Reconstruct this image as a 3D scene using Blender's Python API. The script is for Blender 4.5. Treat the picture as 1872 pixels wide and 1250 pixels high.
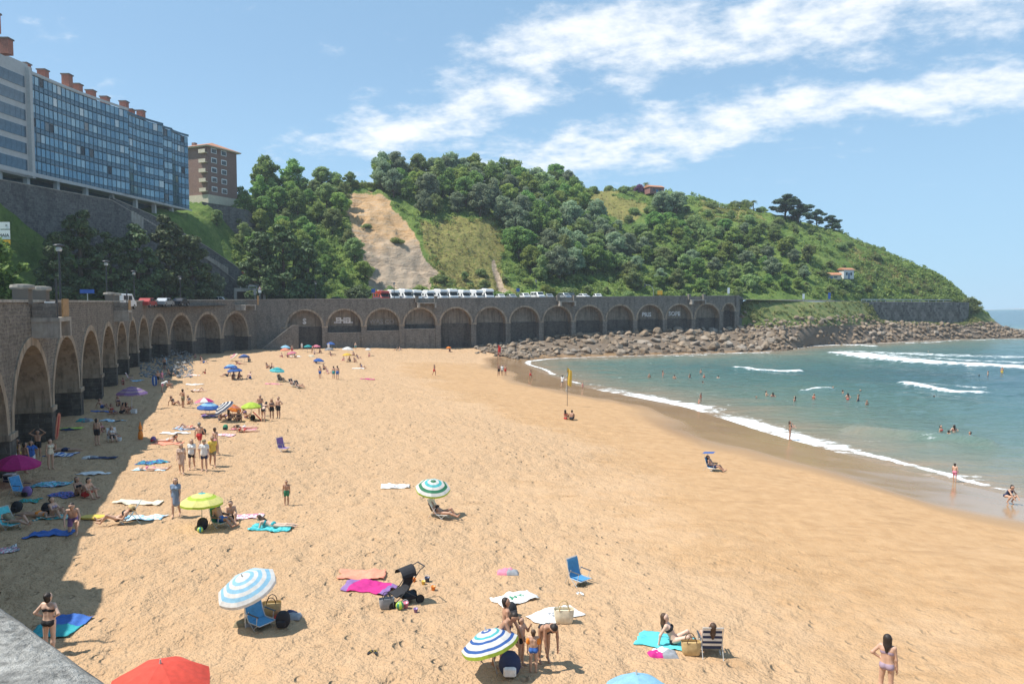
import bpy, bmesh, math, random
import numpy as np
from mathutils import Vector, Matrix
R = math.radians
for o in list(bpy.data.objects): bpy.data.objects.remove(o)
SC = bpy.context.scene
COL = SC.collection
rng = np.random.default_rng(7); random.seed(7)

# ---------------------------------------------------------------- camera
F, CX, CY, HOR = 1300.0, 936.0, 625.0, 557.0
CAMZ = 12.0
PH = math.atan((CY - HOR) / F)
cd = bpy.data.cameras.new('camera'); cam = bpy.data.objects.new('camera', cd); COL.objects.link(cam)
cd.sensor_width = 36; cd.lens = 36 * F / 1872; cd.clip_start = 0.05; cd.clip_end = 30000
cam.location = (0, 0, CAMZ); cam.rotation_euler = (math.pi / 2 - PH, 0, 0)
SC.camera = cam
SC.render.resolution_x, SC.render.resolution_y = 1024, 683
# ---------------------------------------------------------------- sky, sun, exposure
EL, AZ = R(60), R(9)
TOSUN = Vector((-math.cos(EL) * math.cos(AZ), -math.cos(EL) * math.sin(AZ), math.sin(EL)))
W = bpy.data.worlds.new('World'); SC.world = W; W.use_nodes = True
def build_world():
    nt = W.node_tree; N = nt.nodes; L = nt.links; N.clear()
    out = N.new('ShaderNodeOutputWorld'); bg = N.new('ShaderNodeBackground'); L.new(bg.outputs[0], out.inputs[0])
    sky = N.new('ShaderNodeTexSky'); sky.sky_type = 'NISHITA'; sky.sun_disc = False
    sky.sun_elevation = EL; sky.sun_rotation = math.atan2(TOSUN.x, TOSUN.y)
    sky.altitude = 0; sky.air_density = 1.0; sky.dust_density = 0.0; sky.ozone_density = 1.6
    bg.inputs[1].default_value = 0.105
    tc = N.new('ShaderNodeTexCoord'); sp = N.new('ShaderNodeSeparateXYZ'); L.new(tc.outputs['Generated'], sp.inputs[0])
    def m(op, a, b=None, c=None):
        n = N.new('ShaderNodeMath'); n.operation = op
        for i, v in enumerate((a, b, c)):
            if v is None: continue
            if hasattr(v, 'links'): L.new(v, n.inputs[i])
            else: n.inputs[i].default_value = v
        return n.outputs[0]
    zc = m('ADD', m('MAXIMUM', sp.outputs[2], 0.0), 0.25)
    u = m('DIVIDE', sp.outputs[0], zc); v = m('DIVIDE', sp.outputs[1], zc)
    # two drifting bands of cloud, c across them, a along them
    c = m('ADD', m('MULTIPLY', u, .503), m('MULTIPLY', v, .864))
    a = m('SUBTRACT', m('MULTIPLY', u, .864), m('MULTIPLY', v, .503))
    cv = N.new('ShaderNodeCombineXYZ'); L.new(u, cv.inputs[0]); L.new(v, cv.inputs[1])
    def noise(scale, det, rough, sx=1, sy=1, off=0.0):
        mp = N.new('ShaderNodeMapping'); L.new(cv.outputs[0], mp.inputs[0])
        mp.inputs['Rotation'].default_value[2] = R(28); mp.inputs['Scale'].default_value = (sx, sy, 1); mp.inputs['Location'].default_value = (off, off * .7, 0)
        n = N.new('ShaderNodeTexNoise'); n.inputs['Scale'].default_value = scale; n.inputs['Detail'].default_value = det
        n.inputs['Roughness'].default_value = rough; L.new(mp.outputs[0], n.inputs[0]); return n.outputs[0]
    n1 = noise(6.2, 9, .6, .9, 1.05, 3.1); n2 = noise(1.9, 3, .5, 1, 1, 8.3); n3 = noise(19, 8, .62, .9, 1.05, 1.7)
    cw = m('ADD', c, m('MULTIPLY', m('SUBTRACT', n2, .5), .42))
    def gauss(x, mu, s):
        t = m('DIVIDE', m('SUBTRACT', x, mu), s); return m('POWER', 2.718, m('MULTIPLY', m('MULTIPLY', t, t), -1))
    band = m('MAXIMUM', gauss(cw, 1.53, .17), gauss(cw, 1.95, .19))
    band = m('MULTIPLY', band, m('MINIMUM', 1, m('MAXIMUM', m('MULTIPLY', m('ADD', a, 1.75), 2.6), 0)))
    d = m('ADD', m('ADD', m('MULTIPLY', band, .52), m('MULTIPLY', m('SUBTRACT', n1, .5), 1.35)), m('MULTIPLY', m('SUBTRACT', n3, .5), .55))
    mr = N.new('ShaderNodeMapRange'); mr.interpolation_type = 'SMOOTHSTEP'; L.new(d, mr.inputs[0])
    mr.inputs[1].default_value = .13; mr.inputs[2].default_value = .70; mr.inputs[4].default_value = .95
    fade = N.new('ShaderNodeMapRange'); L.new(sp.outputs[2], fade.inputs[0]); fade.inputs[1].default_value = .10; fade.inputs[2].default_value = .2
    cm = m('MULTIPLY', mr.outputs[0], fade.outputs[0])
    mix = N.new('ShaderNodeMix'); mix.data_type = 'RGBA'; L.new(cm, mix.inputs[0])
    mix.inputs[7].default_value = (7.6, 7.8, 8.0, 1)
    hz_ = N.new('ShaderNodeMapRange'); hz_.interpolation_type = 'SMOOTHSTEP'; L.new(sp.outputs[2], hz_.inputs[0]); hz_.inputs[1].default_value = -.02; hz_.inputs[2].default_value = .34
    hz_.inputs[3].default_value = .88; hz_.inputs[4].default_value = .5
    pale = N.new('ShaderNodeMix'); pale.data_type = 'RGBA'; L.new(hz_.outputs[0], pale.inputs[0]); L.new(sky.outputs[0], pale.inputs[6]); pale.inputs[7].default_value = (2.75, 4.75, 6.7, 1)
    L.new(pale.outputs[2], mix.inputs[6])
    L.new(mix.outputs[2], bg.inputs[0])
build_world()
sl = bpy.data.lights.new('sun', 'SUN'); sl.energy = 4.6; sl.angle = R(0.53); sl.color = (1, .955, .88)
so = bpy.data.objects.new('sun', sl); COL.objects.link(so); so.location = (-60, -20, 80)
so.rotation_euler = (-TOSUN).to_track_quat('-Z', 'Y').to_euler()
SC.view_settings.view_transform = 'Standard'; SC.view_settings.look = 'None'
SC.view_settings.exposure = 0.47; SC.view_settings.gamma = 1
SC.view_settings.use_curve_mapping = False

# ---------------------------------------------------------------- helpers
def ray(px, py):
    a, b = (px - CX) / F, (CY - py) / F
    return Vector((a, math.cos(PH) + b * math.sin(PH), -math.sin(PH) + b * math.cos(PH)))
def atY(px, py, Y):
    d = ray(px, py); return Vector((0, 0, CAMZ)) + d * (Y / d.y)
def atZ(px, py, z):
    d = ray(px, py); return Vector((0, 0, CAMZ)) + d * ((z - CAMZ) / d.z)
def to_px(X, Y, Z):
    Z -= CAMZ; dep = Y * math.cos(PH) - Z * math.sin(PH); up = Y * math.sin(PH) + Z * math.cos(PH)
    return CX + F * X / dep, CY - F * up / dep

def tag(o, label=None, cat=None, group=None, kind=None):
    if label: o['label'] = label
    if cat: o['category'] = cat
    if group: o['group'] = group
    if kind: o['kind'] = kind
    return o
def empty(name, loc=(0, 0, 0), rz=0.0, label=None, cat=None, group=None):
    o = bpy.data.objects.new(name, None); COL.objects.link(o); o.location = loc; o.rotation_euler = (0, 0, rz)
    o.empty_display_size = .2
    return tag(o, label, cat, group)
def copy_tree(o, parent=None):
    c = o.copy(); COL.objects.link(c); c.parent = parent
    for ch in list(o.children): copy_tree(ch, c)
    return c
def link_mesh(name, me, parent=None, loc=None, rz=0.0):
    o = bpy.data.objects.new(name, me); COL.objects.link(o); o.parent = parent
    if loc is not None: o.location = loc
    if rz: o.rotation_euler = (0, 0, rz)
    return o
class MB:
    def __init__(s): s.v = []; s.f = []; s.m = []; s.cur = 0
    def add(s, vs, fs, mi=None):
        b = len(s.v); s.v += [tuple(x) for x in vs]
        mi = s.cur if mi is None else mi
        for f in fs: s.f.append(tuple(b + i for i in f)); s.m.append(mi)
        return s
    def quad(s, a, b, c, d, mi=None): return s.add([a, b, c, d], [(0, 1, 2, 3)], mi)
    def box(s, c, d, mi=None, rz=0.0, bev=0.0):
        x, y, z = d[0] / 2, d[1] / 2, d[2] / 2
        co, si = math.cos(rz), math.sin(rz)
        def P(a, b, e): return (c[0] + a * co - b * si, c[1] + a * si + b * co, c[2] + e)
        if bev <= 0:
            v = [P(a, b, e) for e in (-z, z) for a, b in ((-x, -y), (x, -y), (x, y), (-x, y))]
            return s.add(v, [(3, 2, 1, 0), (4, 5, 6, 7), (0, 1, 5, 4), (1, 2, 6, 5), (2, 3, 7, 6), (3, 0, 4, 7)], mi)
        k = bev; rings = []
        for e, q in ((-z, k), (-z + k, 0), (z - k, 0), (z, k)):
            xx, yy = x - q, y - q; cc = min(k, xx * .5, yy * .5)
            rings.append([P(a, b, e) for a, b in ((-xx + cc, -yy), (xx - cc, -yy), (xx, -yy + cc), (xx, yy - cc), (xx - cc, yy), (-xx + cc, yy), (-xx, yy - cc), (-xx, -yy + cc))])
        return s.loft(rings, mi, caps=True)
    def loft(s, rings, mi=None, caps=False, closed=True):
        n = len(rings[0]); v = [p for r in rings for p in r]; f = []
        for i in range(len(rings) - 1):
            for j in range(n if closed else n - 1):
                a, b = i * n + j, i * n + (j + 1) % n; f.append((a, b, b + n, a + n))
        if caps: f.append(tuple(range(n - 1, -1, -1))); f.append(tuple((len(rings) - 1) * n + j for j in range(n)))
        return s.add(v, f, mi)
    def tube(s, pts, r, n=6, mi=None, caps=True):
        pts = [Vector(p) for p in pts]; rs = r if hasattr(r, '__len__') else [r] * len(pts); rings = []
        up = None
        for i, p in enumerate(pts):
            t = (pts[min(i + 1, len(pts) - 1)] - pts[max(i - 1, 0)])
            t = t.normalized() if t.length > 1e-9 else Vector((0, 0, 1))
            if up is None or abs(up.dot(t)) > .98: up = Vector((0, 0, 1)) if abs(t.z) < .9 else Vector((1, 0, 0))
            a = t.cross(up).normalized(); b = a.cross(t).normalized(); up = b
            rings.append([p + (a * math.cos(q) + b * math.sin(q)) * rs[i] for q in [2 * math.pi * k / n for k in range(n)]])
        return s.loft(rings, mi, caps)
    def lathe(s, prof, c=(0, 0, 0), n=12, mi=None):
        rings = [[(c[0] + r * math.cos(q), c[1] + r * math.sin(q), c[2] + z) for q in [2 * math.pi * k / n for k in range(n)]] for r, z in prof]
        return s.loft(rings, mi, True)
    def grid(s, P, mi=None):
        n, m = len(P), len(P[0]); v = [p for r in P for p in r]
        return s.add(v, [(i * m + j, i * m + j + 1, (i + 1) * m + j + 1, (i + 1) * m + j) for i in range(n - 1) for j in range(m - 1)], mi)
    def mesh(s, name, mats, smooth=False, fix=True):
        me = bpy.data.meshes.new(name); me.from_pydata(s.v, [], s.f)
        for m_ in (mats if isinstance(mats, (list, tuple)) else [mats]): me.materials.append(m_)
        me.polygons.foreach_set('material_index', s.m)
        if fix:
            bm = bmesh.new(); bm.from_mesh(me); bmesh.ops.recalc_face_normals(bm, faces=bm.faces); bm.to_mesh(me); bm.free()
        if smooth: me.polygons.foreach_set('use_smooth', [True] * len(me.polygons))
        me.update(); return me
    def build(s, name, mats, parent=None, smooth=False, loc=None, rz=0.0, fix=True):
        return link_mesh(name, s.mesh(name, mats, smooth, fix), parent, loc, rz)
def np_mesh(name, V, Fq, mats, smooth=True, mi=None):
    me = bpy.data.meshes.new(name); V = np.asarray(V, np.float32); Fq = np.asarray(Fq, np.int32)
    k = Fq.shape[1]; n = len(Fq)
    me.vertices.add(len(V)); me.vertices.foreach_set('co', V.ravel())
    me.loops.add(n * k); me.loops.foreach_set('vertex_index', Fq.ravel())
    me.polygons.add(n); me.polygons.foreach_set('loop_start', np.arange(n, dtype=np.int32) * k)
    for m_ in (mats if isinstance(mats, (list, tuple)) else [mats]): me.materials.append(m_)
    if mi is not None: me.polygons.foreach_set('material_index', np.asarray(mi, np.int32))
    me.polygons.foreach_set('use_smooth', np.full(n, smooth))
    me.update(calc_edges=True); me.validate(); return me
def vattr(me, name, vals):
    a = me.attributes.new(name, 'FLOAT', 'POINT'); a.data.foreach_set('value', np.asarray(vals, np.float32))
def gridfaces(n, m):
    i, j = np.meshgrid(np.arange(n - 1), np.arange(m - 1), indexing='ij'); a = (i * m + j).ravel()
    return np.stack([a, a + m, a + m + 1, a + 1], 1)
# smooth value noise on arrays
def vnoise(x, y, seed=0):
    def h(i, j):
        n = (i.astype(np.int64) * 374761393 + j.astype(np.int64) * 668265263 + seed * 1442695041) & 0x7fffffff
        n = ((n ^ (n >> 13)) * 1274126177) & 0x7fffffff
        return ((n ^ (n >> 16)) & 0xffff) / 65535.0
    xi, yi = np.floor(x), np.floor(y); fx, fy = x - xi, y - yi
    fx, fy = fx * fx * (3 - 2 * fx), fy * fy * (3 - 2 * fy); xi = xi.astype(np.int64); yi = yi.astype(np.int64)
    return (h(xi, yi) * (1 - fx) + h(xi + 1, yi) * fx) * (1 - fy) + (h(xi, yi + 1) * (1 - fx) + h(xi + 1, yi + 1) * fx) * fy
def fbm(x, y, o=4, seed=0):
    s, a, t = 0, .5, 0
    for k in range(o): s = s + a * vnoise(x * 2 ** k, y * 2 ** k, seed + k); t += a; a *= .5
    return s / t
def sstep(a, b, x):
    t = np.clip((x - a) / (b - a), 0, 1); return t * t * (3 - 2 * t)

# ---------------------------------------------------------------- materials
MATS = {}
class NT:
    def __init__(s, name):
        s.mat = bpy.data.materials.new(name); s.mat.use_nodes = True; s.t = s.mat.node_tree; s.N = s.t.nodes
        s.b = s.N['Principled BSDF']
    def n(s, typ, ins={}, **kw):
        nd = s.N.new('ShaderNode' + typ)
        for k, v in kw.items(): setattr(nd, k, v)
        for k, v in ins.items():
            if hasattr(v, 'is_linked') or hasattr(v, 'links'): s.t.links.new(v, nd.inputs[k])
            else: nd.inputs[k].default_value = v
        return nd
    def pos(s): return s.n('NewGeometry').outputs['Position']
    def obj(s): return s.n('TexCoord').outputs['Object']
    def mapping(s, vec, scale=(1, 1, 1), rot=(0, 0, 0)):
        return s.n('Mapping', {0: vec, 'Scale': scale, 'Rotation': rot}).outputs[0]
    def noise(s, vec, scale, det=4, rough=.55):
        return s.n('TexNoise', {'Vector': vec, 'Scale': scale, 'Detail': det, 'Roughness': rough}).outputs[0]
    def ramp(s, fac, stops):
        r = s.n('ValToRGB', {0: fac}); e = r.color_ramp.elements
        while len(e) < len(stops): e.new(.5)
        for q, (p, c) in zip(e, stops): q.position = p; q.color = (*c, 1) if len(c) == 3 else c
        return r.outputs[0]
    def mix(s, fac, a, b, blend='MIX'):
        nd = s.n('Mix', data_type='RGBA', blend_type=blend)
        for k, v in ((0, fac), (6, a), (7, b)):
            if hasattr(v, 'links'): s.t.links.new(v, nd.inputs[k])
            elif k == 0: nd.inputs[0].default_value = v
            else: nd.inputs[k].default_value = (*v, 1)
        return nd.outputs[2]
    def math(s, op, a, b=0.0, clamp=False):
        nd = s.n('Math', {0: a, 1: b}, operation=op, use_clamp=clamp); return nd.outputs[0]
    def rng(s, v, a, b, c=0., d=1.):
        return s.n('MapRange', {0: v, 1: a, 2: b, 3: c, 4: d}, interpolation_type='SMOOTHSTEP').outputs[0]
    def attr(s, name): return s.n('Attribute', attribute_name=name).outputs['Fac']
    def set(s, **k):
        for kk, v in k.items():
            i = s.b.inputs[kk.replace('_', ' ')]
            if hasattr(v, 'links'): s.t.links.new(v, i)
            else: i.default_value = (*v, 1) if isinstance(v, tuple) and len(v) == 3 else v
        return s
    def bump(s, h, strength=.5, dist=.05, normal=None):
        ins = {'Height': h, 'Strength': strength, 'Distance': dist}
        if normal is not None: ins['Normal'] = normal
        o = s.n('Bump', ins).outputs[0]; s.t.links.new(o, s.b.inputs['Normal']); return o
def plain(name, col, rough=.6, var=.12, scale=6., metal=0., spec=None):
    """one colour with faint mottling so nothing reads as flat plastic"""
    if name in MATS: return MATS[name]
    q = NT(name); v = q.noise(q.obj(), scale, 3)
    d = tuple(c * (1 - var) for c in col); l = tuple(min(1, c * (1 + var)) for c in col)
    q.set(Base_Color=q.ramp(v, [(.3, d), (.7, l)]), Roughness=rough, Metallic=metal)
    if spec is not None: q.set(Specular_IOR_Level=spec)
    MATS[name] = q.mat; return q.mat

def m_sand():
    q = NT('sand'); P = q.pos(); wet = q.attr('wet'); damp = q.attr('damp'); foot = q.attr('foot')
    n1 = q.noise(P, .12, 5); n2 = q.noise(P, 1.3, 5, .6); n3 = q.noise(P, 30, 2)
    dry = q.ramp(n2, [(.3, (.46, .29, .16)), (.7, (.55, .365, .215))])
    dry = q.mix(q.rng(n3, .35, .7), dry, (.515, .34, .195))
    dm = q.ramp(n2, [(.3, (.41, .245, .12)), (.7, (.50, .315, .165))])
    n4 = q.noise(q.mapping(P, (.6, 1.2, 1)), .32, 5, .65)
    fac = q.rng(q.math('ADD', q.math('ADD', damp, q.math('MULTIPLY', q.math('SUBTRACT', n1, .5), 1.2)), q.math('MULTIPLY', q.math('SUBTRACT', n4, .5), 1.3)), .22, .85)
    c = q.mix(fac, dry, dm)
    strk = q.noise(q.mapping(P, (.35, 1.3, 1), (0, 0, R(25))), 1.1, 5, .7)
    c = q.mix(q.math('MULTIPLY', q.rng(strk, .52, .7), q.math('MULTIPLY', fac, .5)), c, (.30, .175, .085))
    speck_shade = q.noise(q.mapping(P, (1, .55, 1)), 3.2, 3, .7)
    c = q.mix(q.math('MULTIPLY', q.rng(speck_shade, .66, .74), q.math('MULTIPLY', foot, .55)), c, (.16, .10, .055))  # dark specks painted into the trodden sand colour as small footprint shadows
    c = q.mix(q.math('MULTIPLY', q.rng(q.noise(q.mapping(P, (.5, 1.1, 1)), .5, 6, .7), .58, .74), .45), c, (.33, .195, .095))
    wc = q.ramp(n1, [(.3, (.31, .19, .10)), (.7, (.38, .245, .135))])
    wf = q.rng(q.math('ADD', wet, q.math('MULTIPLY', q.math('SUBTRACT', n1, .5), .25)), .35, .6)
    c = q.mix(wf, c, wc)
    q.set(Base_Color=c, Roughness=q.math('SUBTRACT', .95, q.math('MULTIPLY', q.rng(wet, .5, .85), .8)), Specular_IOR_Level=.3)
    vo = q.n('TexVoronoi', {'Vector': q.mapping(P, (1.0, .7, 1), (0, 0, R(30))), 'Scale': 1.9, 'Randomness': 1.}).outputs['Distance']
    keep = q.rng(q.noise(P, .35, 3), .40, .58)
    pit = q.math('MULTIPLY', q.math('SUBTRACT', 1., q.rng(vo, .10, .26)), keep)
    h = q.math('ADD', q.math('MULTIPLY', q.noise(P, 2.1, 4, .65), .9), q.math('MULTIPLY', q.noise(P, 9, 3), .3))
    h = q.math('SUBTRACT', h, q.math('MULTIPLY', pit, .42))
    st = q.math('MULTIPLY', q.math('ADD', q.math('MULTIPLY', foot, .9), .06), q.math('SUBTRACT', 1, wf))
    q.bump(h, st, .32); return q.mat
def m_water():
    q = NT('water'); P = q.pos(); dep = q.attr('depth'); foam = q.attr('foam')
    n1 = q.noise(q.mapping(P, (.6, 1.6, 1), (0, 0, R(-20))), .16, 5)
    d2 = q.math('ADD', dep, q.math('MULTIPLY', q.math('SUBTRACT', n1, .5), .35))
    c = q.ramp(d2, [(.0, (.33, .225, .14)), (.12, (.23, .205, .145)), (.30, (.12, .18, .145)), (.6, (.065, .145, .14)), (1., (.04, .105, .135))])
    fn = q.noise(q.mapping(P, (1, 1.9, 1), (0, 0, R(-20))), .55, 8, .75)
    f = q.rng(q.math('ADD', foam, q.math('MULTIPLY', q.math('SUBTRACT', fn, .5), 2.3)), .44, .78)
    q.set(Base_Color=q.mix(f, c, (.82, .84, .84)), Roughness=q.math('ADD', .12, q.math('MULTIPLY', f, .6)), IOR=1.33)
    vv = q.mapping(P, (.7, 1.5, 1), (0, 0, R(-25)))
    h = q.math('ADD', q.math('MULTIPLY', q.noise(vv, .55, 4, .6), 1.), q.math('MULTIPLY', q.noise(vv, 2.6, 4, .6), .28))
    q.bump(h, q.math('ADD', .45, q.math('MULTIPLY', dep, .55)), 1.0); return q.mat
def m_hill():
    q = NT('hill_ground'); P = q.pos(); sl = q.attr('bare'); dryg = q.attr('dryg')
    n = q.noise(P, .22, 6, .65); n2 = q.noise(P, 1.2, 5, .7)
    g = q.ramp(n, [(.3, (.075, .13, .03)), (.5, (.14, .21, .05)), (.7, (.22, .27, .075))])
    g = q.mix(q.math('MULTIPLY', q.rng(n2, .4, .7), .5), g, (.045, .075, .02))
    dg = q.ramp(n2, [(.3, (.15, .17, .045)), (.55, (.27, .24, .08)), (.75, (.36, .26, .13))])
    c = q.mix(q.rng(q.math('ADD', dryg, q.math('MULTIPLY', q.math('SUBTRACT', n, .5), .8)), .35, .65), g, dg)
    st = q.noise(q.mapping(P, (.25, .25, 1.6)), .9, 5, .65)
    sepz = q.n('SeparateXYZ', {0: P}).outputs[2]
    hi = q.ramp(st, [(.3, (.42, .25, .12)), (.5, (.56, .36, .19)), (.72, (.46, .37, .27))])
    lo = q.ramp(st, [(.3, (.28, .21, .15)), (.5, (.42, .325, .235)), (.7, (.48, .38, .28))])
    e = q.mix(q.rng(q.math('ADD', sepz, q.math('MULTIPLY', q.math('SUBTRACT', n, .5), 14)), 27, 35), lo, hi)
    e = q.mix(q.rng(n2, .62, .72, 0, .8), e, (.09, .13, .035))
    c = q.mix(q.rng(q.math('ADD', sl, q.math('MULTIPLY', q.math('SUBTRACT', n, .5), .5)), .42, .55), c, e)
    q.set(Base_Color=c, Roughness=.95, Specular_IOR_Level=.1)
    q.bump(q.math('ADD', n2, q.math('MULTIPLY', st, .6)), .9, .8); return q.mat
def m_stone(name, c1, c2, mortar, bw=.55, bh=.28, stain=.5, bump=.8):
    """coursed rubble masonry: jittered blocks with recessed joints; u runs along the wall (UV attribute), v is height"""
    q = NT(name); uv = q.n('UVMap', uv_map='uv').outputs[0]
    wob = q.n('TexNoise', {'Vector': uv, 'Scale': 1.1, 'Detail': 2}).outputs['Color']
    v2 = q.n('VectorMath', {0: uv, 1: q.n('VectorMath', {0: wob, 'Scale': .28}, operation='SCALE').outputs[0]}, operation='ADD').outputs[0]
    br = q.n('TexBrick', {'Vector': v2, 'Color1': (*c1, 1), 'Color2': (*c2, 1), 'Mortar': (*mortar, 1), 'Scale': 1., 'Mortar Size': .022, 'Mortar Smooth': .3, 'Bias': 0., 'Brick Width': bw, 'Row Height': bh})
    br.offset = .43; br.squash = .7; br.squash_frequency = 3
    n = q.noise(uv, 3.0, 5, .7); big = q.noise(q.mapping(uv, (1, .22, 1)), .8, 5, .65)
    c = q.mix(q.rng(n, .35, .7, 0, .55), br.outputs[0], tuple(x * .45 for x in c1), 'MIX')
    c = q.mix(q.rng(big, .45, .7, 0, stain), c, tuple(x * .35 for x in c1))
    q.set(Base_Color=c, Roughness=.92, Specular_IOR_Level=.2)
    h = q.math('ADD', q.math('MULTIPLY', br.outputs[1], -1.), q.math('MULTIPLY', n, .7))
    q.bump(h, bump, .06); return q.mat
def m_concrete(name, col, streak=.6, rough=.9):
    q = NT(name); uv = q.obj()
    n = q.noise(uv, 1.2, 6, .65); s = q.noise(q.mapping(uv, (1.6, 1.6, .12)), 1.5, 5, .7)
    c = q.ramp(n, [(.3, tuple(x * .72 for x in col)), (.7, tuple(min(1, x * 1.2) for x in col))])
    c = q.mix(q.rng(s, .45, .68, 0, streak), c, tuple(x * .3 for x in col))
    q.set(Base_Color=c, Roughness=rough, Specular_IOR_Level=.2); q.bump(q.noise(uv, 9, 5, .7), .35, .04); return q.mat
def m_leaf(name, dark, light, trans=.5):
    q = NT(name); oi = q.n('ObjectInfo').outputs['Random']; n = q.noise(q.pos(), .45, 4, .6); rl = q.attr('lf')
    f = q.math('ADD', q.math('MULTIPLY', n, .6), q.math('MULTIPLY', rl, .4))
    c = q.ramp(f, [(.28, dark), (.72, light)])
    hs = q.n('HueSaturation', {'Hue': q.math('ADD', .475, q.math('MULTIPLY', oi, .045)), 'Saturation': .95, 'Value': q.math('ADD', .75, q.math('MULTIPLY', oi, .55)), 'Color': c})
    q.set(Base_Color=hs.outputs[0], Roughness=.6, Specular_IOR_Level=.25)
    tr = q.n('BsdfTranslucent', {'Color': hs.outputs[0]}); ms = q.n('MixShader', {0: trans, 1: q.b.outputs[0], 2: tr.outputs[0]})
    q.t.links.new(ms.outputs[0], q.N['Material Output'].inputs[0]); return q.mat
def m_rock():
    q = NT('rock'); P = q.pos(); oi = q.n('ObjectInfo').outputs['Random']; n = q.noise(P, 1.1, 6, .65); tint = q.noise(P, .16, 3)
    c = q.ramp(n, [(.25, (.12, .09, .062)), (.5, (.28, .21, .145)), (.75, (.44, .355, .265))])
    c = q.mix(q.rng(tint, .45, .65, 0, .55), c, (.40, .365, .32)); 
    z = q.n('SeparateXYZ', {0: P}).outputs[2]
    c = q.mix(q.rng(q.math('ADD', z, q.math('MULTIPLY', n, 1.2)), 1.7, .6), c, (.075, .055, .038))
    c = q.mix(q.math('MULTIPLY', oi, .5), c, (.15, .11, .075))
    q.set(Base_Color=c, Roughness=.9, Specular_IOR_Level=.2); q.bump(q.noise(P, 3.5, 6, .7), .7, .15); return q.mat
SAND = m_sand(); WATER = m_water(); HILL = m_hill(); ROCK = m_rock()
STONE_D = m_stone('stone_dark', (.145, .128, .108), (.26, .23, .195), (.34, .295, .235), .44, .21, .35)
STONE_W2 = m_stone('stone_far', (.19, .172, .148), (.29, .262, .225), (.33, .30, .26), .5, .25, .5)
STONE_R = m_stone('stone_retaining', (.10, .098, .095), (.19, .185, .175), (.24, .23, .21), .75, .45, .5)
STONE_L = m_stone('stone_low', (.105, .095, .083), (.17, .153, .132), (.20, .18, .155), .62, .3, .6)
CONC = m_concrete('arch_concrete', (.36, .29, .215), .7)
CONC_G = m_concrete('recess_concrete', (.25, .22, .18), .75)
COPING = m_concrete('coping_stone', (.36, .33, .285), .35)
ASPH = plain('asphalt', (.075, .075, .078), .9, .15, 1.5)
WHITE = plain('white_paint', (.78, .78, .76), .45, .05)
DARKM = plain('dark_metal', (.035, .038, .042), .45, .1)
STEEL = plain('steel', (.5, .5, .5), .35, .08, metal=.8)
GLASS = plain('dark_glass', (.03, .045, .05), .08, .2)
TYRE = plain('tyre', (.02, .02, .02), .85)
WOODP = plain('wood_panel', (.34, .20, .085), .7, .2, 4.)
# ================================================================ sand and sea
SHORE = np.array([(170, -90), (120, -30), (85, 5), (55, 24), (37.5, 37), (31.9, 44), (29.8, 48), (24.9, 63.4), (20.6, 83), (10, 105), (5.5, 125), (2.7, 144), (2.4, 151), (7, 158), (17, 163), (37, 171), (49, 176), (64.7, 181.5), (87, 206), (115, 222), (155.6, 249), (187, 260), (215, 275), (240, 320), (230, 420), (150, 700)], float)
def seg_dist(X, Y, PL):
    d = np.full(X.shape, 1e9)
    for (ax, ay), (bx, by) in zip(PL[:-1], PL[1:]):
        ex, ey = bx - ax, by - ay; t = np.clip(((X - ax) * ex + (Y - ay) * ey) / (ex * ex + ey * ey), 0, 1)
        d = np.minimum(d, np.hypot(X - ax - t * ex, Y - ay - t * ey))
    return d
def inside(X, Y, PG):
    r = np.zeros(X.shape, bool); n = len(PG)
    for i in range(n):
        (ax, ay), (bx, by) = PG[i], PG[(i + 1) % n]
        c = ((ay > Y) != (by > Y)); xx = (bx - ax) * (Y - ay) / (by - ay + 1e-12) + ax; r ^= c & (X < xx)
    return r
SEAPOLY = np.vstack([SHORE, [(9000, 9000), (9000, -90)]])
def shore_d(X, Y):
    d = seg_dist(X, Y, SHORE); return np.where(inside(X, Y, SEAPOLY), -d, d)
def sand_z(X, Y, d=None):
    X, Y = np.asarray(X, float), np.asarray(Y, float)
    if d is None: d = shore_d(X, Y)
    t = np.clip(1 - d / 54, 0, 1)
    z = np.where(d > 0, 2.8 - 2.8 * t ** 1.5 - .8 * sstep(90, 165, Y) * (1 - t), np.maximum(d * .07, -5))
    und = (fbm(X * .11, Y * .11, 3, 5) - .5) * .5 * np.clip(d / 10, 0, 1)
    return z + und
def sand_full(X, Y):
    d = shore_d(X, Y); Z = sand_z(X, Y, d)
    damp = sstep(37, 16, d + (fbm(X * .07, Y * .04, 3, 11) - .5) * 26) * sstep(150, 120, Y)
    wet = sstep(15, 4.5, d + (fbm(X * .15, Y * .05, 3, 21) - .5) * 7)
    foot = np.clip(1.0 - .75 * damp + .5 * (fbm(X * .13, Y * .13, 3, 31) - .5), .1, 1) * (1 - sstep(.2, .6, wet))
    k = fbm(X * 1.9, Y * 1.9, 3, 41); k2 = fbm(X * .7, Y * .7, 2, 47)
    Z = Z + foot * ((k - .5) * .12 + (k2 - .5) * .15) + .02 * damp * (k2 - .5)
    pit = sstep(.64, .8, vnoise(X * 2.3 + 9, Y * 1.5, 51)); Z = Z - foot * pit * .07
    return Z, wet, damp, foot
def gz(x, y): return float(sand_full(np.array([float(x)]), np.array([float(y)]))[0][0])
def gnd(px, py):
    """the point of the beach seen at a pixel"""
    z = 2.5
    for _ in range(9):
        p = atZ(px, py, z); z = z * .3 + float(sand_z(np.array([p.x]), np.array([p.y]))[0]) * .7
    return Vector((p.x, p.y, gz(p.x, p.y)))
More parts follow.
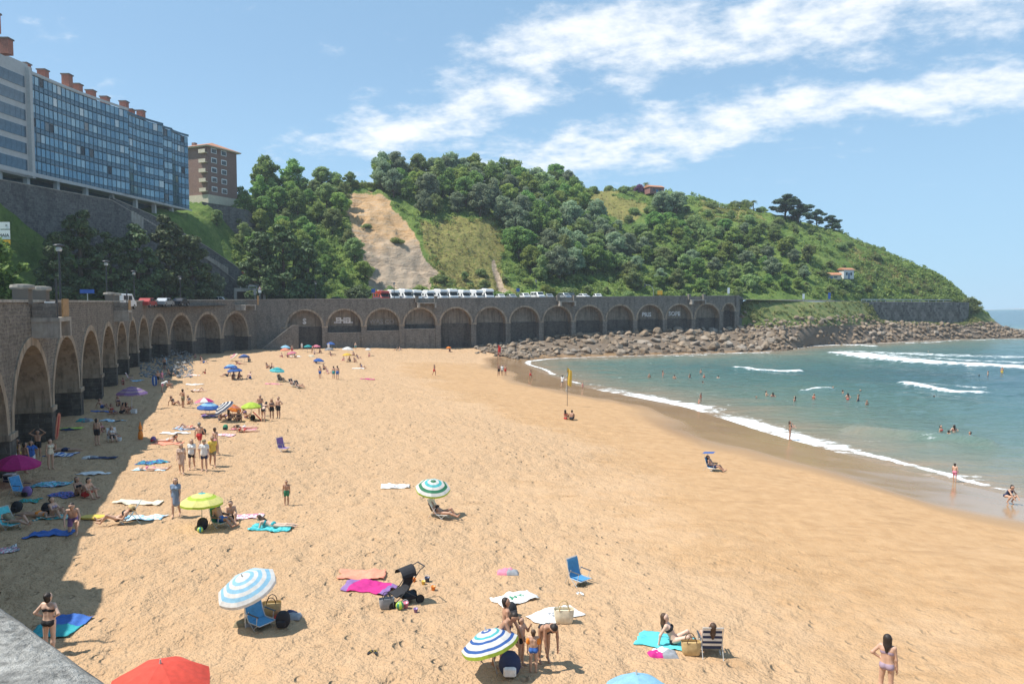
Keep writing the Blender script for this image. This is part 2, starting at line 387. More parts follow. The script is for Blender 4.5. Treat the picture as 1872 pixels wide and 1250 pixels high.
def build_sand():
    ys = [-25.0]
    while ys[-1] < 14: ys.append(ys[-1] + .8)
    while ys[-1] < 190: ys.append(ys[-1] + .035 + .0055 * max(ys[-1], 0))
    ys = np.array(ys); m = 820
    t = np.linspace(0, 1, m); Y = np.repeat(ys[:, None], m, 1)
    lo = -(24 + .52 * np.maximum(ys, 0)); hi = 46 + .18 * np.maximum(ys, 0); hi = np.where(ys < 14, 75, hi)
    X = lo[:, None] + (hi - lo)[:, None] * t[None]
    Z, wet, damp, foot = sand_full(X, Y)
    V = np.stack([X, Y, Z], -1).reshape(-1, 3)
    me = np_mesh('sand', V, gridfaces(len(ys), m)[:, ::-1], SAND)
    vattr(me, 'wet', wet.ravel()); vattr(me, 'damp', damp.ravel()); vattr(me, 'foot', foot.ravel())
    tag(link_mesh('sand', me), kind='structure')
build_sand()
def breaker(X, Y, pts, w, h):
    """foam of a breaking wave along a world polyline: strongest at the crest, trailing seaward"""
    d = seg_dist(X, Y, np.array(pts, float)); return np.exp(-(d / w) ** 2) * h
def zpt(px, py): p = atZ(px, py, .15); return (p.x, p.y)
BRK = [([(1545, 646), (1600, 654), (1680, 661), (1780, 668), (1880, 673)], 4.6, .95), ([(1560, 641), (1700, 648), (1880, 655)], 6.0, .6), ([(1600, 650), (1750, 658), (1880, 662)], 5.0, .62),
       ([(1655, 699), (1700, 707), (1750, 715), (1790, 714)], 1.5, 1.0), ([(1690, 700), (1800, 708)], 1.6, .62),
       ([(1345, 674), (1390, 678), (1430, 679), (1462, 676)], 1.3, .85), ([(1470, 711), (1520, 708)], .7, .8),
       ([(1480, 632), (1530, 630), (1600, 633)], 1.4, .9), ([(1660, 628), (1760, 622), (1872, 620)], 1.2, .7), ([(1215, 652), (1300, 648), (1400, 645)], .9, .62)]
def build_water():
    def axis(a, b, fine, far, step, grow):
        v = [a]
        while v[-1] < b: v.append(v[-1] + fine)
        s = fine
        while v[-1] < far: s *= grow; v.append(v[-1] + s)
        return np.array(v)
    xs = axis(-6, 120, .42, 9000, 0, 1.09); ys = axis(18, 262, .42, 12000, 0, 1.09)
    X, Y = np.meshgrid(xs, ys, indexing='ij'); d = -shore_d(X, Y)
    near = np.exp(-np.maximum(d, 0) / 60)
    sw = np.sin((X * .55 + Y * .18) * .42 + 2.5 * fbm(X * .03, Y * .03, 3, 3)) 
    fade = np.clip(d / 12, 0, 1) * np.clip(1 - (np.hypot(X, Y) - 260) / 300, 0, 1)
    Z = fade * (.16 * sw + .22 * (fbm(X * .12, Y * .2, 3, 4) - .5) + .34 * (fbm(X * .3, Y * .5, 3, 14) - .5)) + .02
    # a green wave standing up close to shore, and the breakers
    foam = np.zeros_like(X)
    for pts, w, h in BRK:
        wp = [zpt(*p) for p in pts]; jx = (fbm(X * .3, Y * .3, 3, 17) - .5) * 2.4
        b = breaker(X + jx, Y + jx, wp, w, 1.); foam = np.maximum(foam, b * h); Z += .4 * h * b
    gw = breaker(X, Y, [zpt(1560, 786), zpt(1640, 795), zpt(1720, 803), zpt(1800, 812)], 1.1, 1.); Z += .55 * gw
    # swash: foam edge that follows the shoreline with lobes, thick patches where the photo has them
    lob = (fbm(X * .09, Y * .09, 3, 61) - .5) * 5
    edge = d - 1.2 - lob * .5
    sw1 = np.exp(-(edge / (.5 + .7 * sstep(.42, .68, fbm(X * .06, Y * .06, 2, 66)))) ** 2) * (.38 + .5 * sstep(.36, .56, fbm(X * .11 + 40, Y * .11, 3, 68)))
    for (p, w, hh) in (((1180, 728), 8.5, 1.), ((1250, 741), 6.5, 1.), ((1345, 768), 5.5, 1.), ((1400, 780), 6, 1.), ((1450, 797), 5, 1.), ((1510, 812), 4., .9), ((1110, 715), 7, .75), ((1760, 868), 3, .6)):
        x, y = zpt(*p); sw1 = np.maximum(sw1, hh * .82 * np.exp(-((X - x) ** 2 + (Y - y) ** 2) / w ** 2) * np.exp(-(np.maximum(edge - .6, 0) / 2.2) ** 2) * (d > -2))
    rocky = sstep(158, 166, Y + .1 * X); sw1 = np.where(rocky > .5, np.exp(-((d - .8 - lob * .25) / 1.0) ** 2) * .62, sw1)
    foam = np.maximum(foam, sw1)
    lace = sstep(.56, .74, fbm(X * .16 + 3, Y * .45, 4, 77)) * np.clip(1 - d / 42, 0, 1) * (d > 1.5); foam = np.maximum(foam, .40 * lace)
    dep = np.clip(d / 75, 0, 1) ** .7
    Z = np.where(d < 2.5, np.maximum(Z * .3, sand_z(X, Y, -d) * 0 + .03) + np.clip(-d, 0, 3) * .0, Z)
    V = np.stack([X, Y, Z], -1).reshape(-1, 3); fc = gridfaces(len(xs), len(ys))
    keep = (d.ravel()[fc] > -3.0).any(1); fc = fc[keep]
    used = np.unique(fc); mp = -np.ones(len(V), int); mp[used] = np.arange(len(used))
    me = np_mesh('sea', V[used], mp[fc], WATER)
    vattr(me, 'depth', dep.ravel()[used]); vattr(me, 'foam', foam.ravel()[used])
    tag(link_mesh('sea', me), kind='structure')
build_water()
# ================================================================ hillside terrain (columns run inland from the sea wall)
HC = [
 [(-17, 12, 11.1), (-30, 5, 11.1), (-36, 2, 11.2), (-60, 0, 16), (-85, 0, 19), (-110, 0, 33), (-170, 0, 40)],
 [(-36.8, 60, 11.1), (-48, 62, 11.1), (-52, 63, 11.2), (-68, 66, 15), (-84, 70, 18.5), (-99, 72, 33), (-170, 70, 40)],
 [(-57.8, 110, 11.5), (-68, 113, 11.5), (-71, 114, 11.7), (-78, 118, 14.5), (-86, 121, 18), (-93, 125, 33), (-160, 140, 42)],
 [(-59.5, 151, 11.9), (-66, 155, 11.9), (-68, 157, 12.1), (-73, 160, 15), (-77, 163, 18.5), (-85, 170, 33), (-130, 210, 48)],
 [(-57.9, 160.6, 12.0), (-66, 175, 12.2), (-68, 180, 12.7), (-72, 190, 20), (-77, 200, 30), (-84, 222, 44.5), (-100, 260, 50)],
 [(-46.2, 164.6, 12.2), (-49, 182, 12.5), (-50, 186, 13.1), (-55, 198, 22), (-62, 215, 36), (-70, 240, 50), (-80, 280, 54)],
 [(-37, 167.4, 12.4), (-37, 187, 12.7), (-37, 192, 13.4), (-41, 204, 24), (-47, 220, 38), (-54, 246, 52.5), (-62, 285, 55)],
 [(-20, 173, 12.6), (-20, 192, 12.9), (-20, 197, 13.6), (-22, 210, 23), (-25, 230, 40), (-28, 262, 57), (-30, 310, 58)],
 [(0, 179.6, 12.9), (0, 199, 13.1), (0, 204, 13.8), (0, 218, 22), (0, 242, 40), (0, 278, 57), (0, 330, 58)],
 [(22, 186.8, 13.1), (22, 206, 13.3), (22, 211, 13.9), (23, 225, 21), (26, 255, 38), (30, 295, 58), (34, 350, 58)],
 [(42, 193.4, 13.3), (43, 212, 13.4), (43.5, 217, 14), (46, 232, 21), (52, 262, 38), (61, 302, 59.5), (70, 360, 56)],
 [(63.6, 200.6, 13.4), (65, 218, 13.5), (66, 222, 14.2), (72, 238, 22), (80, 266, 36), (93, 302, 53), (110, 355, 48)],
 [(95, 223, 13.0), (99, 230, 13.1), (100, 233, 14), (106, 246, 22), (113, 268, 34), (124, 296, 45), (145, 340, 38)],
 [(126, 246, 12.9), (129, 252, 12.9), (130, 254, 13.6), (134, 262, 20), (140, 274, 28), (148, 292, 36), (167, 325, 26)],
 [(150, 256, 12.8), (153, 261, 12.8), (154, 263, 13.3), (157, 268, 17), (161, 275, 21.5), (167, 285, 25), (183, 308, 14)],
 [(161, 259, 12.6), (164, 263, 12.6), (165, 265, 13), (167, 268, 14.5), (170, 272, 16), (174, 279, 16.5), (188, 294, 5)],
 [(171, 262, 10), (175, 265, 9.5), (177, 267, 9), (180, 270, 7), (184, 273, 5.5), (189, 278, 3), (200, 288, -2)]]
HC = np.array(HC, float)
def catmull(A, n, axis):
    A = np.moveaxis(A, axis, 0); k = len(A); t = np.linspace(0, k - 1, n); i = np.minimum(t.astype(int), k - 2); f = (t - i).reshape(-1, *[1] * (A.ndim - 1))
    p0, p1, p2, p3 = A[np.maximum(i - 1, 0)], A[i], A[i + 1], A[np.minimum(i + 2, k - 1)]
    # gentle tangents, close to linear
    m1, m2 = (p2 - p0) * .32, (p3 - p1) * .32
    r = (2 * f ** 3 - 3 * f ** 2 + 1) * p1 + (f ** 3 - 2 * f ** 2 + f) * m1 + (-2 * f ** 3 + 3 * f ** 2) * p2 + (f ** 3 - f ** 2) * m2
    return np.moveaxis(r, 0, axis)
NS, NR = 521, 145
HG = catmull(catmull(HC, NS, 0), NR, 1)
jr = np.linspace(0, 6, NR)[None]
X0, Y0 = HG[..., 0].copy(), HG[..., 1].copy()
nz = (fbm(X0 * .09, Y0 * .09, 4, 71) - .5) * 5 + (fbm(X0 * .45, Y0 * .45, 3, 75) - .5) * 1.5
HG[..., 2] += nz * sstep(2.1, 3.2, jr) * (1 - .55 * sstep(12.5, 16, np.linspace(0, 16, NS)[:, None]))
def px_of(V):
    Zr = V[..., 2] - CAMZ; dep = V[..., 1] * math.cos(PH) - Zr * math.sin(PH); up = V[..., 1] * math.sin(PH) + Zr * math.cos(PH)
    return CX + F * V[..., 0] / dep, CY - F * up / dep
HPX, HPY = px_of(HG)
def soft(PG, w=14):
    PG = np.array(PG, float); jx = HPX + (fbm(X0 * .16, Y0 * .16, 3, 91) - .5) * 44; jy = HPY + (fbm(X0 * .16, Y0 * .16, 3, 95) - .5) * 30
    d = seg_dist(jx, jy, np.vstack([PG, PG[:1]])); s = np.where(inside(jx, jy, PG), d, -d)
    return sstep(-w, w, s)
SLIDE = [(622, 343), (705, 345), (745, 405), (770, 455), (795, 492), (790, 528), (690, 528), (660, 470), (648, 430), (636, 385)]
bare = np.maximum(soft(SLIDE), .9 * soft([(905, 470), (925, 500), (925, 530), (905, 525)], 6)) * (jr < 5.4)
dryg = np.maximum.reduce([soft([(765, 405), (905, 400), (935, 530), (800, 530)]), soft([(1062, 345), (1120, 345), (1185, 372), (1150, 412), (1090, 395)]), .7 * soft([(1270, 355), (1400, 385), (1380, 410), (1280, 405)]), .65 * soft([(1500, 420), (1560, 440), (1740, 530), (1700, 545), (1560, 500)], 25)])
HG[..., 2] += bare * (-1.2 + 2.2 * (fbm(X0 * .5, Y0 * .35, 4, 101) - .5) - 1.1 * sstep(.55, .6, fbm(X0 * .12, Y0 * .5, 2, 105)))
def build_hill():
    me = np_mesh('hillside', HG.reshape(-1, 3), gridfaces(NS, NR), HILL)
    vattr(me, 'bare', bare.ravel()); vattr(me, 'dryg', dryg.ravel()); tag(link_mesh('hillside', me), kind='structure')
    # paved strip of the sea front, laid a little over the terrain
    i0, j1 = 0, int(NR * 1.9 / 6); sub = HG[:, 0:j1:3].copy(); sub[..., 2] += .06
    tag(link_mesh('promenade_road', np_mesh('promenade_road', sub.reshape(-1, 3), gridfaces(*sub.shape[:2]), ASPH)), kind='structure')
build_hill()
def hill_at(px, py):
    """terrain point seen nearest to a pixel (front side of the ridge)"""
    e = (HPX - px) ** 2 + (HPY - py) ** 2 + 1e5 * (jr > 5.05); k = np.unravel_index(np.argmin(e), e.shape); return Vector(HG[k])
from mathutils.kdtree import KDTree
HKD = KDTree(NS * NR)
for q_, p_ in enumerate(HG.reshape(-1, 3)): HKD.insert((p_[0], p_[1], 0), q_)
HKD.balance()
HGf = HG.reshape(-1, 3)
def hz(x, y): return float(HGf[HKD.find((x, y, 0))[1]][2])

# ================================================================ sea wall with arcades
def set_uv(o, P0, e, u0=0.0):
    me = o.data; uv = me.uv_layers.new(name='uv'); n = len(me.loops)
    vi = np.zeros(n, np.int32); me.loops.foreach_get('vertex_index', vi)
    co = np.zeros(len(me.vertices) * 3, np.float32); me.vertices.foreach_get('co', co); co = co.reshape(-1, 3)
    nx, ny = -e[1], e[0]
    U = u0 + (co[:, 0] - P0[0]) * e[0] + (co[:, 1] - P0[1]) * e[1] + .8 * ((co[:, 0] - P0[0]) * nx + (co[:, 1] - P0[1]) * ny)
    uv.data.foreach_set('uv', np.stack([U[vi], co[vi, 2]], 1).astype(np.float32).ravel())
WALL = empty('sea_wall', (-57, 155, 0), 0, 'long stone sea wall with a row of concrete arches behind the beach', 'wall')
def world_part(b, name, mats, parent=WALL, uv=None, smooth=False):
    o = b.build(name, mats, parent, smooth)
    if uv: set_uv(o, *uv)
    if parent is not None: o.matrix_parent_inverse = Matrix.Translation(-parent.location)
    return o
BASEZ = -.6
def bay(P0, P1, nrm, topz0, topz1, spring, apex, pier, ring, depth, u0, stone, low, last_pier=False, infill=None):
    """one arched bay between pier centres P0 and P1; nrm points to the beach"""
    P0, P1 = Vector(P0), Vector(P1); L = (P1 - P0).length; e = (P1 - P0) / L; n = Vector(nrm)
    uvf = ((P0.x, P0.y), (e.x, e.y), u0)
    def W(x, d, z): return (P0.x + e.x * x + n.x * d, P0.y + e.y * x + n.y * d, z)
    a = L / 2 - pier; rise = apex - spring; top = lambda x: topz0 + (topz1 - topz0) * x / L
    K = 22; th = [math.pi * k / K for k in range(K + 1)]
    inn = [(L / 2 - a * math.cos(t), spring + rise * math.sin(t)) for t in th]
    rw = ring
    out = [(L / 2 - (a + min(rw, pier - .03)) * math.cos(t), spring + (rise + rw) * math.sin(t)) for t in th]
    b = MB()   # masonry face above the ring
    xs = [(0, spring)] + out + [(L, spring)]
    for (x0, z0), (x1, z1) in zip(xs[:-1], xs[1:]): b.quad(W(x0, 0, z0), W(x1, 0, z1), W(x1, 0, top(x1)), W(x0, 0, top(x0)))
    world_part(b, 'spandrel', stone, uv=uvf)
    b = MB()   # concrete ring, 7 cm proud, with its soffit running back into the recess
    fr = .07
    b.grid([[W(x, fr, z) for x, z in inn], [W(x, fr, z) for x, z in out]])
    b.grid([[W(x, fr, z) for x, z in out], [W(x, -.02, z) for x, z in out]])
    b.grid([[W(x, -depth, z) for x, z in inn], [W(x, fr, z) for x, z in inn]])
    world_part(b, 'arch_ring', CONC, smooth=False)
    b = MB()   # back of the recess
    for (x0, z0), (x1, z1) in zip(inn[:-1], inn[1:]): b.quad(W(x0, -depth + .02, spring - .02), W(x1, -depth + .02, spring - .02), W(x1, -depth + .02, z1), W(x0, -depth + .02, z0))
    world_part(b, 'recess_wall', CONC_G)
    b = MB(); q = .18
    b.add([W(pier - .02, -depth + q, BASEZ), W(L - pier + .02, -depth + q, BASEZ), W(L - pier + .02, -depth + q, spring), W(pier - .02, -depth + q, spring), W(pier - .02, -depth, spring), W(L - pier + .02, -depth, spring)], [(0, 1, 2, 3), (3, 2, 5, 4)])
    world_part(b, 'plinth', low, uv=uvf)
    def prism(x0, x1, d0, d1, z0, z1, bb):
        c = [W(x, d, z) for z in (z0, z1) for x, d in ((x0, d0), (x1, d0), (x1, d1), (x0, d1))]
        bb.add(c, [(0, 1, 2, 3), (4, 5, 6, 7), (0, 1, 5, 4), (1, 2, 6, 5), (2, 3, 7, 6), (3, 0, 4, 7)])
    for xc in ([0, L] if last_pier else [0]):
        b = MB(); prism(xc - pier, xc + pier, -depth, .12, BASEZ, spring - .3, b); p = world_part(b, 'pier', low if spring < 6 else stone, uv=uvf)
        b = MB(); prism(xc - pier - .1, xc + pier + .1, -depth, .2, spring - .3, spring + .03, b); b.build('impost', CONC, p)
    if infill:
        b = MB(); prism(pier + .01, L - pier - .01, -.7, -.15, BASEZ, infill, b); world_part(b, 'infill_wall', stone, uv=uvf)
        b = MB(); prism(pier + .01, L - pier - .01, -.75, -.1, infill, infill + .12, b); world_part(b, 'infill_coping', COPING)
WALL.location = (0, 0, 0)
LC = [(-.424 * z - 11, z) for z in (23.4, 33.2, 43.3, 53.4, 64.7, 76, 87.2, 99.3)] + [(-57.3, 110), (-60.6, 121), (-61.8, 132), (-61.1, 142), (-58.9, 151.5)]
LB = [((a[0] + b[0]) / 2, (a[1] + b[1]) / 2) for a, b in zip(LC[:-1], LC[1:])]
CORNER = (-57.4, 160.0); W2E = (64.0, 200.0)
def ltop(y): return 12.12 + .3 * min(1, max(0, (y - 30) / 70)) + .68 * max(0, (y - 100) / 60)
LB.append((-57.9, 156.4))
u = 0.
for i in range(len(LB) - 1):
    P0, P1 = LB[i], LB[i + 1]; e = Vector((P1[0] - P0[0], P1[1] - P0[1])).normalized(); n = (e.y, -e.x)
    f = i / 11; s = 5.0 + .35 * f
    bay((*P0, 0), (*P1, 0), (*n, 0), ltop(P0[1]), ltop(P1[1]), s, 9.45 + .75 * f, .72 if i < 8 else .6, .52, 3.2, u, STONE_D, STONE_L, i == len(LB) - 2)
    u += (Vector(P1) - Vector(P0)).length
def plain_wall(P0, P1, t0, t1, th, mat, name='wall_face', z0=BASEZ, off=0.0, parent=WALL):
    P0, P1 = Vector((*P0, 0)), Vector((*P1, 0)); L = (P1 - P0).length; e = (P1 - P0) / L; n = Vector((e.y, -e.x, 0)); b = MB()
    a, c = P0 + n * off, P1 + n * off; d, g = a - n * th, c - n * th
    v = [(a.x, a.y, z0), (c.x, c.y, z0), (g.x, g.y, z0), (d.x, d.y, z0), (a.x, a.y, t0), (c.x, c.y, t1), (g.x, g.y, t1), (d.x, d.y, t0)]
    b.add(v, [(0, 1, 5, 4), (1, 2, 6, 5), (2, 3, 7, 6), (3, 0, 4, 7), (4, 5, 6, 7)])
    return world_part(b, name, mat, parent, uv=((a.x, a.y), (e.x, e.y), 0.))
NEARC = (-16.8, 13.6)
plain_wall(NEARC, LB[0], ltop(0), ltop(LB[0][1]), .6, STONE_D)
plain_wall(LB[-1], CORNER, ltop(156), ltop(160), .6, STONE_D)
# wall along the far side of the beach
e2 = Vector((W2E[0] - CORNER[0], W2E[1] - CORNER[1])); L2 = e2.length; e2.normalize(); n2 = Vector((e2.y, -e2.x))
def w2(s, d=0.0): return (CORNER[0] + e2.x * s + n2.x * d, CORNER[1] + e2.y * s + n2.y * d)
def w2top(s): return 13.1 + 1.4 * s / L2
S0 = .0462 * L2; SS = (.9527 - .0462) * L2 / 13
plain_wall(CORNER, w2(S0), w2top(0), w2top(S0), .6, STONE_W2)
for k in range(14):
    a = S0 + SS * k; b_ = a + SS if k < 13 else a + 4.9
    ap = 10.65 + 1.6 * k / 13; hs = (b_ - a) / 2 - .62
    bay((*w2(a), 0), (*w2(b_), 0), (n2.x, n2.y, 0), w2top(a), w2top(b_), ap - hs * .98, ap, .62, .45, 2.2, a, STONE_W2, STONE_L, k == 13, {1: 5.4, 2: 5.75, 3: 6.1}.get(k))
SE = S0 + SS * 13 + 4.9
plain_wall(w2(SE - .62), w2(SE + .9), w2top(SE), w2top(SE), .6, STONE_W2)
E3 = w2(SE + .9); E4 = (E3[0] + 6, E3[1] + 15)
plain_wall(E3, E4, w2top(SE), w2top(SE) - .3, .6, STONE_W2)
# coping and parapet back, following the whole wall
def coping(path, tops, name='coping', parent=WALL):
    b = MB(); n = len(path); P = [Vector((*p, 0)) for p in path]; rows = []
    for i in range(n):
        e = (P[min(i + 1, n - 1)] - P[max(i - 1, 0)]).normalized(); nn = Vector((e.y, -e.x, 0)); t = tops[i]
        rows.append([(P[i] + nn * d + Vector((0, 0, z))) for d, z in ((.10, t - .03), (.10, t + .13), (-.6, t + .13), (-.6, t - 1.6))])
    b.grid(rows); return world_part(b, name, COPING, parent)
SKIP = [(767, 797), (1021, 1053), (1254, 1287)]
lp = [NEARC] + LB + [CORNER]; coping(lp, [ltop(p[1]) for p in lp])
sarr = np.linspace(0, SE + .9, 120); seg = []
for s_ in sarr:
    px_ = to_px(*w2(s_), w2top(s_))[0]
    if any(a < px_ < b for a, b in SKIP):
        if len(seg) > 1: coping([w2(q) for q in seg], [w2top(q) for q in seg])
        seg = []
    else: seg.append(s_)
coping([w2(q) for q in seg], [w2top(q) for q in seg])
# parapet the picture is taken over
PA, PB = Vector((-.76, 1.06)), Vector((-.484, .844)); pe = (PB - PA).normalized(); PZ = CAMZ - .45
PFAR = Vector(NEARC); PNEAR = PA + pe * 9
NW = empty('near_parapet', (0, 0, 0), 0, 'pale rough stone parapet coping close in front, above the shaded sand', 'wall')
def m_granite():
    q = NT('parapet_granite'); P = q.pos(); n = q.noise(P, 9, 8, .7); n2 = q.noise(P, 42, 6, .75); n3 = q.noise(P, 3, 4, .6)
    c = q.ramp(n2, [(.32, (.13, .125, .115)), (.5, (.36, .345, .315)), (.68, (.56, .54, .50))]); c = q.mix(q.rng(n, .5, .68, 0, .65), c, (.16, .155, .145)); c = q.mix(q.rng(n3, .5, .7, 0, .4), c, (.30, .27, .22))
    q.set(Base_Color=c, Roughness=.95, Specular_IOR_Level=.2); q.bump(q.math('ADD', n2, n), .8, .02); return q.mat
def near_parapet():
    b = MB(); n = Vector((-pe.y, pe.x)) ; n = n if n.y > 0 else -n
    L = 16.5; s0 = PA - pe * 3.0; rows = []
    a = s0; 
    N_ = 160
    for i in range(N_ + 1):
        p = s0 + pe * (11 * i / N_); row = []
        for d, z in ((-.03, -.5), (0, -.16), (.004, -.03), (-.02, -.006), (-.06, 0), (-.2, .004), (-.34, 0), (-.5, -.004), (-.55, -.03), (-.56, -.2), (-.5, -.5)):
            q = p + n * d; w = .012 * (float(vnoise(np.array([q.x * 14]), np.array([q.y * 14 + d * 30]), 3)[0]) - .5)
            row.append((q.x, q.y, PZ + z + w))
        rows.append(row)
    b.grid(rows); world_part(b, 'coping', m_granite(), NW, smooth=True)
    fa, fb = PFAR, s0 + pe * 11
    b = MB(); 
    for A, B, off in ((PFAR, fb, -.06),):
        v = [A + n * off, B + n * off, B + n * (off - .42), A + n * (off - .42)]
        b.add([(q.x, q.y, z) for z in (BASEZ, PZ - .12) for q in v], [(0, 1, 5, 4), (1, 2, 6, 5), (2, 3, 7, 6), (3, 0, 4, 7), (4, 5, 6, 7)])
    world_part(b, 'wall_face', STONE_D, NW, uv=((PFAR.x, PFAR.y), (pe.x, pe.y), 0.))
near_parapet()
def viewing_deck():
    b = MB(); n = Vector((-pe.y, pe.x)); n = n if n.y > 0 else -n; A, B = PFAR - n * .4, PA + pe * 11 - n * .4
    C, D = B - n * 12, Vector((-30, -12)); b.add([(A.x, A.y, 10.45), (B.x, B.y, 10.45), (C.x, C.y, 10.45), (D.x, D.y, 10.45)], [(0, 1, 2, 3)])
    tag(b.build('viewing_deck', ASPH), kind='structure')
viewing_deck()
# ================================================================ bank, rocks
TMB = [((*w2(50), 1.5), (*w2(50), 1.5), (1, 152, .3)), ((*w2(66), 2.8), (*w2(66), 2.8), (8, 158.5, -.8)), ((*w2(86), 4.2), (*w2(86), 4.2), (27, 167, -.8)),
       ((*w2(106), 4.8), (*w2(106), 4.8), (45, 174.5, -.8)), ((*w2(SE + 1), 5.0), (*w2(SE + 1), 5.0), (60, 180, -.8)), ((67.2, 205.5, 13.2), (74, 200, 5.6), (70, 184, -.8)),
       ((95, 222.5, 12.9), (95, 214, 6.2), (87, 206, -.8)), ((121, 242.5, 12.9), (118, 234, 6.4), (111, 219, -.8)), ((127, 245.0, 6.6), (124, 238, 5.6), (117, 225, -.8)), ((150, 255.0, 5.6), (147.5, 250, 4.8), (142, 240, -.8)),
       ((161, 258.0, 5.4), (160, 254, 4.4), (155.6, 248, -.8)), ((172, 262, 9.6), (174, 258, 3.8), (175, 253, -.8)), ((186, 268, 3.4), (187, 265, 2.4), (188, 259, -.8)), ((205, 280, 1.2), (205, 278, 1), (206, 268, -.8))]
TMB = np.array(TMB, float); BG = catmull(catmull(TMB, 200, 0), 40, 1)
BG[..., 2] += (fbm(BG[..., 0] * .4, BG[..., 1] * .4, 3, 81) - .5) * .8 * sstep(0, .25, np.linspace(0, 1, 40))[None]
def m_bank():
    q = NT('bank_grass'); P = q.pos(); n = q.noise(P, .5, 6, .7); z = q.n('SeparateXYZ', {0: P}).outputs[2]
    g = q.ramp(n, [(.3, (.06, .10, .025)), (.5, (.14, .17, .045)), (.7, (.26, .22, .09))])
    c = q.mix(q.rng(q.math('ADD', z, q.math('MULTIPLY', n, 2)), 7.2, 6.2), g, (.16, .12, .085))
    q.set(Base_Color=c, Roughness=.95); q.bump(n, .8, .4); return q.mat
tag(link_mesh('shore_bank', np_mesh('shore_bank', BG.reshape(-1, 3), gridfaces(200, 40), m_bank())), kind='structure')
def rock_mesh(seed):
    r = random.Random(seed); bm = bmesh.new()
    for _ in range(15):
        v = Vector((r.gauss(0, 1), r.gauss(0, 1), r.gauss(0, 1))).normalized()
        v = Vector((v.x * r.uniform(.85, 1.1), v.y * r.uniform(.7, 1.), v.z * r.uniform(.5, .75)))
        bm.verts.new(v)
    bmesh.ops.convex_hull(bm, input=bm.verts)
    for v in [v for v in bm.verts if not v.link_faces]: bm.verts.remove(v)
    bmesh.ops.bevel(bm, geom=list(bm.edges), offset=.07, segments=1, affect='EDGES')
    bmesh.ops.recalc_face_normals(bm, faces=bm.faces); bmesh.ops.triangulate(bm, faces=bm.faces)
    me = bpy.data.meshes.new('boulder'); bm.to_mesh(me); bm.free(); me.materials.append(ROCK); return me
ROCKS = [rock_mesh(s) for s in range(9)]
def scatter_rocks():
    r = random.Random(5); pts = []
    for _ in range(5200):
        a = r.random() ** .9; i = a * 199; t = r.uniform(.36, 1.0) if a > .36 else r.uniform(.02, 1.0)
        k = min(int(t * 39), 38); p = BG[int(i), k]; s = r.choice([r.uniform(.45, .8), r.uniform(.7, 1.3), r.uniform(1.0, 1.75)]) * (1.12 if a < .4 else 1.0) * (1 if t > .55 or a < .36 else .8)
        if a < .13: s *= .55 + 3.4 * a
        if any((p[0] - q[0]) ** 2 + (p[1] - q[1]) ** 2 < (.56 * (s + q[3])) ** 2 for q in pts[-6000:]): continue
        pts.append((p[0], p[1], p[2], s))
    for _ in range(26):   # loose ones on the sand where the heap begins
        g = gnd(r.uniform(858, 985), r.uniform(637, 652)); pts.append((g.x, g.y, g.z, r.uniform(.35, .8)))
    key = sorted(range(len(pts)), key=lambda k: -pts[k][3] / pts[k][1]); big = set(key[:290]); Vs, Fs, b = [], [], 0
    for k, (x, y, z, s) in enumerate(pts):
        me = ROCKS[r.randrange(9)]; M = Matrix.Translation((x, y, z + .2 * s)) @ Matrix.Rotation(r.uniform(0, 6.3), 4, 'Z') @ Matrix.Rotation(r.uniform(-.6, .6), 4, 'X') @ Matrix.Scale(s, 4)
        if k in big:
            o = link_mesh('boulder', me); o.matrix_world = M
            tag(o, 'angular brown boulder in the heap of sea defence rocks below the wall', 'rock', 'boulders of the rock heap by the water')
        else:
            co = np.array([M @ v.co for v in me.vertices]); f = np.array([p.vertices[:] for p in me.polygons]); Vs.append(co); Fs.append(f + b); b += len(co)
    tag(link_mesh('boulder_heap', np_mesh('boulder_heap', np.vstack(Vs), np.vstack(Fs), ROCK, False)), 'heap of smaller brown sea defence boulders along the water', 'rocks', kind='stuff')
scatter_rocks()
def rubble():
    """grey beach cobbles piled against the shaded arches"""
    r = random.Random(9); Vs, Fs, b = [], [], 0; mat = plain('cobble_grey', (.20, .20, .20), .85, .5, 2.)
    for _ in range(900):
        px, py = r.uniform(255, 352), r.uniform(638, 690); g = gnd(px, py); h = max(0, 1.5 - abs(px - 322) / 38 - max(0, (py - 655)) / 25)
        me = ROCKS[r.randrange(9)]; s = r.uniform(.10, .3)
        M = Matrix.Translation((g.x, g.y, g.z + h * r.uniform(.3, 1) * .9)) @ Matrix.Rotation(r.uniform(0, 6), 4, 'Z') @ Matrix.Scale(s, 4)
        co = np.array([M @ v.co for v in me.vertices]); Vs.append(co); Fs.append(np.array([p.vertices[:] for p in me.polygons]) + b); b += len(co)
    tag(link_mesh('cobble_slope', np_mesh('cobble_slope', np.vstack(Vs), np.vstack(Fs), mat, False)), 'grey cobbles piled in the shade against the arches', 'stones', kind='stuff')
rubble()
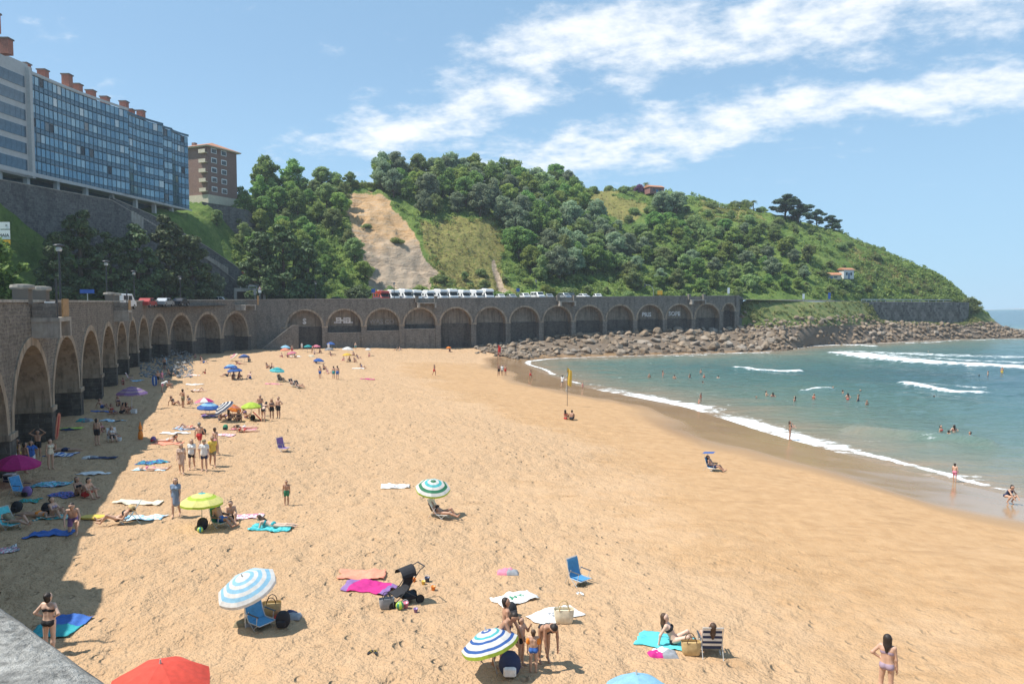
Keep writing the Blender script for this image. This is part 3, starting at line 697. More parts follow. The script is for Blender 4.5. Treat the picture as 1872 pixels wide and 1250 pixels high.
# dark stone retaining wall under the road on the headland
STONE_H = m_stone('stone_headland', (.10, .095, .085), (.30, .28, .25), (.34, .31, .27), 1.1, .8, .35)
HW = empty('headland_wall', (0, 0, 0), 0, 'dark rubble retaining wall under the headland road beyond the boulders', 'wall')
pts_ = [(115, 239.5), (126, 245), (138, 250.5), (150, 255), (161, 258), (166, 260.5)]
for a_, b_ in zip(pts_[:-1], pts_[1:]): plain_wall(a_, b_, 12.95, 12.85, .6, STONE_H, z0=2.0, off=1.2, parent=HW)
rail = empty('guard_rail', (0, 0, 0), 0, 'low steel guard rail beside the headland road', 'guard rail')
b = MB(); rp = [(118, 240.5), (126, 246), (138, 251.5), (150, 256.5), (160, 259.6)]
b.tube([(x, y, 13.75) for x, y in rp], .14, 5); b.build('rail', STEEL, rail)
for (x0, y0), (x1, y1) in zip(rp[:-1], rp[1:]):
    for t in (0, .33, .66):
        b = MB(); b.box((x0 + (x1 - x0) * t, y0 + (y1 - y0) * t, 13.3), (.12, .12, .9)); b.build('post', STEEL, rail)

# ================================================================ vegetation prototypes
def leaves(centers, radii, n, size, seed, up=.25, fill=.55, flat=1.0):
    """n leaf-clump faces spread through ellipsoid lobes; returns verts, quads, random attr"""
    r = np.random.default_rng(seed); C = np.array(centers, float); Rr = np.array(radii, float)
    vol = np.prod(Rr, 1) ** (2 / 3); k = r.choice(len(C), n, p=vol / vol.sum())
    d = r.normal(size=(n, 3)); d /= np.linalg.norm(d, axis=1)[:, None]
    rad = fill + (1 - fill) * r.random(n) ** .5; rad += r.normal(0, .05, n)
    P = C[k] + d * Rr[k] * rad[:, None]
    nrm = d * .8 + r.normal(size=(n, 3)) * .55 + np.array([0, 0, up]); nrm /= np.linalg.norm(nrm, axis=1)[:, None]
    t = np.cross(nrm, r.normal(size=(n, 3))); t /= np.linalg.norm(t, axis=1)[:, None] + 1e-9; bt = np.cross(nrm, t)
    s = size * r.uniform(.55, 1.25, n)[:, None]; bt = bt * flat
    V = np.stack([P - t * s, P - bt * s * .55 + nrm * s * .12, P + t * s, P + bt * s * .55 + nrm * s * .12], 1).reshape(-1, 3)
    lf = np.repeat(r.random(n), 4); return V, np.arange(n * 4).reshape(-1, 4), lf
def foliage(name, mat, *a, **k):
    V, Fq, lf = leaves(*a, **k); me = np_mesh(name, V, Fq, mat, False); vattr(me, 'lf', lf); return me
LEAF = {'green': m_leaf('leaf_green', (.10, .19, .05), (.29, .43, .10)), 'olive': m_leaf('leaf_olive', (.14, .21, .07), (.37, .45, .16)),
        'dark': m_leaf('leaf_dark', (.04, .075, .026), (.13, .19, .062), .12), 'pine': m_leaf('leaf_pine', (.02, .045, .02), (.075, .12, .05), .12),
        'grey': m_leaf('leaf_grey', (.15, .22, .12), (.38, .46, .27)), 'lime': m_leaf('leaf_lime', (.15, .24, .05), (.40, .48, .11)),
        'violet': m_leaf('leaf_violet', (.14, .05, .14), (.33, .16, .32))}
BARK = plain('bark', (.10, .075, .05), .95, .35, 3.)
def tree_proto(kind, seed):
    """returns (trunk mesh, crown mesh) standing at the origin, 10 m tall"""
    r = random.Random(seed); b = MB()
    if kind in ('broad', 'grey', 'olive', 'green', 'lime'):
        b.tube([(0, 0, -.8), (.1, 0, 1.5), (r.uniform(-.3, .3), .2, 3.6), (r.uniform(-.5, .5), .1, 6.5)], [.34, .26, .2, .08], 7); cs, rs = [], []
        for i in range(24):
            a = r.uniform(0, 6.28); z = r.uniform(1.7, 8.8); q = 3.0 * math.sin(math.pi * min(1, (z - .6) / 9.4)) ** .7 * r.uniform(.55, 1.05)
            c = (q * math.cos(a), q * math.sin(a), z); cs.append(c); w = r.uniform(.7, 1.5); rs.append((w * r.uniform(.8, 1.3), w * r.uniform(.8, 1.3), w * .8))
            b.tube([(0, 0, min(z * .55, 4.5)), (c[0] * .5, c[1] * .5, z * .8), c], [.11, .07, .03], 4)
        cs.append((0, 0, 8.7)); rs.append((1.5, 1.5, 1.3)); cs.append((0, 0, 5.5)); rs.append((2.2, 2.2, 2.4))
        me = foliage('crown', LEAF[{'broad': 'green'}.get(kind, kind)], cs, rs, 4200, .36, seed, fill=.3)
    elif kind == 'conifer':
        b.tube([(0, 0, -.8), (0, 0, 4), (.1, 0, 9.4)], [.3, .22, .05], 7); cs, rs = [], []
        for i in range(30):
            z = 1.0 + 8.6 * (i / 29) + r.uniform(-.3, .3); q = (1 - ((z - 1.2) / 9.2)) ** .75 * 3.1 * r.uniform(.45, 1.05) + .1; a = i * 2.4 + r.uniform(-.5, .5)
            cs.append((q * math.cos(a), q * math.sin(a), z)); w = r.uniform(.6, 1.15) * (1.15 - z * .05); rs.append((w * 1.15, w * 1.15, w * .75))
            b.tube([(0, 0, z - .4), (q * math.cos(a), q * math.sin(a), z)], [.07, .02], 4)
        me = foliage('crown', LEAF['dark'], cs, rs, 7000, .27, seed, fill=.35, up=.5)
    elif kind == 'pine':
        b.tube([(0, 0, -.8), (.2, 0, 3), (.5, .1, 6), (.7, .1, 8.6)], [.33, .27, .2, .1], 7); cs, rs = [], []
        for i in range(26):
            a = r.uniform(0, 6.28); q = r.uniform(.4, 4.2); z = 9.3 - q * .5 - r.uniform(0, 7.4) * (.5 + q / 9); c = (.5 + q * math.cos(a), q * math.sin(a), z); cs.append(c)
            w = r.uniform(.9, 1.6); rs.append((w * 1.2, w * 1.2, w * .5)); b.tube([(.5, 0, z - 1.6), (c[0] * .6, c[1] * .6, z - .7), c], [.12, .09, .03], 4)
        me = foliage('crown', LEAF['pine'], cs, rs, 6000, .30, seed, fill=.4, up=.6)
    elif kind in ('bush', 'bush_dark', 'bush_lime', 'bush_violet'):
        b.tube([(0, 0, -.6), (0, 0, 2), (.2, 0, 5)], [.3, .25, .1], 6); cs, rs = [], []
        for i in range(9):
            a = r.uniform(0, 6.28); q = r.uniform(1, 4.6); z = r.uniform(2.0, 7.0 - q * .5); cs.append((q * math.cos(a), q * math.sin(a), z)); w = r.uniform(1.9, 3.); rs.append((w, w, w * .85))
            b.tube([(0, 0, 1), cs[-1]], [.15, .05], 4)
        cs.append((0, 0, 4.5)); rs.append((3.6, 3.6, 4.))
        me = foliage('crown', LEAF[{'bush': 'olive', 'bush_dark': 'dark', 'bush_lime': 'lime', 'bush_violet': 'violet'}[kind]], cs, rs, 2400, .62, seed, fill=.4)
    elif kind == 'palm':
        b.tube([(0, 0, -.5), (.2, 0, 4), (.1, 0, 7.5)], [.4, .3, .32], 8); V, Fq = [], []
        for i in range(34):
            a = i * 2.4; e = r.uniform(-.35, 1.2); pr = None
            for k in range(7):
                t = k / 6; q = 3.4 * t * math.cos(e * (1 - t * .4)); z = 7.5 + 3.0 * t * math.sin(e) - 2.6 * t * t; w = .34 * math.sin(math.pi * min(.98, t + .12)); c, s = math.cos(a), math.sin(a)
                row = [(q * c - w * s, q * s + w * c, z - .12), (q * c, q * s, z), (q * c + w * s, q * s - w * c, z - .12)]
                if pr:
                    n0 = len(V); V += pr + row; Fq += [(n0, n0 + 1, n0 + 4, n0 + 3), (n0 + 1, n0 + 2, n0 + 5, n0 + 4)]
                pr = row
        me = np_mesh('crown', V, Fq, LEAF['olive'], False); vattr(me, 'lf', np.full(len(V), .4))
    return b.mesh('trunk', BARK, True), me
PROTO = {}
def tree(kind, loc, h, label, group=None, name='tree', sx=1.0, cat='tree', var=3):
    s = rng.integers(0, var); key = (kind, int(s))
    if key not in PROTO: PROTO[key] = tree_proto(kind, 100 + int(s) * 7 + len(kind))
    t = empty(name, loc, rng.uniform(0, 6.28), label, cat, group); k = h / 10.; t.scale = (k * sx, k * sx, k)
    link_mesh('trunk', PROTO[key][0], t); link_mesh('crown', PROTO[key][1], t); return t
def in_poly(x, y, PG): return bool(inside(np.array([float(x)]), np.array([float(y)]), np.array(PG, float))[0])
def wood(PG, gap, hr, kinds, label, group, name, n=1500, lim=110, sx=(.95, 1.25), cat='tree'):
    xs = [p[0] for p in PG]; ys = [p[1] for p in PG]; m = (HPX > min(xs)) & (HPX < max(xs)) & (HPY > min(ys)) & (HPY < max(ys)) & (jr < 5.05) & (jr > 2.05)
    m &= inside(HPX, HPY, np.array(PG, float)) & (bare < .25); idx = np.argwhere(m); rng.shuffle(idx); got = []
    for i, j in idx[:n * 3]:
        p = HG[i, j]
        if any((p[0] - q[0]) ** 2 + (p[1] - q[1]) ** 2 < gap * gap for q in got): continue
        got.append(p); k = kinds[rng.integers(0, len(kinds))]
        tree(k, (p[0], p[1], p[2] - .2), rng.uniform(*hr), label, group, name, rng.uniform(*sx), cat)
        if len(got) >= lim: break
wood([(690, 345), (760, 322), (900, 325), (1010, 340), (1060, 368), (1110, 425), (1140, 495), (1060, 520), (955, 510), (925, 440), (890, 398), (780, 398), (735, 375)], 4.6, (7, 11.5), ['broad', 'grey', 'green', 'olive', 'grey', 'lime'],
     'leafy tree in the dense wood on the hill right of the landslip', 'trees of the wood right of the landslip', 'broadleaf_tree', lim=120)
wood([(432, 375), (520, 348), (618, 343), (632, 385), (643, 430), (652, 470), (690, 520), (600, 533), (450, 533)], 5.4, (4.5, 8.5), ['broad', 'green', 'olive', 'lime'],
     'leafy tree in the thicket on the slope left of the landslip', 'trees of the thicket left of the landslip', 'broadleaf_tree', lim=80)
wood([(1100, 425), (1250, 412), (1400, 432), (1480, 480), (1470, 532), (1150, 536)], 5.2, (4, 7), ['broad', 'grey', 'bush', 'olive', 'lime'],
     'low leafy tree on the scrubby hillside above the far car park', 'low trees above the far car park', 'hillside_tree', lim=75, sx=(1.1, 1.5))
wood([(1140, 385), (1260, 385), (1400, 405), (1430, 430), (1150, 430)], 6.5, (3, 5), ['bush', 'olive'], 'rounded bush on the upper hillside below the vine terraces', 'bushes below the vine terraces', 'hillside_bush', lim=30, sx=(1.2, 1.6), cat='bush')
wood([(1420, 405), (1560, 452), (1735, 535), (1480, 540)], 6.0, (1.6, 3.4), ['bush', 'bush', 'olive', 'bush_lime'], 'rounded bush on the grassy slope running down to the headland', 'bushes of the headland slope', 'headland_bush', lim=75, sx=(1.2, 1.9), cat='bush')
wood([(760, 500), (930, 505), (1380, 515), (1380, 545), (700, 545)], 6, (2.0, 3.6), ['bush', 'bush_lime', 'olive'], 'green bush along the hill foot behind the parked vehicles', 'bushes along the hill foot', 'foot_bush', lim=36, sx=(1.2, 1.7), cat='bush')
def hill_tree(kind, px, py, h, label, name, sx=1., cat='tree', group=None):
    p = hill_at(px, py); return tree(kind, (p.x, p.y, p.z - .3), h, label, group, name, sx, cat)
hill_tree('green', 488, 352, 13, 'tallest dark green tree standing beside the brick apartment block', 'broadleaf_tree', 1.15)
hill_tree('broad', 535, 350, 11.5, 'broad green tree on the brow next to the tallest tree', 'broadleaf_tree', 1.2)
for x in (585, 612, 640): hill_tree('olive', x, 343, 5.6, 'olive green tree behind the hedge above the landslip', 'skyline_tree', 1.25, group='trees behind the hedge above the landslip')
hill_tree('grey', 697, 342, 12.5, 'thin airy tree at the upper right corner of the landslip', 'airy_tree', .8)
for x in (1085, 1115, 1140, 1160): hill_tree('bush', x, 352, 3.6, 'bush on the ridge beside the violet flowering tree', 'ridge_bush', 1.3, 'bush', 'bushes on the ridge by the violet tree')
hill_tree('bush_violet', 1168, 352, 4.2, 'violet flowering tree on the ridge beside the small red house', 'flowering_tree', 1.)
hill_tree('palm', 1180, 352, 5.5, 'palm on the ridge next to the violet flowering tree', 'palm_tree')
hill_tree('palm', 1378, 385, 5.6, 'palm standing at the lower end of the vine terraces', 'palm_tree')
for x in (1210, 1235): hill_tree('grey', x, 392, 9, 'large grey green tree below the small red house', 'broadleaf_tree', 1.5, group='large trees below the red house')
for x, h in ((1300, 3.6), (1345, 4), (1365, 4.4), (1395, 3.2)): hill_tree('bush', x, 380, h, 'bush on the skyline right of the vine terraces', 'skyline_bush', 1.3, 'bush', 'bushes on the skyline by the vines')
hill_tree('pine', 1436, 402, 10.5, 'big spreading dark pine on the ridge', 'pine_tree', 1.25)
hill_tree('pine', 1460, 408, 10, 'dark pine crown merged with the big spreading pine', 'pine_tree', 1.2)
hill_tree('pine', 1492, 412, 8, 'smaller dark pine just downhill of the big spreading pine', 'pine_tree', 1.05)
hill_tree('pine', 1522, 422, 7.5, 'lowest flat topped pine leaning over the ridge slope', 'pine_tree', 1.1)
p = atY(1775, 560, 262); tree('olive', (p.x, p.y, 7.5), 7.5, 'round wind shaped bush hanging over the end of the headland wall', None, 'headland_bush', 1.35, 'bush')
hill_tree('bush_lime', 722, 440, 2.4, 'lone green bush growing in the middle of the landslip', 'slip_bush', 1.9, 'bush'); hill_tree('bush', 672, 408, 1.6, 'small bush on the upper landslip left side', 'slip_bush', 1.9, 'bush')
# conifers and bushes behind the promenade
for px, Y, top, lab in ((105, 112, 425, 'dark conifer at the grassy bank end of the row behind the promenade'), (150, 126, 385, 'tallest dark conifer behind the promenade lamps'), (205, 132, 425, 'dark conifer second from the tallest, behind the white van'),
                        (255, 138, 410, 'dark conifer in the middle of the row behind the parked cars'), (310, 146, 395, 'pointed dark conifer below the sloping retaining wall'), (352, 150, 430, 'last dark conifer of the row beside the small tunnel')):
    x = (px - CX) / F * Y; z = hz(x, Y); h = (HOR - top) * Y / F + CAMZ - z; tree('conifer', (x, Y, z - .2), h, lab, None, 'conifer_tree', 1.0)
for px, Y, top, lab, sx in ((478, 172, 425, 'dark spreading conifer by the corner of the sea wall', 1.0), (520, 174, 412, 'taller dark conifer of the clump at the sea wall corner', 1.0), (565, 177, 440, 'dark conifer at the right edge of the corner clump', .95)):
    x = (px - CX) / F * Y; z = hz(x, Y); h = (HOR - top) * Y / F + CAMZ - z; tree('conifer', (x, Y, z - .2), h, lab, None, 'conifer_tree', sx)
for px, Y, h, kind, lab, sx in ((655, 181, 5.6, 'bush_dark', 'round dark clipped bush beside the first parked camper', 1.25), (397, 160, 7.5, 'grey', 'pale small tree at the foot of the sloping retaining wall', .8), (-8, 72, 8, 'green', 'green tree cut by the picture edge on the grassy bank', 1.1),
                                (355, 168, 6, 'bush_lime', 'yellow green bush under the end of the glass block', 1.), (400, 196, 5, 'olive', 'small round tree on the lawn terrace', 1.)):
    x = (px - CX) / F * Y; tree(kind, (x, Y, hz(x, Y) - .2), h, lab, None, 'bush' if 'bush' in kind else 'small_tree', sx, 'bush' if 'bush' in kind else 'tree')
def undergrowth():
    m = np.argwhere((jr > 2.15) & (jr < 5.0) & (HPX > 425) & (bare < .3) & (dryg < .6 + .4 * rng.random(dryg.shape))); sel = m[rng.choice(len(m), 3600)]
    C = HG[sel[:, 0], sel[:, 1]]; s = rng.uniform(.5, 1.5, len(C)); rad = np.stack([s, s, s * .75], 1)
    V, Fq, lf = leaves(C + np.array([0, 0, .2]), rad, 120000, .40, 3, fill=.6)
    me = np_mesh('undergrowth', V, Fq, m_leaf('leaf_scrub', (.11, .18, .045), (.33, .40, .10)), False); vattr(me, 'lf', lf)
    tag(link_mesh('undergrowth', me), 'green scrub and bramble covering the hillside', 'scrub', kind='stuff')
    # dry grass tufts on the open slopes
    m = np.argwhere((jr > 2.1) & (jr < 5.0) & (dryg > .35) & (bare < .3)); C = HG[m[:, 0], m[:, 1]]; C = C[rng.choice(len(C), 2600)]; s = rng.uniform(.25, .7, len(C))
    V, Fq, lf = leaves(C, np.stack([s, s, s * .8], 1), 42000, .2, 8, fill=.3, up=.1)
    me = np_mesh('dry_grass', V, Fq, m_leaf('leaf_dry', (.16, .17, .05), (.46, .40, .17)), False); vattr(me, 'lf', lf)
    tag(link_mesh('dry_grass', me), 'dry yellow grass on the open hill slopes', 'grass', kind='stuff')
    # the bank above the boulders
    B = BG[70:165, 2:18].reshape(-1, 3); C = B[rng.choice(len(B), 420)]; s = rng.uniform(.4, 1.0, len(C))
    V, Fq, lf = leaves(C, np.stack([s, s, s * .6], 1), 16000, .3, 4, fill=.5)
    me = np_mesh('bank_scrub', V, Fq, m_leaf('leaf_bank', (.10, .135, .04), (.36, .35, .13)), False); vattr(me, 'lf', lf)
    tag(link_mesh('bank_scrub', me), 'yellow green scrub on the bank above the boulders', 'scrub', kind='stuff')
    # hedge in front of the landslip and rows of vines
    def row(name, pts, w, h, n, leaf, size=.3):
        P = np.array(pts, float); t = rng.random(n) * (len(P) - 1); i = np.minimum(t.astype(int), len(P) - 2); C = P[i] + (P[i + 1] - P[i]) * (t - i)[:, None]
        V, Fq, lf = leaves(C[: max(40, n // 12)] + np.array([0, 0, h * .5]), np.tile([w, w, h * .55], (max(40, n // 12), 1)), n, size, len(name), fill=.5)
        me = np_mesh(name, V, Fq, LEAF[leaf], False); vattr(me, 'lf', lf); return link_mesh(name, me)
    hp = [(*atY(px, 545, Y).xy, 0) for px, Y in ((615, 186), (700, 190), (800, 195), (900, 200), (930, 202))]; hp = [(x, y, hz(x, y)) for x, y, _ in hp]
    tag(row('hedge', hp, 1.0, 2.2, 5000, 'green'), 'long clipped green hedge behind the row of campers', 'hedge')
    tp = [hill_at(px, 343) for px in (610, 640, 670, 700)]; tag(row('hedge', tp, .8, 1.8, 2000, 'lime'), 'low yellow green hedge along the top edge of the landslip', 'hedge')
    for k in range(7):
        y = 357 + 7.5 * k; q = [hill_at(x, y + (x - 1270) * .06) for x in np.linspace(1262 + 3 * k, 1345 + 9 * k, 6)]
        tag(row('vine_row', q, .55, 1.5, 900, 'lime', .28), 'row of green vines on the terraced hilltop', 'vines', 'vine rows of the terraces')
undergrowth()
# ================================================================ buildings on the left
def m_blueglass():
    q = NT('blue_glass'); oi = q.n('ObjectInfo').outputs['Random']; n = q.noise(q.obj(), 1.5, 2)
    c = q.ramp(oi, [(0., (.09, .19, .27)), (.55, (.14, .26, .34)), (.86, (.24, .36, .42)), (.9, (.42, .45, .45)), (.95, (.02, .03, .04))])
    q.set(Base_Color=c, Metallic=.55, Roughness=.12); q.bump(n, .05, .05); return q.mat
BGL = m_blueglass(); BLF = plain('blue_frame', (.045, .11, .16), .5, .1); SPAN = plain('spandrel_glass', (.075, .15, .21), .2, .15, 1.5, .3)
WSTN = plain('white_stone_cladding', (.46, .455, .445), .8, .08, 1.5); BRICKR = plain('red_brick', (.34, .13, .085), .9, .25, 5.); TILE = plain('terracotta', (.42, .19, .10), .85, .25, 3.)
BRICKB = plain('brown_brick', (.22, .13, .10), .9, .2, 3.); CREAM = plain('cream_render', (.55, .48, .36), .85, .1, 2.)
GB = empty('apartment_building', (-90, 135, 0), 0, 'long glass fronted apartment block with wavy blue facade and brick chimneys', 'building')
def gpart(b, name, mats, parent=GB, smooth=False):
    o = b.build(name, mats, parent, smooth); o.matrix_parent_inverse = Matrix.Translation(-GB.location); return o
ZB, NF, FH = 36.6, 7, 2.63; ZT = ZB + NF * FH
PANE = MB(); PANE.box((0, 0, 0), (1, .06, 1)); PANE = PANE.mesh('window_pane', BGL)
def facade(P0, P1, cols, bow):
    P0, P1 = Vector((*P0, 0)), Vector((*P1, 0)); e = (P1 - P0); L = e.length; e /= L; n = Vector((e.y, -e.x, 0)); K = cols
    pts = []
    for k in range(K + 1):
        t = k / K; pts.append(P0 + e * L * t + n * (bow * t ** 2.6 - .25 * bow * math.sin(math.pi * t)))
    bf, bs = MB(), MB()
    for k in range(K):
        a, c = pts[k], pts[k + 1]; d = (c - a); w = d.length; d /= w; nn = Vector((d.y, -d.x, 0)); rz = math.atan2(d.y, d.x); m = (a + c) / 2
        bf.quad((*(a - nn * .1).xy, ZB), (*(c - nn * .1).xy, ZB), (*(c - nn * .1).xy, ZT), (*(a - nn * .1).xy, ZT))
        bf.box((a.x, a.y, (ZB + ZT) / 2), (.09, .2, ZT - ZB), rz=rz)
        for f in range(NF):
            z = ZB + f * FH
            o = link_mesh('window_pane', PANE, GB, (m - GB.location).to_3d() * 1.0); o.location = (m.x - GB.location.x, m.y - GB.location.y, z + 1.72)
            o.rotation_euler = (rng.normal(0, .006), 0, rz + rng.normal(0, .012)); o.scale = (w - .12, 1, 1.5)
            bs.box((m.x, m.y, z + .45), (w - .1, .05, .72), rz=rz); bf.box((m.x, m.y, z + .88), (w, .14, .09), rz=rz); bf.box((m.x, m.y, z + .02), (w, .14, .09), rz=rz)
    gpart(bf, 'curtain_frame', BLF); o = gpart(bs, 'spandrel_panels', SPAN); o['kind'] = 'stuff'
    b = MB(); b.grid([[(*(p + n * .25).xy, ZT) for p in pts], [(*(p + n * .25).xy, ZT + .55) for p in pts], [(*(p - n * .5).xy, ZT + .6) for p in pts]]); gpart(b, 'roof_edge', WSTN if cols > 15 else BLF)
    return pts
FP = [(-90, 135), (-86.9, 160.6), (-85.4, 173.7), (-84.8, 178.4), (-84, 185.3)]
allp = []
for i, (c, bw) in enumerate(((22, 1.5), (10, 1.3), (4, .6), (6, .7))): allp += facade(FP[i], FP[i + 1], c, bw)
b = MB()   # body behind the facade
ring_ = [(-90.3, 134.9), (-87.2, 160.6), (-85.1, 178.4), (-84.3, 185.2), (-100, 187), (-108, 135)]
b.loft([[(x, y, ZB - .3) for x, y in ring_], [(x, y, ZT + .2) for x, y in ring_]], caps=True); gpart(b, 'building_body', WSTN)
b = MB(); ring2 = [(-92.6, 105), (-90.15, 134.85), (-108, 134.85), (-110, 105)]
b.loft([[(x, y, ZB - 1.0) for x, y in ring2], [(x, y, ZT + 1.6) for x, y in ring2]], caps=True); gpart(b, 'white_wing', WSTN)
ew = Vector((-90.15 + 92.6, 134.85 - 105, 0)); Lw = ew.length; ew /= Lw; nw = Vector((ew.y, -ew.x, 0)); rzw = math.atan2(ew.y, ew.x)
for f in range(6):
    z = ZB + .3 + f * 3.05
    for k in range(9):
        m = Vector((-92.6, 105, 0)) + ew * (18.3 + k * 1.25) + nw * .06
        o = link_mesh('window_pane', PANE, GB); o.location = (m.x + 90, m.y - 135, z + .95); o.rotation_euler = (0, 0, rzw + rng.normal(0, .01)); o.scale = (1.22, 1.4, 2.0); o.material_slots[0].link = 'OBJECT'; o.material_slots[0].material = plain('wing_glass', (.07, .12, .16), .12, .3, 2., .4)
b = MB(); b.box((-89.9, 134.6, (ZB + ZT) / 2), (.9, .8, ZT - ZB + 2)); gpart(b, 'corner_pilaster', WSTN)
for y, d in ((108, 0), (114, 0), (121, 0), (128, 0), (134.5, 0), (142, 0), (150, 0), (158, 0), (166, 0), (173, 0), (180, 0)):
    x = -92.6 + (y - 105) * .082 - .3 if y < 135 else -90 + (y - 135) * .12 - .5
    b = MB(); b.box((x - .4, y, ZB - 1.9), (.8, .8, 3.8)); gpart(b, 'column', WSTN)
b = MB(); b.loft([[(x - 4 if x > -95 else x, y, 32.5) for x, y in ring2], [(x - 4 if x > -95 else x, y, ZB - .9) for x, y in ring2]]); b.loft([[(x - 4 if x > -95 else x, y, 32.5) for x, y in ring_], [(x - 4 if x > -95 else x, y, ZB) for x, y in ring_]]); gpart(b, 'ground_floor_glazing', SPAN)
b = MB(); b.grid([[(-92.2, 104, ZB - 1.05), (-89.3, 135, ZB - .7), (-85.6, 161, ZB - .5), (-83, 186, ZB - .4)], [(-92.2, 104, ZB + .1), (-89.3, 135, ZB + .05), (-85.6, 161, ZB - .05), (-83, 186, ZB - .05)]]); gpart(b, 'base_beam', WSTN)
for (px, y, h) in ((8, 112, 2.2), (30, 122, 1.8), (62, 134, 1.6), (94, 138, 1.7), (137, 143, 2.4), (155, 147, 1.7), (179, 151, 1.6), (204, 156, 1.7), (238, 162, 2.4), (249, 165, 1.4), (268, 169, 2.2)):
    x = (px - CX) / F * (y + 3); h += .5; b = MB(); b.box((x, y + 3, ZT + h / 2 + .1), (1.5, 1.3, h + .2)); b.box((x, y + 3, ZT + h + .32), (1.8, 1.6, .25), 1); gpart(b, 'chimney', [BRICKR, plain('chimney_cap', (.16, .13, .11), .9)])
b = MB(); b.box((-95, 111, ZT + 4.4), (7, 9, .3)); b.box((-95, 111, ZT + 3), (4, 5, 2.6), 1); gpart(b, 'roof_penthouse', [TILE, WSTN])
# brick block behind
BB = empty('brick_building', (-91, 214, 0), R(-24), 'brown brick apartment block with hipped tile roof beyond the glass block', 'building')
z0, H5 = 43.6, 13.9
b = MB(); b.box((0, 0, z0 + H5 / 2), (13, 11, H5)); b.build('wall', BRICKB, BB)
b = MB(); b.box((0, 0, z0 - 1.2), (13.6, 11.6, 2.4)); b.build('plinth', CREAM, BB)
b = MB(); a_, c_ = 7.6, 6.6; b.add([(-a_, -c_, z0 + H5), (a_, -c_, z0 + H5), (a_, c_, z0 + H5), (-a_, c_, z0 + H5), (-2.5, 0, z0 + H5 + 2.2), (2.5, 0, z0 + H5 + 2.2)], [(0, 1, 5, 4), (1, 2, 5), (2, 3, 4, 5), (3, 0, 4), (0, 1, 2, 3)]); rf = b.build('roof', TILE, BB)
b = MB(); b.box((0, 0, z0 + H5 - .12), (14.9, 12.9, .3)); b.build('eaves', CREAM, rf); b = MB(); b.box((-4, -.5, z0 + H5 + 1.8), (1.2, 1, 1.8)); b.build('chimney', BRICKB, rf)
for f in range(5):
    z = z0 + .9 + f * 2.75
    for x, w in ((-5.0, 2.4), (-1.9, 1.0)):
        b = MB(); b.box((x, -5.52, z + .9), (w, .12, 1.5)); wn = b.build('window', WHITE, BB); b = MB(); b.box((x, -5.6, z + .75), (w - .3, .06, 1.0)); b.build('pane', GLASS, wn)
        b = MB(); b.box((x, -5.54, z - .35), (w + .3, .08, .7)); b.build('panel', CREAM, wn)
    for y in (-3.2, .5):
        b = MB(); b.box((6.52, y, z + .9), (.12, 2.0, 1.5)); wn = b.build('window', WHITE, BB); b = MB(); b.box((6.6, y, z + .85), (.06, 1.6, 1.1)); b.build('pane', GLASS, wn)
    b = MB(); b.box((5.2, -5.9, z), (2.6, 1.0, .2)); b.box((5.2, -6.35, z + .5), (2.6, .08, .9)); b.build('balcony', CREAM, BB)
# retaining walls below the blocks
RW = empty('retaining_wall', (0, 0, 0), 0, 'tall grey stone retaining wall below the glass apartment block, stepping down beside stairs', 'wall')
rwp = [(-116, 40, 33.4), (-104, 72, 33.4), (-88.5, 121, 33.4), (-81.5, 146, 33.2), (-77.5, 156, 29), (-71, 171, 21.5), (-67.5, 179, 16.5)]
for a_, c_ in zip(rwp[:-1], rwp[1:]): plain_wall(a_[:2], c_[:2], a_[2], c_[2], 1.0, STONE_R, z0=10, parent=RW)
coping([p[:2] for p in rwp], [p[2] for p in rwp], parent=RW)
RW2 = empty('stair_wall', (0, 0, 0), 0, 'sloping stone wall of the stairs under the glass block end', 'wall')
rq = [(-83.5, 150, 34.2), (-80.5, 160, 32), (-75, 176, 26.2), (-70.5, 186, 21)]
for a_, c_ in zip(rq[:-1], rq[1:]): plain_wall(a_[:2], c_[:2], a_[2], c_[2], .7, STONE_R, z0=14, parent=RW2)
coping([p[:2] for p in rq], [p[2] for p in rq], parent=RW2)
b = MB()
for k in range(46):
    t = k / 45; x, y, z = -81 + 9.2 * t, 151 + 26 * t, 31.6 - 10.4 * t; b.box((x, y, z - 1.2), (3.0, .75, 2.4), rz=R(-20))
tag(b.build('stairway', COPING), 'concrete stairs running down between the two sloping stone walls', 'stairs')
TW = empty('terrace_wall', (0, 0, 0), 0, 'grey stone terrace wall below the brick apartment block', 'wall')
for a_, c_ in (((-86, 199), (-75.5, 205)), ((-75.5, 205), (-71.5, 213))): plain_wall(a_, c_, 40.5 if a_[0] < -80 else 39, 39 if a_[0] < -80 else 33, .6, STONE_R, z0=24, parent=TW)
# house on the ridge, huts on the headland slope
def hut(px, py, w, d, h, wall, label, rz=0., name='hut', sink=.5):
    p = hill_at(px, py); t = empty(name, (p.x, p.y, p.z - sink), rz, label, 'house')
    b = MB(); b.box((0, 0, h / 2), (w, d, h)); b.build('wall', wall, t)
    b = MB(); a_, c_ = w / 2 + .35, d / 2 + .35; rh = min(w, d) * .22; b.add([(-a_, -c_, h), (a_, -c_, h), (a_, c_, h), (-a_, c_, h), (-a_, 0, h + rh), (a_, 0, h + rh)], [(0, 1, 5, 4), (2, 3, 4, 5), (1, 2, 5), (3, 0, 4), (0, 1, 2, 3)]); b.build('roof', TILE, t)
    for k in (-1, 1):
        b = MB(); b.box((k * w * .22, -d / 2 - .02, h * .55), (w * .16, .08, h * .32)); b.build('window', GLASS, t)
    b = MB(); b.box((0, -d / 2 - .02, h * .33), (w * .16, .08, h * .64)); b.build('door', plain('door_blue', (.08, .16, .28), .6), t)
hut(1196, 353, 6.5, 5, 2.6, plain('red_wall', (.26, .12, .10), .85), 'small red house with tiled roof on the ridge beside the palm', R(20), 'ridge_house', .2)
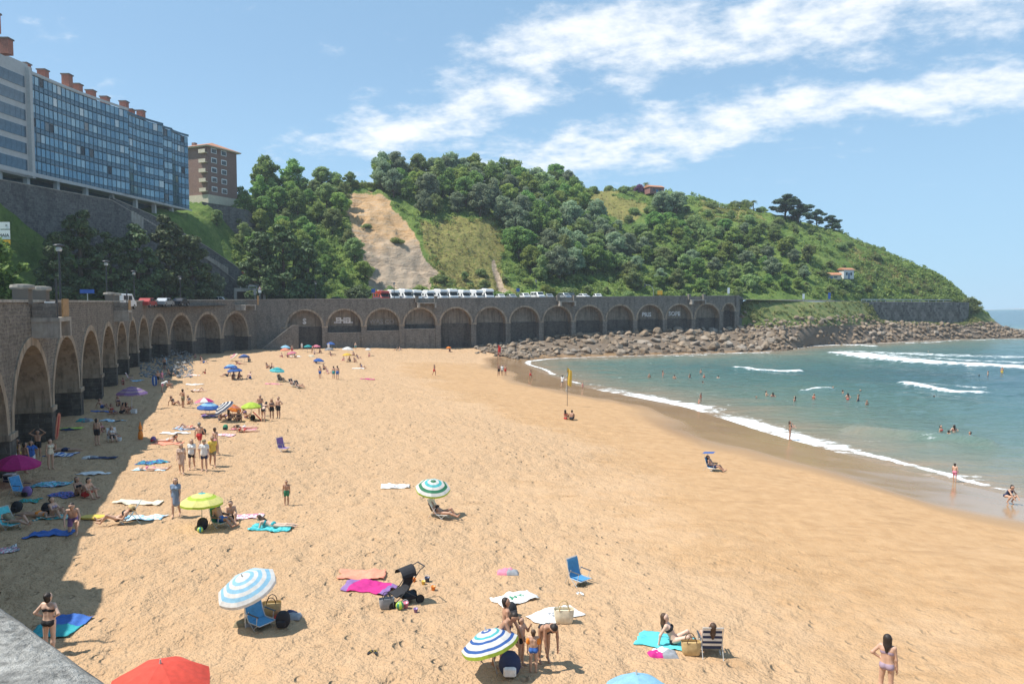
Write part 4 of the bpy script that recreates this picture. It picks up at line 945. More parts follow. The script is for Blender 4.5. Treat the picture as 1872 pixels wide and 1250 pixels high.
hut(1547, 508, 4.2, 3.4, 3.2, plain('white_wall', (.62, .6, .58), .8), 'small white hut with tile roof on the headland slope', R(15), 'white_hut')
hut(1515, 508, 6.5, 4, 1.6, CREAM, 'low shed with broad terracotta roof next to the white hut', R(-8), 'low_shed')

# ================================================================ balconies, stairs, graffiti and bits of the sea wall
def balcony(P, e, n, top, w, dpt, label_name='balcony', gap=False):
    P, e, n = Vector((*P, 0)), Vector((*e, 0)), Vector((*n, 0)); rz = math.atan2(e.y, e.x); c = P + n * (dpt / 2 - .3)
    b = MB(); b.box((c.x, c.y, top - 1.12), (w, dpt + .6, .26), rz=rz); bal = world_part(b, label_name, COPING)
    b = MB()
    for s in (-1, 1): q = P + e * s * (w / 2 - .3) + n * (dpt / 2); b.box((q.x, q.y, top - 1.75), (.45, dpt, 1.0), rz=rz)
    b.build('bracket', COPING, bal); return c, rz, bal
el = Vector((-.424, 1)).normalized(); nl = Vector((el.y, -el.x))
BALS = []
for zc, det in ((19.6, 0), (45.5, 1), (83.0, 2)):
    P = (-.424 * zc - 11, zc); c, rz, bal = balcony(P, el, nl, ltop(zc), 4.2, 1.5)
    P3 = Vector((*P, 0)); e3 = Vector((*el, 0)); n3 = Vector((*nl, 0)); T = ltop(zc)
    b = MB()
    for s in (-1, 1):
        q = P3 + e3 * s * 1.95 + n3 * .7; b.box((q.x, q.y, T - .55), (.25, 1.3, .9), rz=rz)
    q = P3 + n3 * 1.35 + e3 * .9; b.box((q.x, q.y, T - .4), (2.0, .1, 1.2), rz=rz, mi=1)
    o_ = b.build('parapet', [STONE_W2, WOODP], bal); set_uv(o_, P, (el.x, el.y))
    for s in (-1, 1):
        q = P3 + e3 * s * 2.5 - n3 * .3; b = MB(); b.box((q.x, q.y, T + .3), (1.2, .8, .9), rz=rz); b.build('stone_post', STONE_D, bal); b = MB(); b.lathe([(.62, 0), (.66, .1), (.62, .26), (.3, .3)], (q.x, q.y, T + .75), 14); b.build('post_cap', COPING, bal)
    q = P3 - e3 * 1.9 + n3 * 1.35; b = MB(); b.box((q.x, q.y, T + .2), (.09, .09, 2.5)); b.build('corner_post', DARKM, bal)
    BALS.append(bal)
    if det:
        q = P3 - e3 * 1.1 + n3 * .7; t = empty('balcony_chair', (q.x, q.y, T - 1.0), rz + 2.2, 'white slatted chair on the wall balcony ' + ('nearest the tall lamp' if det == 1 else 'between the white van and the red car'), 'chair')
        for k in range(5): b = MB(); b.box((0, .3, .45 + k * .13), (.6, .05, .09)); b.build('back_slat', WHITE, t)
        b = MB(); b.box((0, 0, .42), (.6, .55, .06)); b.build('seat', WHITE, t)
        for sx in (-1, 1):
            for sy in (-1, 1): b = MB(); b.box((sx * .26, sy * .24, .2), (.06, .06, .42 if sy < 0 else .42)); b.build('leg', WHITE, t)
for px0, px1 in SKIP:
    s_ = min(sarr, key=lambda q: abs(to_px(*w2(q), w2top(q))[0] - (px0 + px1) / 2)); P = w2(s_); c, rz, bal = balcony(P, (e2.x, e2.y), (n2.x, n2.y), w2top(s_), 4.6, 1.6)
    for s in (-1, 1): q = Vector((*P, 0)) + Vector((*e2, 0)) * s * 2.3 + Vector((*n2, 0)) * .2; b = MB(); b.box((q.x, q.y, w2top(s_) - .2), (.7, .9, 1.5), rz=rz); b.build('stone_post', STONE_W2, bal)
c, rz, bal = balcony((-58.6, 153.6), (.2, .98), (.98, -.2), ltop(153), 4.4, 2.4)
b = MB(); b.box((-55.7, 156.2, ltop(155) - .05), (.3, .3, 2.0)); b.build('corner_post', WOODP, bal)
# stair ramp on the far wall
def ramp():
    A, B = w2(1.2, 1.0), w2(S0 + 1.6, 1.0); za, zb = 2.2, 7.2; b = MB(); e = Vector((B[0] - A[0], B[1] - A[1], 0)).normalized(); n = Vector((e.y, -e.x, 0))
    def W(x, d, z): q = Vector((*A, 0)) + e * x + n * d; return (q.x, q.y, z)
    L = (Vector(B) - Vector(A)).length
    v = [W(x, d, z) for d in (1.6, -1.2) for x, z in ((0, .5), (L + 1.4, .5), (L + 1.4, zb), (L, zb), (0, za))]
    b.add(v, [(0, 1, 2, 3, 4), (9, 8, 7, 6, 5), (0, 5, 6, 1), (1, 6, 7, 2)]); t = empty('stair_ramp', (0, 0, 0), 0, 'stone stair ramp climbing the far wall next to the corner', 'stairs')
    o = b.build('side_wall', STONE_W2, t); set_uv(o, A, (e.x, e.y))
    b = MB(); w = .35
    b.add([W(0, 1.7, za), W(L, 1.7, zb), W(L + 1.4, 1.7, zb), W(L + 1.4, 1.25, zb), W(L, 1.25, zb), W(0, 1.25, za)] + [W(0, 1.7, za + .2), W(L, 1.7, zb + .2), W(L + 1.4, 1.7, zb + .2), W(L + 1.4, 1.25, zb + .2), W(L, 1.25, zb + .2), W(0, 1.25, za + .2)],
          [(0, 1, 7, 6), (1, 2, 8, 7), (2, 3, 9, 8), (3, 4, 10, 9), (4, 5, 11, 10), (5, 0, 6, 11), (6, 7, 10, 11), (7, 8, 9, 10)]); b.build('coping', COPING, t)
    for k in range(18):
        x = L * k / 18; b = MB(); p0 = W(x, .0, 0); b.box((p0[0], p0[1], za - .9 + (zb - za) * k / 18), (.6, 2.2, .8), rz=math.atan2(e.y, e.x)); b.build('step', COPING, t)
ramp()
def text(s, P, e, size, mat, parent, name='lettering', ext=.01, off=.0):
    cu = bpy.data.curves.new(name, 'FONT'); cu.body = s; cu.size = size; cu.extrude = ext; cu.offset = off; cu.align_x = 'CENTER'; cu.align_y = 'CENTER'; cu.resolution_u = 2
    o = bpy.data.objects.new(name, cu); COL.objects.link(o); bpy.context.view_layer.update()
    me = bpy.data.meshes.new_from_object(o.evaluated_get(bpy.context.evaluated_depsgraph_get())); bpy.data.objects.remove(o)
    me.materials.clear(); me.materials.append(mat); q = link_mesh(name, me, parent)
    e = Vector((*e, 0)).normalized(); up = Vector((0, 0, 1)); n = e.cross(up); q.matrix_local = Matrix((( e.x, up.x, n.x, P[0]), (e.y, up.y, n.y, P[1]), (e.z, up.z, n.z, P[2]), (0, 0, 0, 1))); return q
GRAF = plain('graffiti_white', (.62, .62, .62), .8, .3, 1.); GRAFG = plain('graffiti_grey', (.30, .29, .28), .85, .3, 1.)
def graffiti(s, k, z, size, mat, dx=0., off=.03):
    a = S0 + SS * (k + .5) + dx; P = w2(a, -2.2 + .26); text(s, (P[0], P[1], z), (e2.x, e2.y), size, mat, WALL, 'graffiti', .01, off)
graffiti('S', 0, 8.1, 1.7, GRAF, 0., .09); graffiti('.EHEL', 1, 8.25, 1.75, GRAF, -.1, .09); graffiti('WAS CO', 2, 7.9, 1.5, GRAFG, 0., .01)
graffiti('PRIS', 10, 9.3, 1.55, GRAF, 0., .06); graffiti('SOPE', 11, 9.5, 1.6, GRAF, -.3, .06)

# ================================================================ promenade: lamps, signs, vehicles
def lamp(px, base_y, top_y, Y, label, style='post'):
    x = (px - CX) / F * Y; z = hz(x, Y) if style != 'wall' else ltop(Y); top = atY(px, top_y, Y).z; t = empty('street_lamp', (x, Y, z), 0, label, 'street lamp'); h = top - z
    b = MB(); b.tube([(0, 0, 0), (0, 0, h)], [.11, .07], 8); b.build('pole', DARKM, t)
    b = MB(); b.lathe([(.05, -.25), (.16, -.1), (.45, .0), (.4, .08), (.15, .14)], (0, 0, h), 14); b.build('lamp_head', [DARKM], t)
    b = MB(); b.lathe([(.2, -.5), (.26, -.3), (.12, -.08)], (0, 0, h), 10); b.build('lamp_glass', plain('lamp_glass', (.5, .5, .48), .2), t)
lamp(112, 550, 449, 62, 'tall black street lamp on the promenade by the first wall balcony'); lamp(197, 550, 478, 88, 'black street lamp beside the white van'); lamp(247, 548, 496, 108, 'slim street lamp between the white van and the red car')
lamp(331, 548, 506, 132, 'slim street lamp in front of the pointed conifer'); lamp(578, 548, 516, 172, 'thin lamp post by the round dark bush'); lamp(721, 546, 517, 180, 'thin lamp post in the row of campers'); lamp(980, 545, 512, 190, 'lamp post with flat head above the car park')
def sign(px, top, Y, w, h, col, label, txt=None, tcol=None, name='road_sign', tri=False, ground=None):
    x = (px - CX) / F * Y; z = hz(x, Y) if ground is None else ground; zt = atY(px, top, Y).z; t = empty(name, (x, Y, z), 0, label, 'sign')
    b = MB(); b.tube([(0, .06, 0), (0, .06, zt - z)], .05, 6); b.build('post', STEEL, t); b = MB()
    if tri:
        c = zt - z - h / 2
        for s_, mi, yy in ((1., 0, 0), (.7, 1, -.03)): b.add([(-w / 2 * s_, yy - .02, c - h / 2 * s_), (w / 2 * s_, yy - .02, c - h / 2 * s_), (0, yy - .02, c + h / 2 * s_), (-w / 2 * s_, yy + .02, c - h / 2 * s_), (w / 2 * s_, yy + .02, c - h / 2 * s_), (0, yy + .02, c + h / 2 * s_)], [(0, 1, 2), (5, 4, 3), (0, 1, 4, 3), (1, 2, 5, 4), (2, 0, 3, 5)], mi)
        b.build('panel', [plain('sign_red', (.6, .05, .04), .5), WHITE], t); b = MB(); b.box((0, 0, c - h * 1.0), (w * .8, .04, h * .9)); b.build('panel', WHITE, t)
    else: b.box((0, 0, zt - z - h / 2), (w, .05, h)); b.build('panel', col, t)
    if txt: text(txt, (0, -.04, zt - z - h / 2), (1, 0), h * .5, tcol or DARKM, t, 'lettering')
    return t, zt - z
YEL = plain('sign_yellow', (.75, .42, .03), .5); BLU = plain('sign_blue', (.03, .10, .38), .5)
t, hh = sign(6, 406, 78, 2.2, .75, WHITE, 'white direction sign lettered ZUMAIA on the grassy bank', None)
b = MB(); b.box((0, 0, hh - 1.35), (2.2, .05, 1.0)); b.box((0, 0, hh - 1.35 - .85), (2.2, .06, .55), 1); b.build('panel', [WHITE, YEL], t); text('ZUMAIA', (.1, -.04, hh - 1.45), (1, 0), .5, DARKM, t); text('>', (.75, -.04, hh - .38), (1, 0), .5, DARKM, t); text('>', (.8, -.05, hh - 2.2), (1, 0), .5, DARKM, t)
sign(161, 529, 80, 1.6, .45, BLU, 'blue road sign on the promenade between two stone posts'); sign(476, 523, 166, .9, .8, WHITE, 'triangular warning sign at the sea wall corner', tri=True, name='warning_sign'); sign(467, 528, 166, .6, 1.4, STEEL, 'grey back of a road sign beside the warning sign')
sign(683, 528, 181, 1.0, 1.0, BLU, 'blue square parking sign before the red and white camper'); sign(947, 527, 189, .9, .9, BLU, 'blue sign standing among the parked cars'); sign(1206, 531, 199, 1.4, 1.2, YEL, 'yellow notice board standing by the far wall')
sign(1331, 526, 206, .7, 1.7, WHITE, 'white stacked direction sign near the end of the far wall'); sign(1468, 537, 221, .7, 1.6, WHITE, 'small white and blue marker post on the road to the headland'); sign(1515, 535, 226, .8, 2.0, BLU, 'blue and red marker post on the road to the headland')
def traffic_light():
    x = (1192 - CX) / F * 200; z = hz(x, 200); t = empty('traffic_light', (x, 200, z), 0, 'traffic light on a curved pole beside the yellow notice board', 'traffic light')
    b = MB(); b.tube([(.3, 0, 0), (.3, 0, 2.6), (0, 0, 3.6), (-.8, 0, 4.2), (-2.0, 0, 4.3)], .07, 6); b.build('pole', STEEL, t); b = MB(); b.box((-2.1, 0, 4.1), (.35, .3, 1.0)); h_ = b.build('signal_head', DARKM, t)
traffic_light()
def wheel(b, x, y, z, r=.33, w=.22):
    rings = []
    for yy, rr in ((-w / 2, r * .6), (-w / 2, r), (w / 2, r), (w / 2, r * .6)): rings.append([(x + rr * math.cos(q), y + yy, z + rr * math.sin(q)) for q in [2 * math.pi * k / 14 for k in range(14)]])
    b.loft(rings, caps=True)
def vehicle(kind, paint):
    """local frame: length along x (front +x), width y, wheels on z=0; returns a root Empty with its parts"""
    t = empty({'camper': 'camper_van', 'van': 'white_van', 'car': 'parked_car', 'suv': 'parked_car'}[kind]); 
    prof = {'camper': ([(-3.4, .45), (-3.4, 2.75), (1.9, 2.9), (3.0, 2.75), (3.15, 2.25), (2.45, 2.05), (3.1, 1.25), (3.5, 1.1), (3.55, .45)], 2.2), 'van': ([(-2.5, .4), (-2.5, 1.95), (-2.3, 2.0), (1.1, 2.0), (1.9, 1.2), (2.5, 1.0), (2.55, .4)], 1.9),
            'car': ([(-2.1, .35), (-2.15, .9), (-1.5, 1.0), (-.9, 1.45), (.5, 1.45), (1.2, .98), (2.0, .85), (2.1, .35)], 1.7), 'suv': ([(-2.2, .4), (-2.25, 1.1), (-1.9, 1.68), (.5, 1.7), (1.2, 1.1), (2.1, .95), (2.2, .4)], 1.8)}[kind]
    P, w = prof; b = MB(); rings = []
    for y, s in ((-w / 2, .93), (-w / 2 + .1, 1.), (w / 2 - .1, 1.), (w / 2, .93)): rings.append([(x * (1 if s == 1 else .985), y, .4 + (z - .4) * s if z > .5 else z) for x, z in P])
    b.loft(rings, caps=True); b.build('body', paint, t)
    def side(x0, x1, z0, z1, sh=0.):
        for s in (-1, 1):
            b = MB(); y = s * (w / 2 + .012); b.add([(x0, y, z0), (x1, y, z0), (x1 - sh, y, z1), (x0 + (sh if sh < 0 else 0), y, z1), (x0, y - s * .03, z0), (x1, y - s * .03, z0), (x1 - sh, y - s * .03, z1), (x0 + (sh if sh < 0 else 0), y - s * .03, z1)], [(0, 1, 2, 3), (4, 5, 6, 7), (0, 1, 5, 4), (1, 2, 6, 5), (2, 3, 7, 6), (3, 0, 4, 7)]); b.build('side_window', GLASS, t)
    if kind == 'camper':
        side(-2.6, -1.5, 1.5, 2.1); side(-.6, .5, 1.5, 2.1); side(1.75, 2.55, 1.3, 1.95, .25)
        b = MB(); b.add([(2.5, -.95, 1.98), (2.5, .95, 1.98), (3.13, .98, 1.27), (3.13, -.98, 1.27)], [(0, 1, 2, 3)]); [b.v.__setitem__(i, (x + .03, y, z + .03)) for i, (x, y, z) in enumerate(list(b.v))]; b.build('windscreen', GLASS, t)
        b = MB(); b.box((-.8, 0, 2.95), (1.4, 1.0, .2)); b.build('roof_hatch', WHITE, t); b = MB(); b.box((-3.42, 0, 1.9), (.05, 1.3, .7)); b.build('rear_window', GLASS, t)
        b = MB(); b.box((0, -1.115, 1.1), (5.6, .02, .16)); b.build('stripe', plain('camper_stripe', (.10, .16, .28), .5), t)
    elif kind == 'van': side(-2.1, -.6, 1.2, 1.75); side(-.4, .9, 1.2, 1.75, .1); b = MB(); b.quad((1.18, -.8, 1.93), (1.18, .8, 1.93), (1.93, .85, 1.2), (1.93, -.85, 1.2)); b.build('windscreen', GLASS, t)
    else:
        zt = 1.38 if kind == 'car' else 1.62; zb = .98 if kind == 'car' else 1.12; side(-1.1 if kind == 'car' else -1.8, -.25, zb, zt, -.0); side(-.15, .9, zb, zt, .45)
        b = MB(); b.quad((.56, -.65, zt + .02), (.56, .65, zt + .02), (1.24, .72, zb + .03), (1.24, -.72, zb + .03)); b.build('windscreen', GLASS, t)
    f = P[-1][0]
    for s in (-1, 1): b = MB(); b.box((f - .02, s * w * .36, .75), (.1, .3, .18)); b.build('headlight', WHITE, t)
    for x in (P[0][0] + .75, f - .8):
        for s in (-1, 1): b = MB(); wheel(b, x, s * (w / 2 - .1), .33); wl = b.build('wheel', TYRE, t); b = MB(); wheel(b, x, s * (w / 2 - .1), .33, .2, .24); b.build('rim', STEEL, wl)
    return t
PAINT = {'white': plain('paint_white', (.74, .74, .73), .3, .04), 'red': plain('paint_red', (.36, .04, .035), .3, .05), 'silver': plain('paint_silver', (.42, .44, .46), .28, .05, metal=.4), 'black': plain('paint_black', (.03, .03, .035), .25, .1), 'blue': plain('paint_blue', (.05, .1, .2), .3, .1)}
VP = {}
def park(kind, col, px, Y, rz, label, group=None, dz=0.0, sc=1.):
    if (kind, col) not in VP: VP[(kind, col)] = t = vehicle(kind, PAINT[col])
    else: t = copy_tree(VP[(kind, col)])
    x = (px - CX) / F * Y; t.location = (x, Y, hz(x, Y) + .07 + dz); t.rotation_euler = (0, 0, rz); t.scale = (sc, sc, sc); tag(t, label, 'camper' if kind == 'camper' else 'van' if kind == 'van' else 'car', group); return t
park('van', 'white', 224, 92, R(100), 'white van with dark side windows parked on the promenade'); park('car', 'red', 270, 112, R(100), 'red car parked behind the second wall balcony'); park('car', 'silver', 302, 122, R(95), 'silver car in the shade of the conifers next to the red car')
park('car', 'black', 331, 130, R(95), 'dark car below the slim lamp in front of the pointed conifer'); park('suv', 'white', 404, 158, R(10), 'white four wheel drive car by the small tunnel'); park('car', 'black', 617, 178, R(0), 'dark car parked before the round dark bush')
park('camper', 'red', 697, 184, R(-60), 'red and white camper at the start of the row')
cl = ['with its cab toward the wall, next to the red camper', 'second after the red camper', 'third after the red camper', 'fourth after the red camper', 'fifth after the red camper', 'sixth after the red camper', 'seventh after the red camper', 'eighth after the red camper', 'last of the close packed row']
for k in range(9): park('camper', 'white', 716 + k * 21.5, 184.5 + k * .75, R(-62 + 7 * math.sin(k * 2.1)), 'white camper ' + cl[k], None, .15, 1. + .06 * math.sin(k * 1.7))
b = None
for k, (px, kd, co, lab) in enumerate(((915, 'car', 'white', 'white car just past the campers'), (935, 'car', 'silver', 'silver car between the campers and the blue sign'), (960, 'suv', 'white', 'white estate car beside the blue sign'), (983, 'van', 'white', 'white van under the flat headed lamp'), (1003, 'car', 'silver', 'silver car right after the white van'),
                                       (1032, 'suv', 'silver', 'silver estate car at the second far balcony'), (1043, 'suv', 'black', 'dark car behind the second far balcony'), (1066, 'car', 'white', 'white car following the second far balcony'), (1092, 'car', 'white', 'white car last in the far car park'))):
    park(kd, co, px, 191 + k * .9, R(-70 + 13 * math.sin(k * 3)), lab, None, .35)
park('car', 'red', 433, 188, R(15), 'red car on the upper road above the tunnel', None, .3)
def tunnel():
    x, y = -62.6, 170.; t = empty('underpass', (x, y, hz(x, y)), R(25), 'small concrete underpass portal beside the white four wheel drive', 'underpass')
    b = MB(); b.box((0, 0, 3.4), (7, 3, .8)); b.build('lintel', COPING, t)
    for s in (-1, 1): b = MB(); b.box((s * 3.2, 0, 1.5), (.6, 3, 3)); b.build('jamb', COPING, t)
    b = MB(); b.box((0, 1.2, 1.5), (5.8, .2, 3)); b.build('back_wall', STONE_L, t)
    g = empty('road_barrier', (x + 1.0, y + 2.0, hz(x, y) + 4.0), R(22), 'white road barrier on top of the underpass', 'barrier'); b = MB(); b.box((0, 0, .5), (8, .15, .55)); b.build('rail', WHITE, g)
    for k in range(5): b = MB(); b.box((-3.6 + 1.8 * k, 0, -.1), (.15, .12, 1.4)); b.build('post', STEEL, g)
tunnel()

# ================================================================ thin sea haze over the whole bay
b = MB(); b.box((80, 190, 42), (620, 560, 98)); hz_o = b.build('haze', [])
q = NT('haze_air'); q.N.remove(q.b); pv = q.n('VolumePrincipled', {'Color': (.82, .90, 1.0, 1), 'Density': .00026, 'Anisotropy': .2}); q.t.links.new(pv.outputs[0], q.N['Material Output'].inputs['Volume']); hz_o.data.materials.append(q.mat)
tag(hz_o, 'thin bright sea haze in the air over the bay', 'haze', kind='stuff')
# ================================================================ people: one smooth skin grown over a posed skeleton
def surfnets(Fd, org, h):
    ins = Fd < 0; n = Fd.shape; c = np.zeros((n[0] - 1, n[1] - 1, n[2] - 1), np.int8)
    for i in (0, 1):
        for j in (0, 1):
            for k in (0, 1): c += ins[i:n[0] - 1 + i, j:n[1] - 1 + j, k:n[2] - 1 + k]
    mixd = (c > 0) & (c < 8); idx = -np.ones(mixd.shape, int); cells = np.argwhere(mixd); idx[mixd] = np.arange(len(cells))
    acc = np.zeros((len(cells), 3)); cnt = np.zeros(len(cells)); I, J, K = cells.T
    corners = [(i, j, k) for i in (0, 1) for j in (0, 1) for k in (0, 1)]
    for a in corners:
        for ax in range(3):
            if a[ax]: continue
            b = list(a); b[ax] = 1; fa = Fd[I + a[0], J + a[1], K + a[2]]; fb = Fd[I + b[0], J + b[1], K + b[2]]; m = (fa < 0) != (fb < 0)
            t = np.where(m, fa / np.where(m, fa - fb, 1), 0); p = np.array(a, float)[None].repeat(len(cells), 0); p[:, ax] = t
            acc[m] += p[m]; cnt[m] += 1
    V = (cells + acc / cnt[:, None]) * h + org; Q = []
    for ax in range(3):
        o1, o2 = [d for d in range(3) if d != ax]; s0 = [slice(1, n[d] - 1) for d in range(3)]; s1 = list(s0); s0[ax] = slice(0, n[ax] - 1); s1[ax] = slice(1, n[ax])
        A, B = ins[tuple(s0)], ins[tuple(s1)]; e = np.argwhere(A != B)
        if not len(e): continue
        sg = A[tuple(e.T)]; e = e + np.array([0 if d == ax else 1 for d in range(3)])
        def cell(d1, d2):
            q = e.copy(); q[:, o1] -= d1; q[:, o2] -= d2; return idx[q[:, 0], q[:, 1], q[:, 2]]
        f = np.stack([cell(1, 1), cell(0, 1), cell(0, 0), cell(1, 0)], 1)
        if ax == 1: sg = ~sg
        f[~sg] = f[~sg][:, ::-1]; Q.append(f)
    return V, np.vstack(Q)
def U(v): return Vector(v).normalized()
POSES = {
 'stand': dict(), 'stand2': dict(ua=[(.2, -.1, -1), (.3, .05, -1)], fa=[(.05, -.45, -.9), (-.1, -.3, -1)], th=[(.06, -.10, -1), (.1, .06, -1)], sh=[(0, .04, -1), (0, .1, -1)]),
 'hips': dict(ua=(.62, .3, -.75), fa=(-.72, -.35, -.55), th=[(.10, -.04, -1), (.04, .02, -1)]), 'onehip': dict(ua=[(.62, .3, -.75), (.15, 0, -1)], fa=[(-.72, -.35, -.5), (.05, -.15, -1)], th=[(.1, -.03, -1), (.03, .02, -1)]),
 'walk': dict(ua=[(.14, .38, -.9), (.14, -.38, -.9)], fa=[(.0, .05, -1), (0, -.6, -.8)], th=[(.03, -.38, -.92), (.03, .26, -.95)], sh=[(0, .02, -1), (0, .52, -.86)], t=(0, -.05, 1)),
 'walk2': dict(ua=[(.14, -.25, -.95), (.14, .3, -.95)], fa=[(.0, -.3, -1), (0, .05, -1)], th=[(.03, .2, -1), (.03, -.28, -.96)], sh=[(0, .4, -.92), (0, .03, -1)]),
 'face': dict(ua=[(.3, -.4, -.85), (.2, 0, -1)], fa=[(-.25, -.45, .85), (0, -.1, -1)]), 'headup': dict(ua=(.85, -.1, .55), fa=(-.75, -.05, .65)), 'folded': dict(ua=(.25, -.3, -.9), fa=(-.75, -.6, .2)),
 'bend': dict(t=(0, -.88, .47), hd=(0, -.8, .1), ua=(.08, -.1, -1), fa=(-.05, -.2, -1), th=(.08, .12, -1), sh=(0, .1, -1)),
 'stoop': dict(t=(0, -.62, .78), hd=(0, -.7, .5), ua=(.12, -.5, -.85), fa=(-.1, -.55, -.8), th=[(.12, -.1, -1), (.12, .1, -1)], sh=(0, .2, -1)),
 'crouch': dict(t=(0, -.5, .87), hd=(0, -.5, .9), ua=(.15, -.65, -.75), fa=(-.1, -.6, -.8), th=(.3, -.95, .12), sh=(-.05, .55, -.85)),
 'kneel': dict(t=(0, -.55, .83), hd=(0, -.5, .8), ua=(.25, -.4, -.85), fa=(-.1, -.6, -.75), th=[(.14, -.99, -.05), (.12, -.2, -.98)], sh=[(0, .12, -1), (0, .98, .02)]),
 'sit': dict(t=(0, .1, 1), ua=(.12, -.62, -.72), fa=(-.25, -.75, .25), th=(.1, -.74, .66), sh=(-.02, -.42, -.9)), 'sit_hunch': dict(t=(0, -.22, .97), hd=(0, -.4, .9), ua=(.12, -.6, -.75), fa=(-.3, -.7, .05), th=(.22, -.76, .6), sh=(-.1, -.35, -.93)),
 'sitback': dict(t=(0, .48, .87), hd=(0, .1, 1), ua=(.3, .5, -.8), fa=(.05, .15, -1), th=[(.08, -.82, .57), (.08, -.9, .42)], sh=[(0, -.5, -.86), (0, -.72, -.69)]), 'sitlong': dict(t=(0, .2, .98), ua=(.2, .05, -1), fa=(-.1, -.6, -.75), th=(.1, -1, .06), sh=(0, -1, -.06)),
 'cross': dict(t=(0, -.1, 1), ua=(.2, -.25, -.95), fa=(-.2, -.85, -.2), th=(.72, -.66, .05), sh=(-.85, -.2, -.12)),
 'chair': dict(t=(0, .52, .85), hd=(0, .3, .95), ua=(.3, -.25, -.92), fa=(.02, -.98, .02), th=(.09, -.97, .22), sh=(0, -.72, -.69)), 'lounge': dict(t=(0, .85, .52), hd=(0, .7, .7), ua=(.25, -.4, -.7), fa=(-.3, -.9, .1), th=[(.08, -.9, .42), (.08, -.98, .1)], sh=[(0, -.6, -.8), (0, -.95, -.3)]),
 'prone': dict(t=(0, -.93, .36), f=(0, -.3, -1), hd=(0, -.7, .75), ua=(.22, -.25, -.9), fa=(-.25, -.95, .02), th=(.06, 1, -.04), sh=(0, 1, .0), ft=(0, .9, -.3)), 'prone_flat': dict(t=(0, -1, .02), f=(0, 0, -1), hd=(0, -1, .05), ua=(.75, -.6, -.05), fa=(-.55, -.8, 0), th=(.07, 1, 0), sh=(0, 1, .0), ft=(0, .9, -.3)),
 'supine': dict(t=(0, 1, .02), f=(0, 0, 1), hd=(0, 1, .1), ua=(.4, -.9, -.1), fa=(.1, -1, 0), th=(.09, -1, 0), sh=(0, -1, 0), ft=(0, -.5, .85)), 'supine_knee': dict(t=(0, 1, .02), f=(0, 0, 1), hd=(0, 1, .15), ua=(.35, -.9, -.1), fa=(.1, -1, .05), th=[(.09, -.72, .69), (.09, -1, .0)], sh=[(0, -.6, -.8), (0, -1, 0)], ft=(0, -.8, .4)),
}
def skeleton(pose, fem):
    P = POSES[pose]; t = U(P.get('t', (0, 0, 1))); f = Vector(P.get('f', (0, -1, 0))); f = (f - t * f.dot(t)).normalized(); l = t.cross(f).normalized()
    J = dict(t=t, f=f, l=l, pelvis=Vector((0, 0, 0))); hd = U(P['hd']) if 'hd' in P else t; J['neck'] = t * .50; J['head'] = J['neck'] + hd * .155; J['hd'] = hd
    J['hf'] = (f - hd * f.dot(hd)).normalized() if abs(f.dot(hd)) < .97 else f
    def two(k, d):
        v = P.get(k, d); return v if isinstance(v, list) else [v, v]
    D = {k: two(k, d) for k, d in dict(ua=(.14, .03, -1), fa=(.03, -.16, -1), th=(.05, -.01, -1), sh=(0, .04, -1), ft=None).items()}
    for s, i in ((1, 0), (-1, 1)):
        def w(v): return U((v[0] * s, v[1], v[2]))
        J['sho', s] = t * (.455 if fem else .465) + l * s * (.158 if fem else .178); J['elb', s] = J['sho', s] + w(D['ua'][i]) * .285; fd = w(D['fa'][i]); J['wri', s] = J['elb', s] + fd * .25; J['hdir', s] = fd; J['palm', s] = J['wri', s] + fd * .085
        J['hip', s] = t * -.02 + l * s * (.088 if fem else .082); J['kne', s] = J['hip', s] + w(D['th'][i]) * .43; sd = w(D['sh'][i]); J['ank', s] = J['kne', s] + sd * .415
        ft = w(D['ft'][i]) if D['ft'][i] else U(f - t * 0 - sd * f.dot(sd) + sd * .12 if abs(f.dot(sd)) < .9 else Vector((0, -.6, .8))); J['toe', s] = J['ank', s] + ft * .17 + sd * .035
    return J
def bones(J, fem, off=0.0):
    t, f, l = J['t'], J['f'], J['l']; B = {}
    wz = .088 if fem else .098; B['torso'] = [(t * .0 + l * s * .062, t * .20 + l * s * .045, .108 if fem else .102, wz) for s in (1, -1)] + [(t * .20 + l * s * .045, t * .37 + l * s * .075, wz, .105) for s in (1, -1)] + [(J['sho', 1] * .92 + t * .03, J['sho', -1] * .92 + t * .03, .062, .062)] + [(t * -.03 + l * s * .075 - f * .045, t * -.03 + l * s * .075 - f * .045, .095, .095) for s in (1, -1)]
    if fem: B['torso'] += [(t * .335 + l * s * .07 + f * .085, t * .335 + l * s * .07 + f * .085, .062, .062) for s in (1, -1)]
    hc, hd, hf = J['head'], J['hd'], J['hf']
    B['head'] = [(J['neck'] - t * .05, hc - hd * .05, .056, .052), (hc - hd * .055 + hf * .022, hc + hd * .03, .066, .092), (hc + hd * .02 - hf * .02, hc + hd * .02 - hf * .02, .094, .094), (hc - hd * .01 + hf * .097, hc - hd * .035 + hf * .105, .012, .017)] + [(hc - hd * .01 + J['l'] * s * .088, hc + hd * .015 + J['l'] * s * .09, .018, .02) for s in (1, -1)]
    for s in (1, -1):
        B['arm', s] = [(J['sho', s], J['elb', s], .05, .039), (J['elb', s], J['wri', s], .041, .027), (J['wri', s], J['palm', s], .026, .032)]
        m = J['kne', s] + (J['ank', s] - J['kne', s]) * .3 - f * .01
        B['leg', s] = [(J['hip', s], J['kne', s], .09 if fem else .085, .054), (J['kne', s], m, .053, .057), (m, J['ank', s], .056, .036), (J['ank', s], J['toe', s], .04, .028)]
    return B
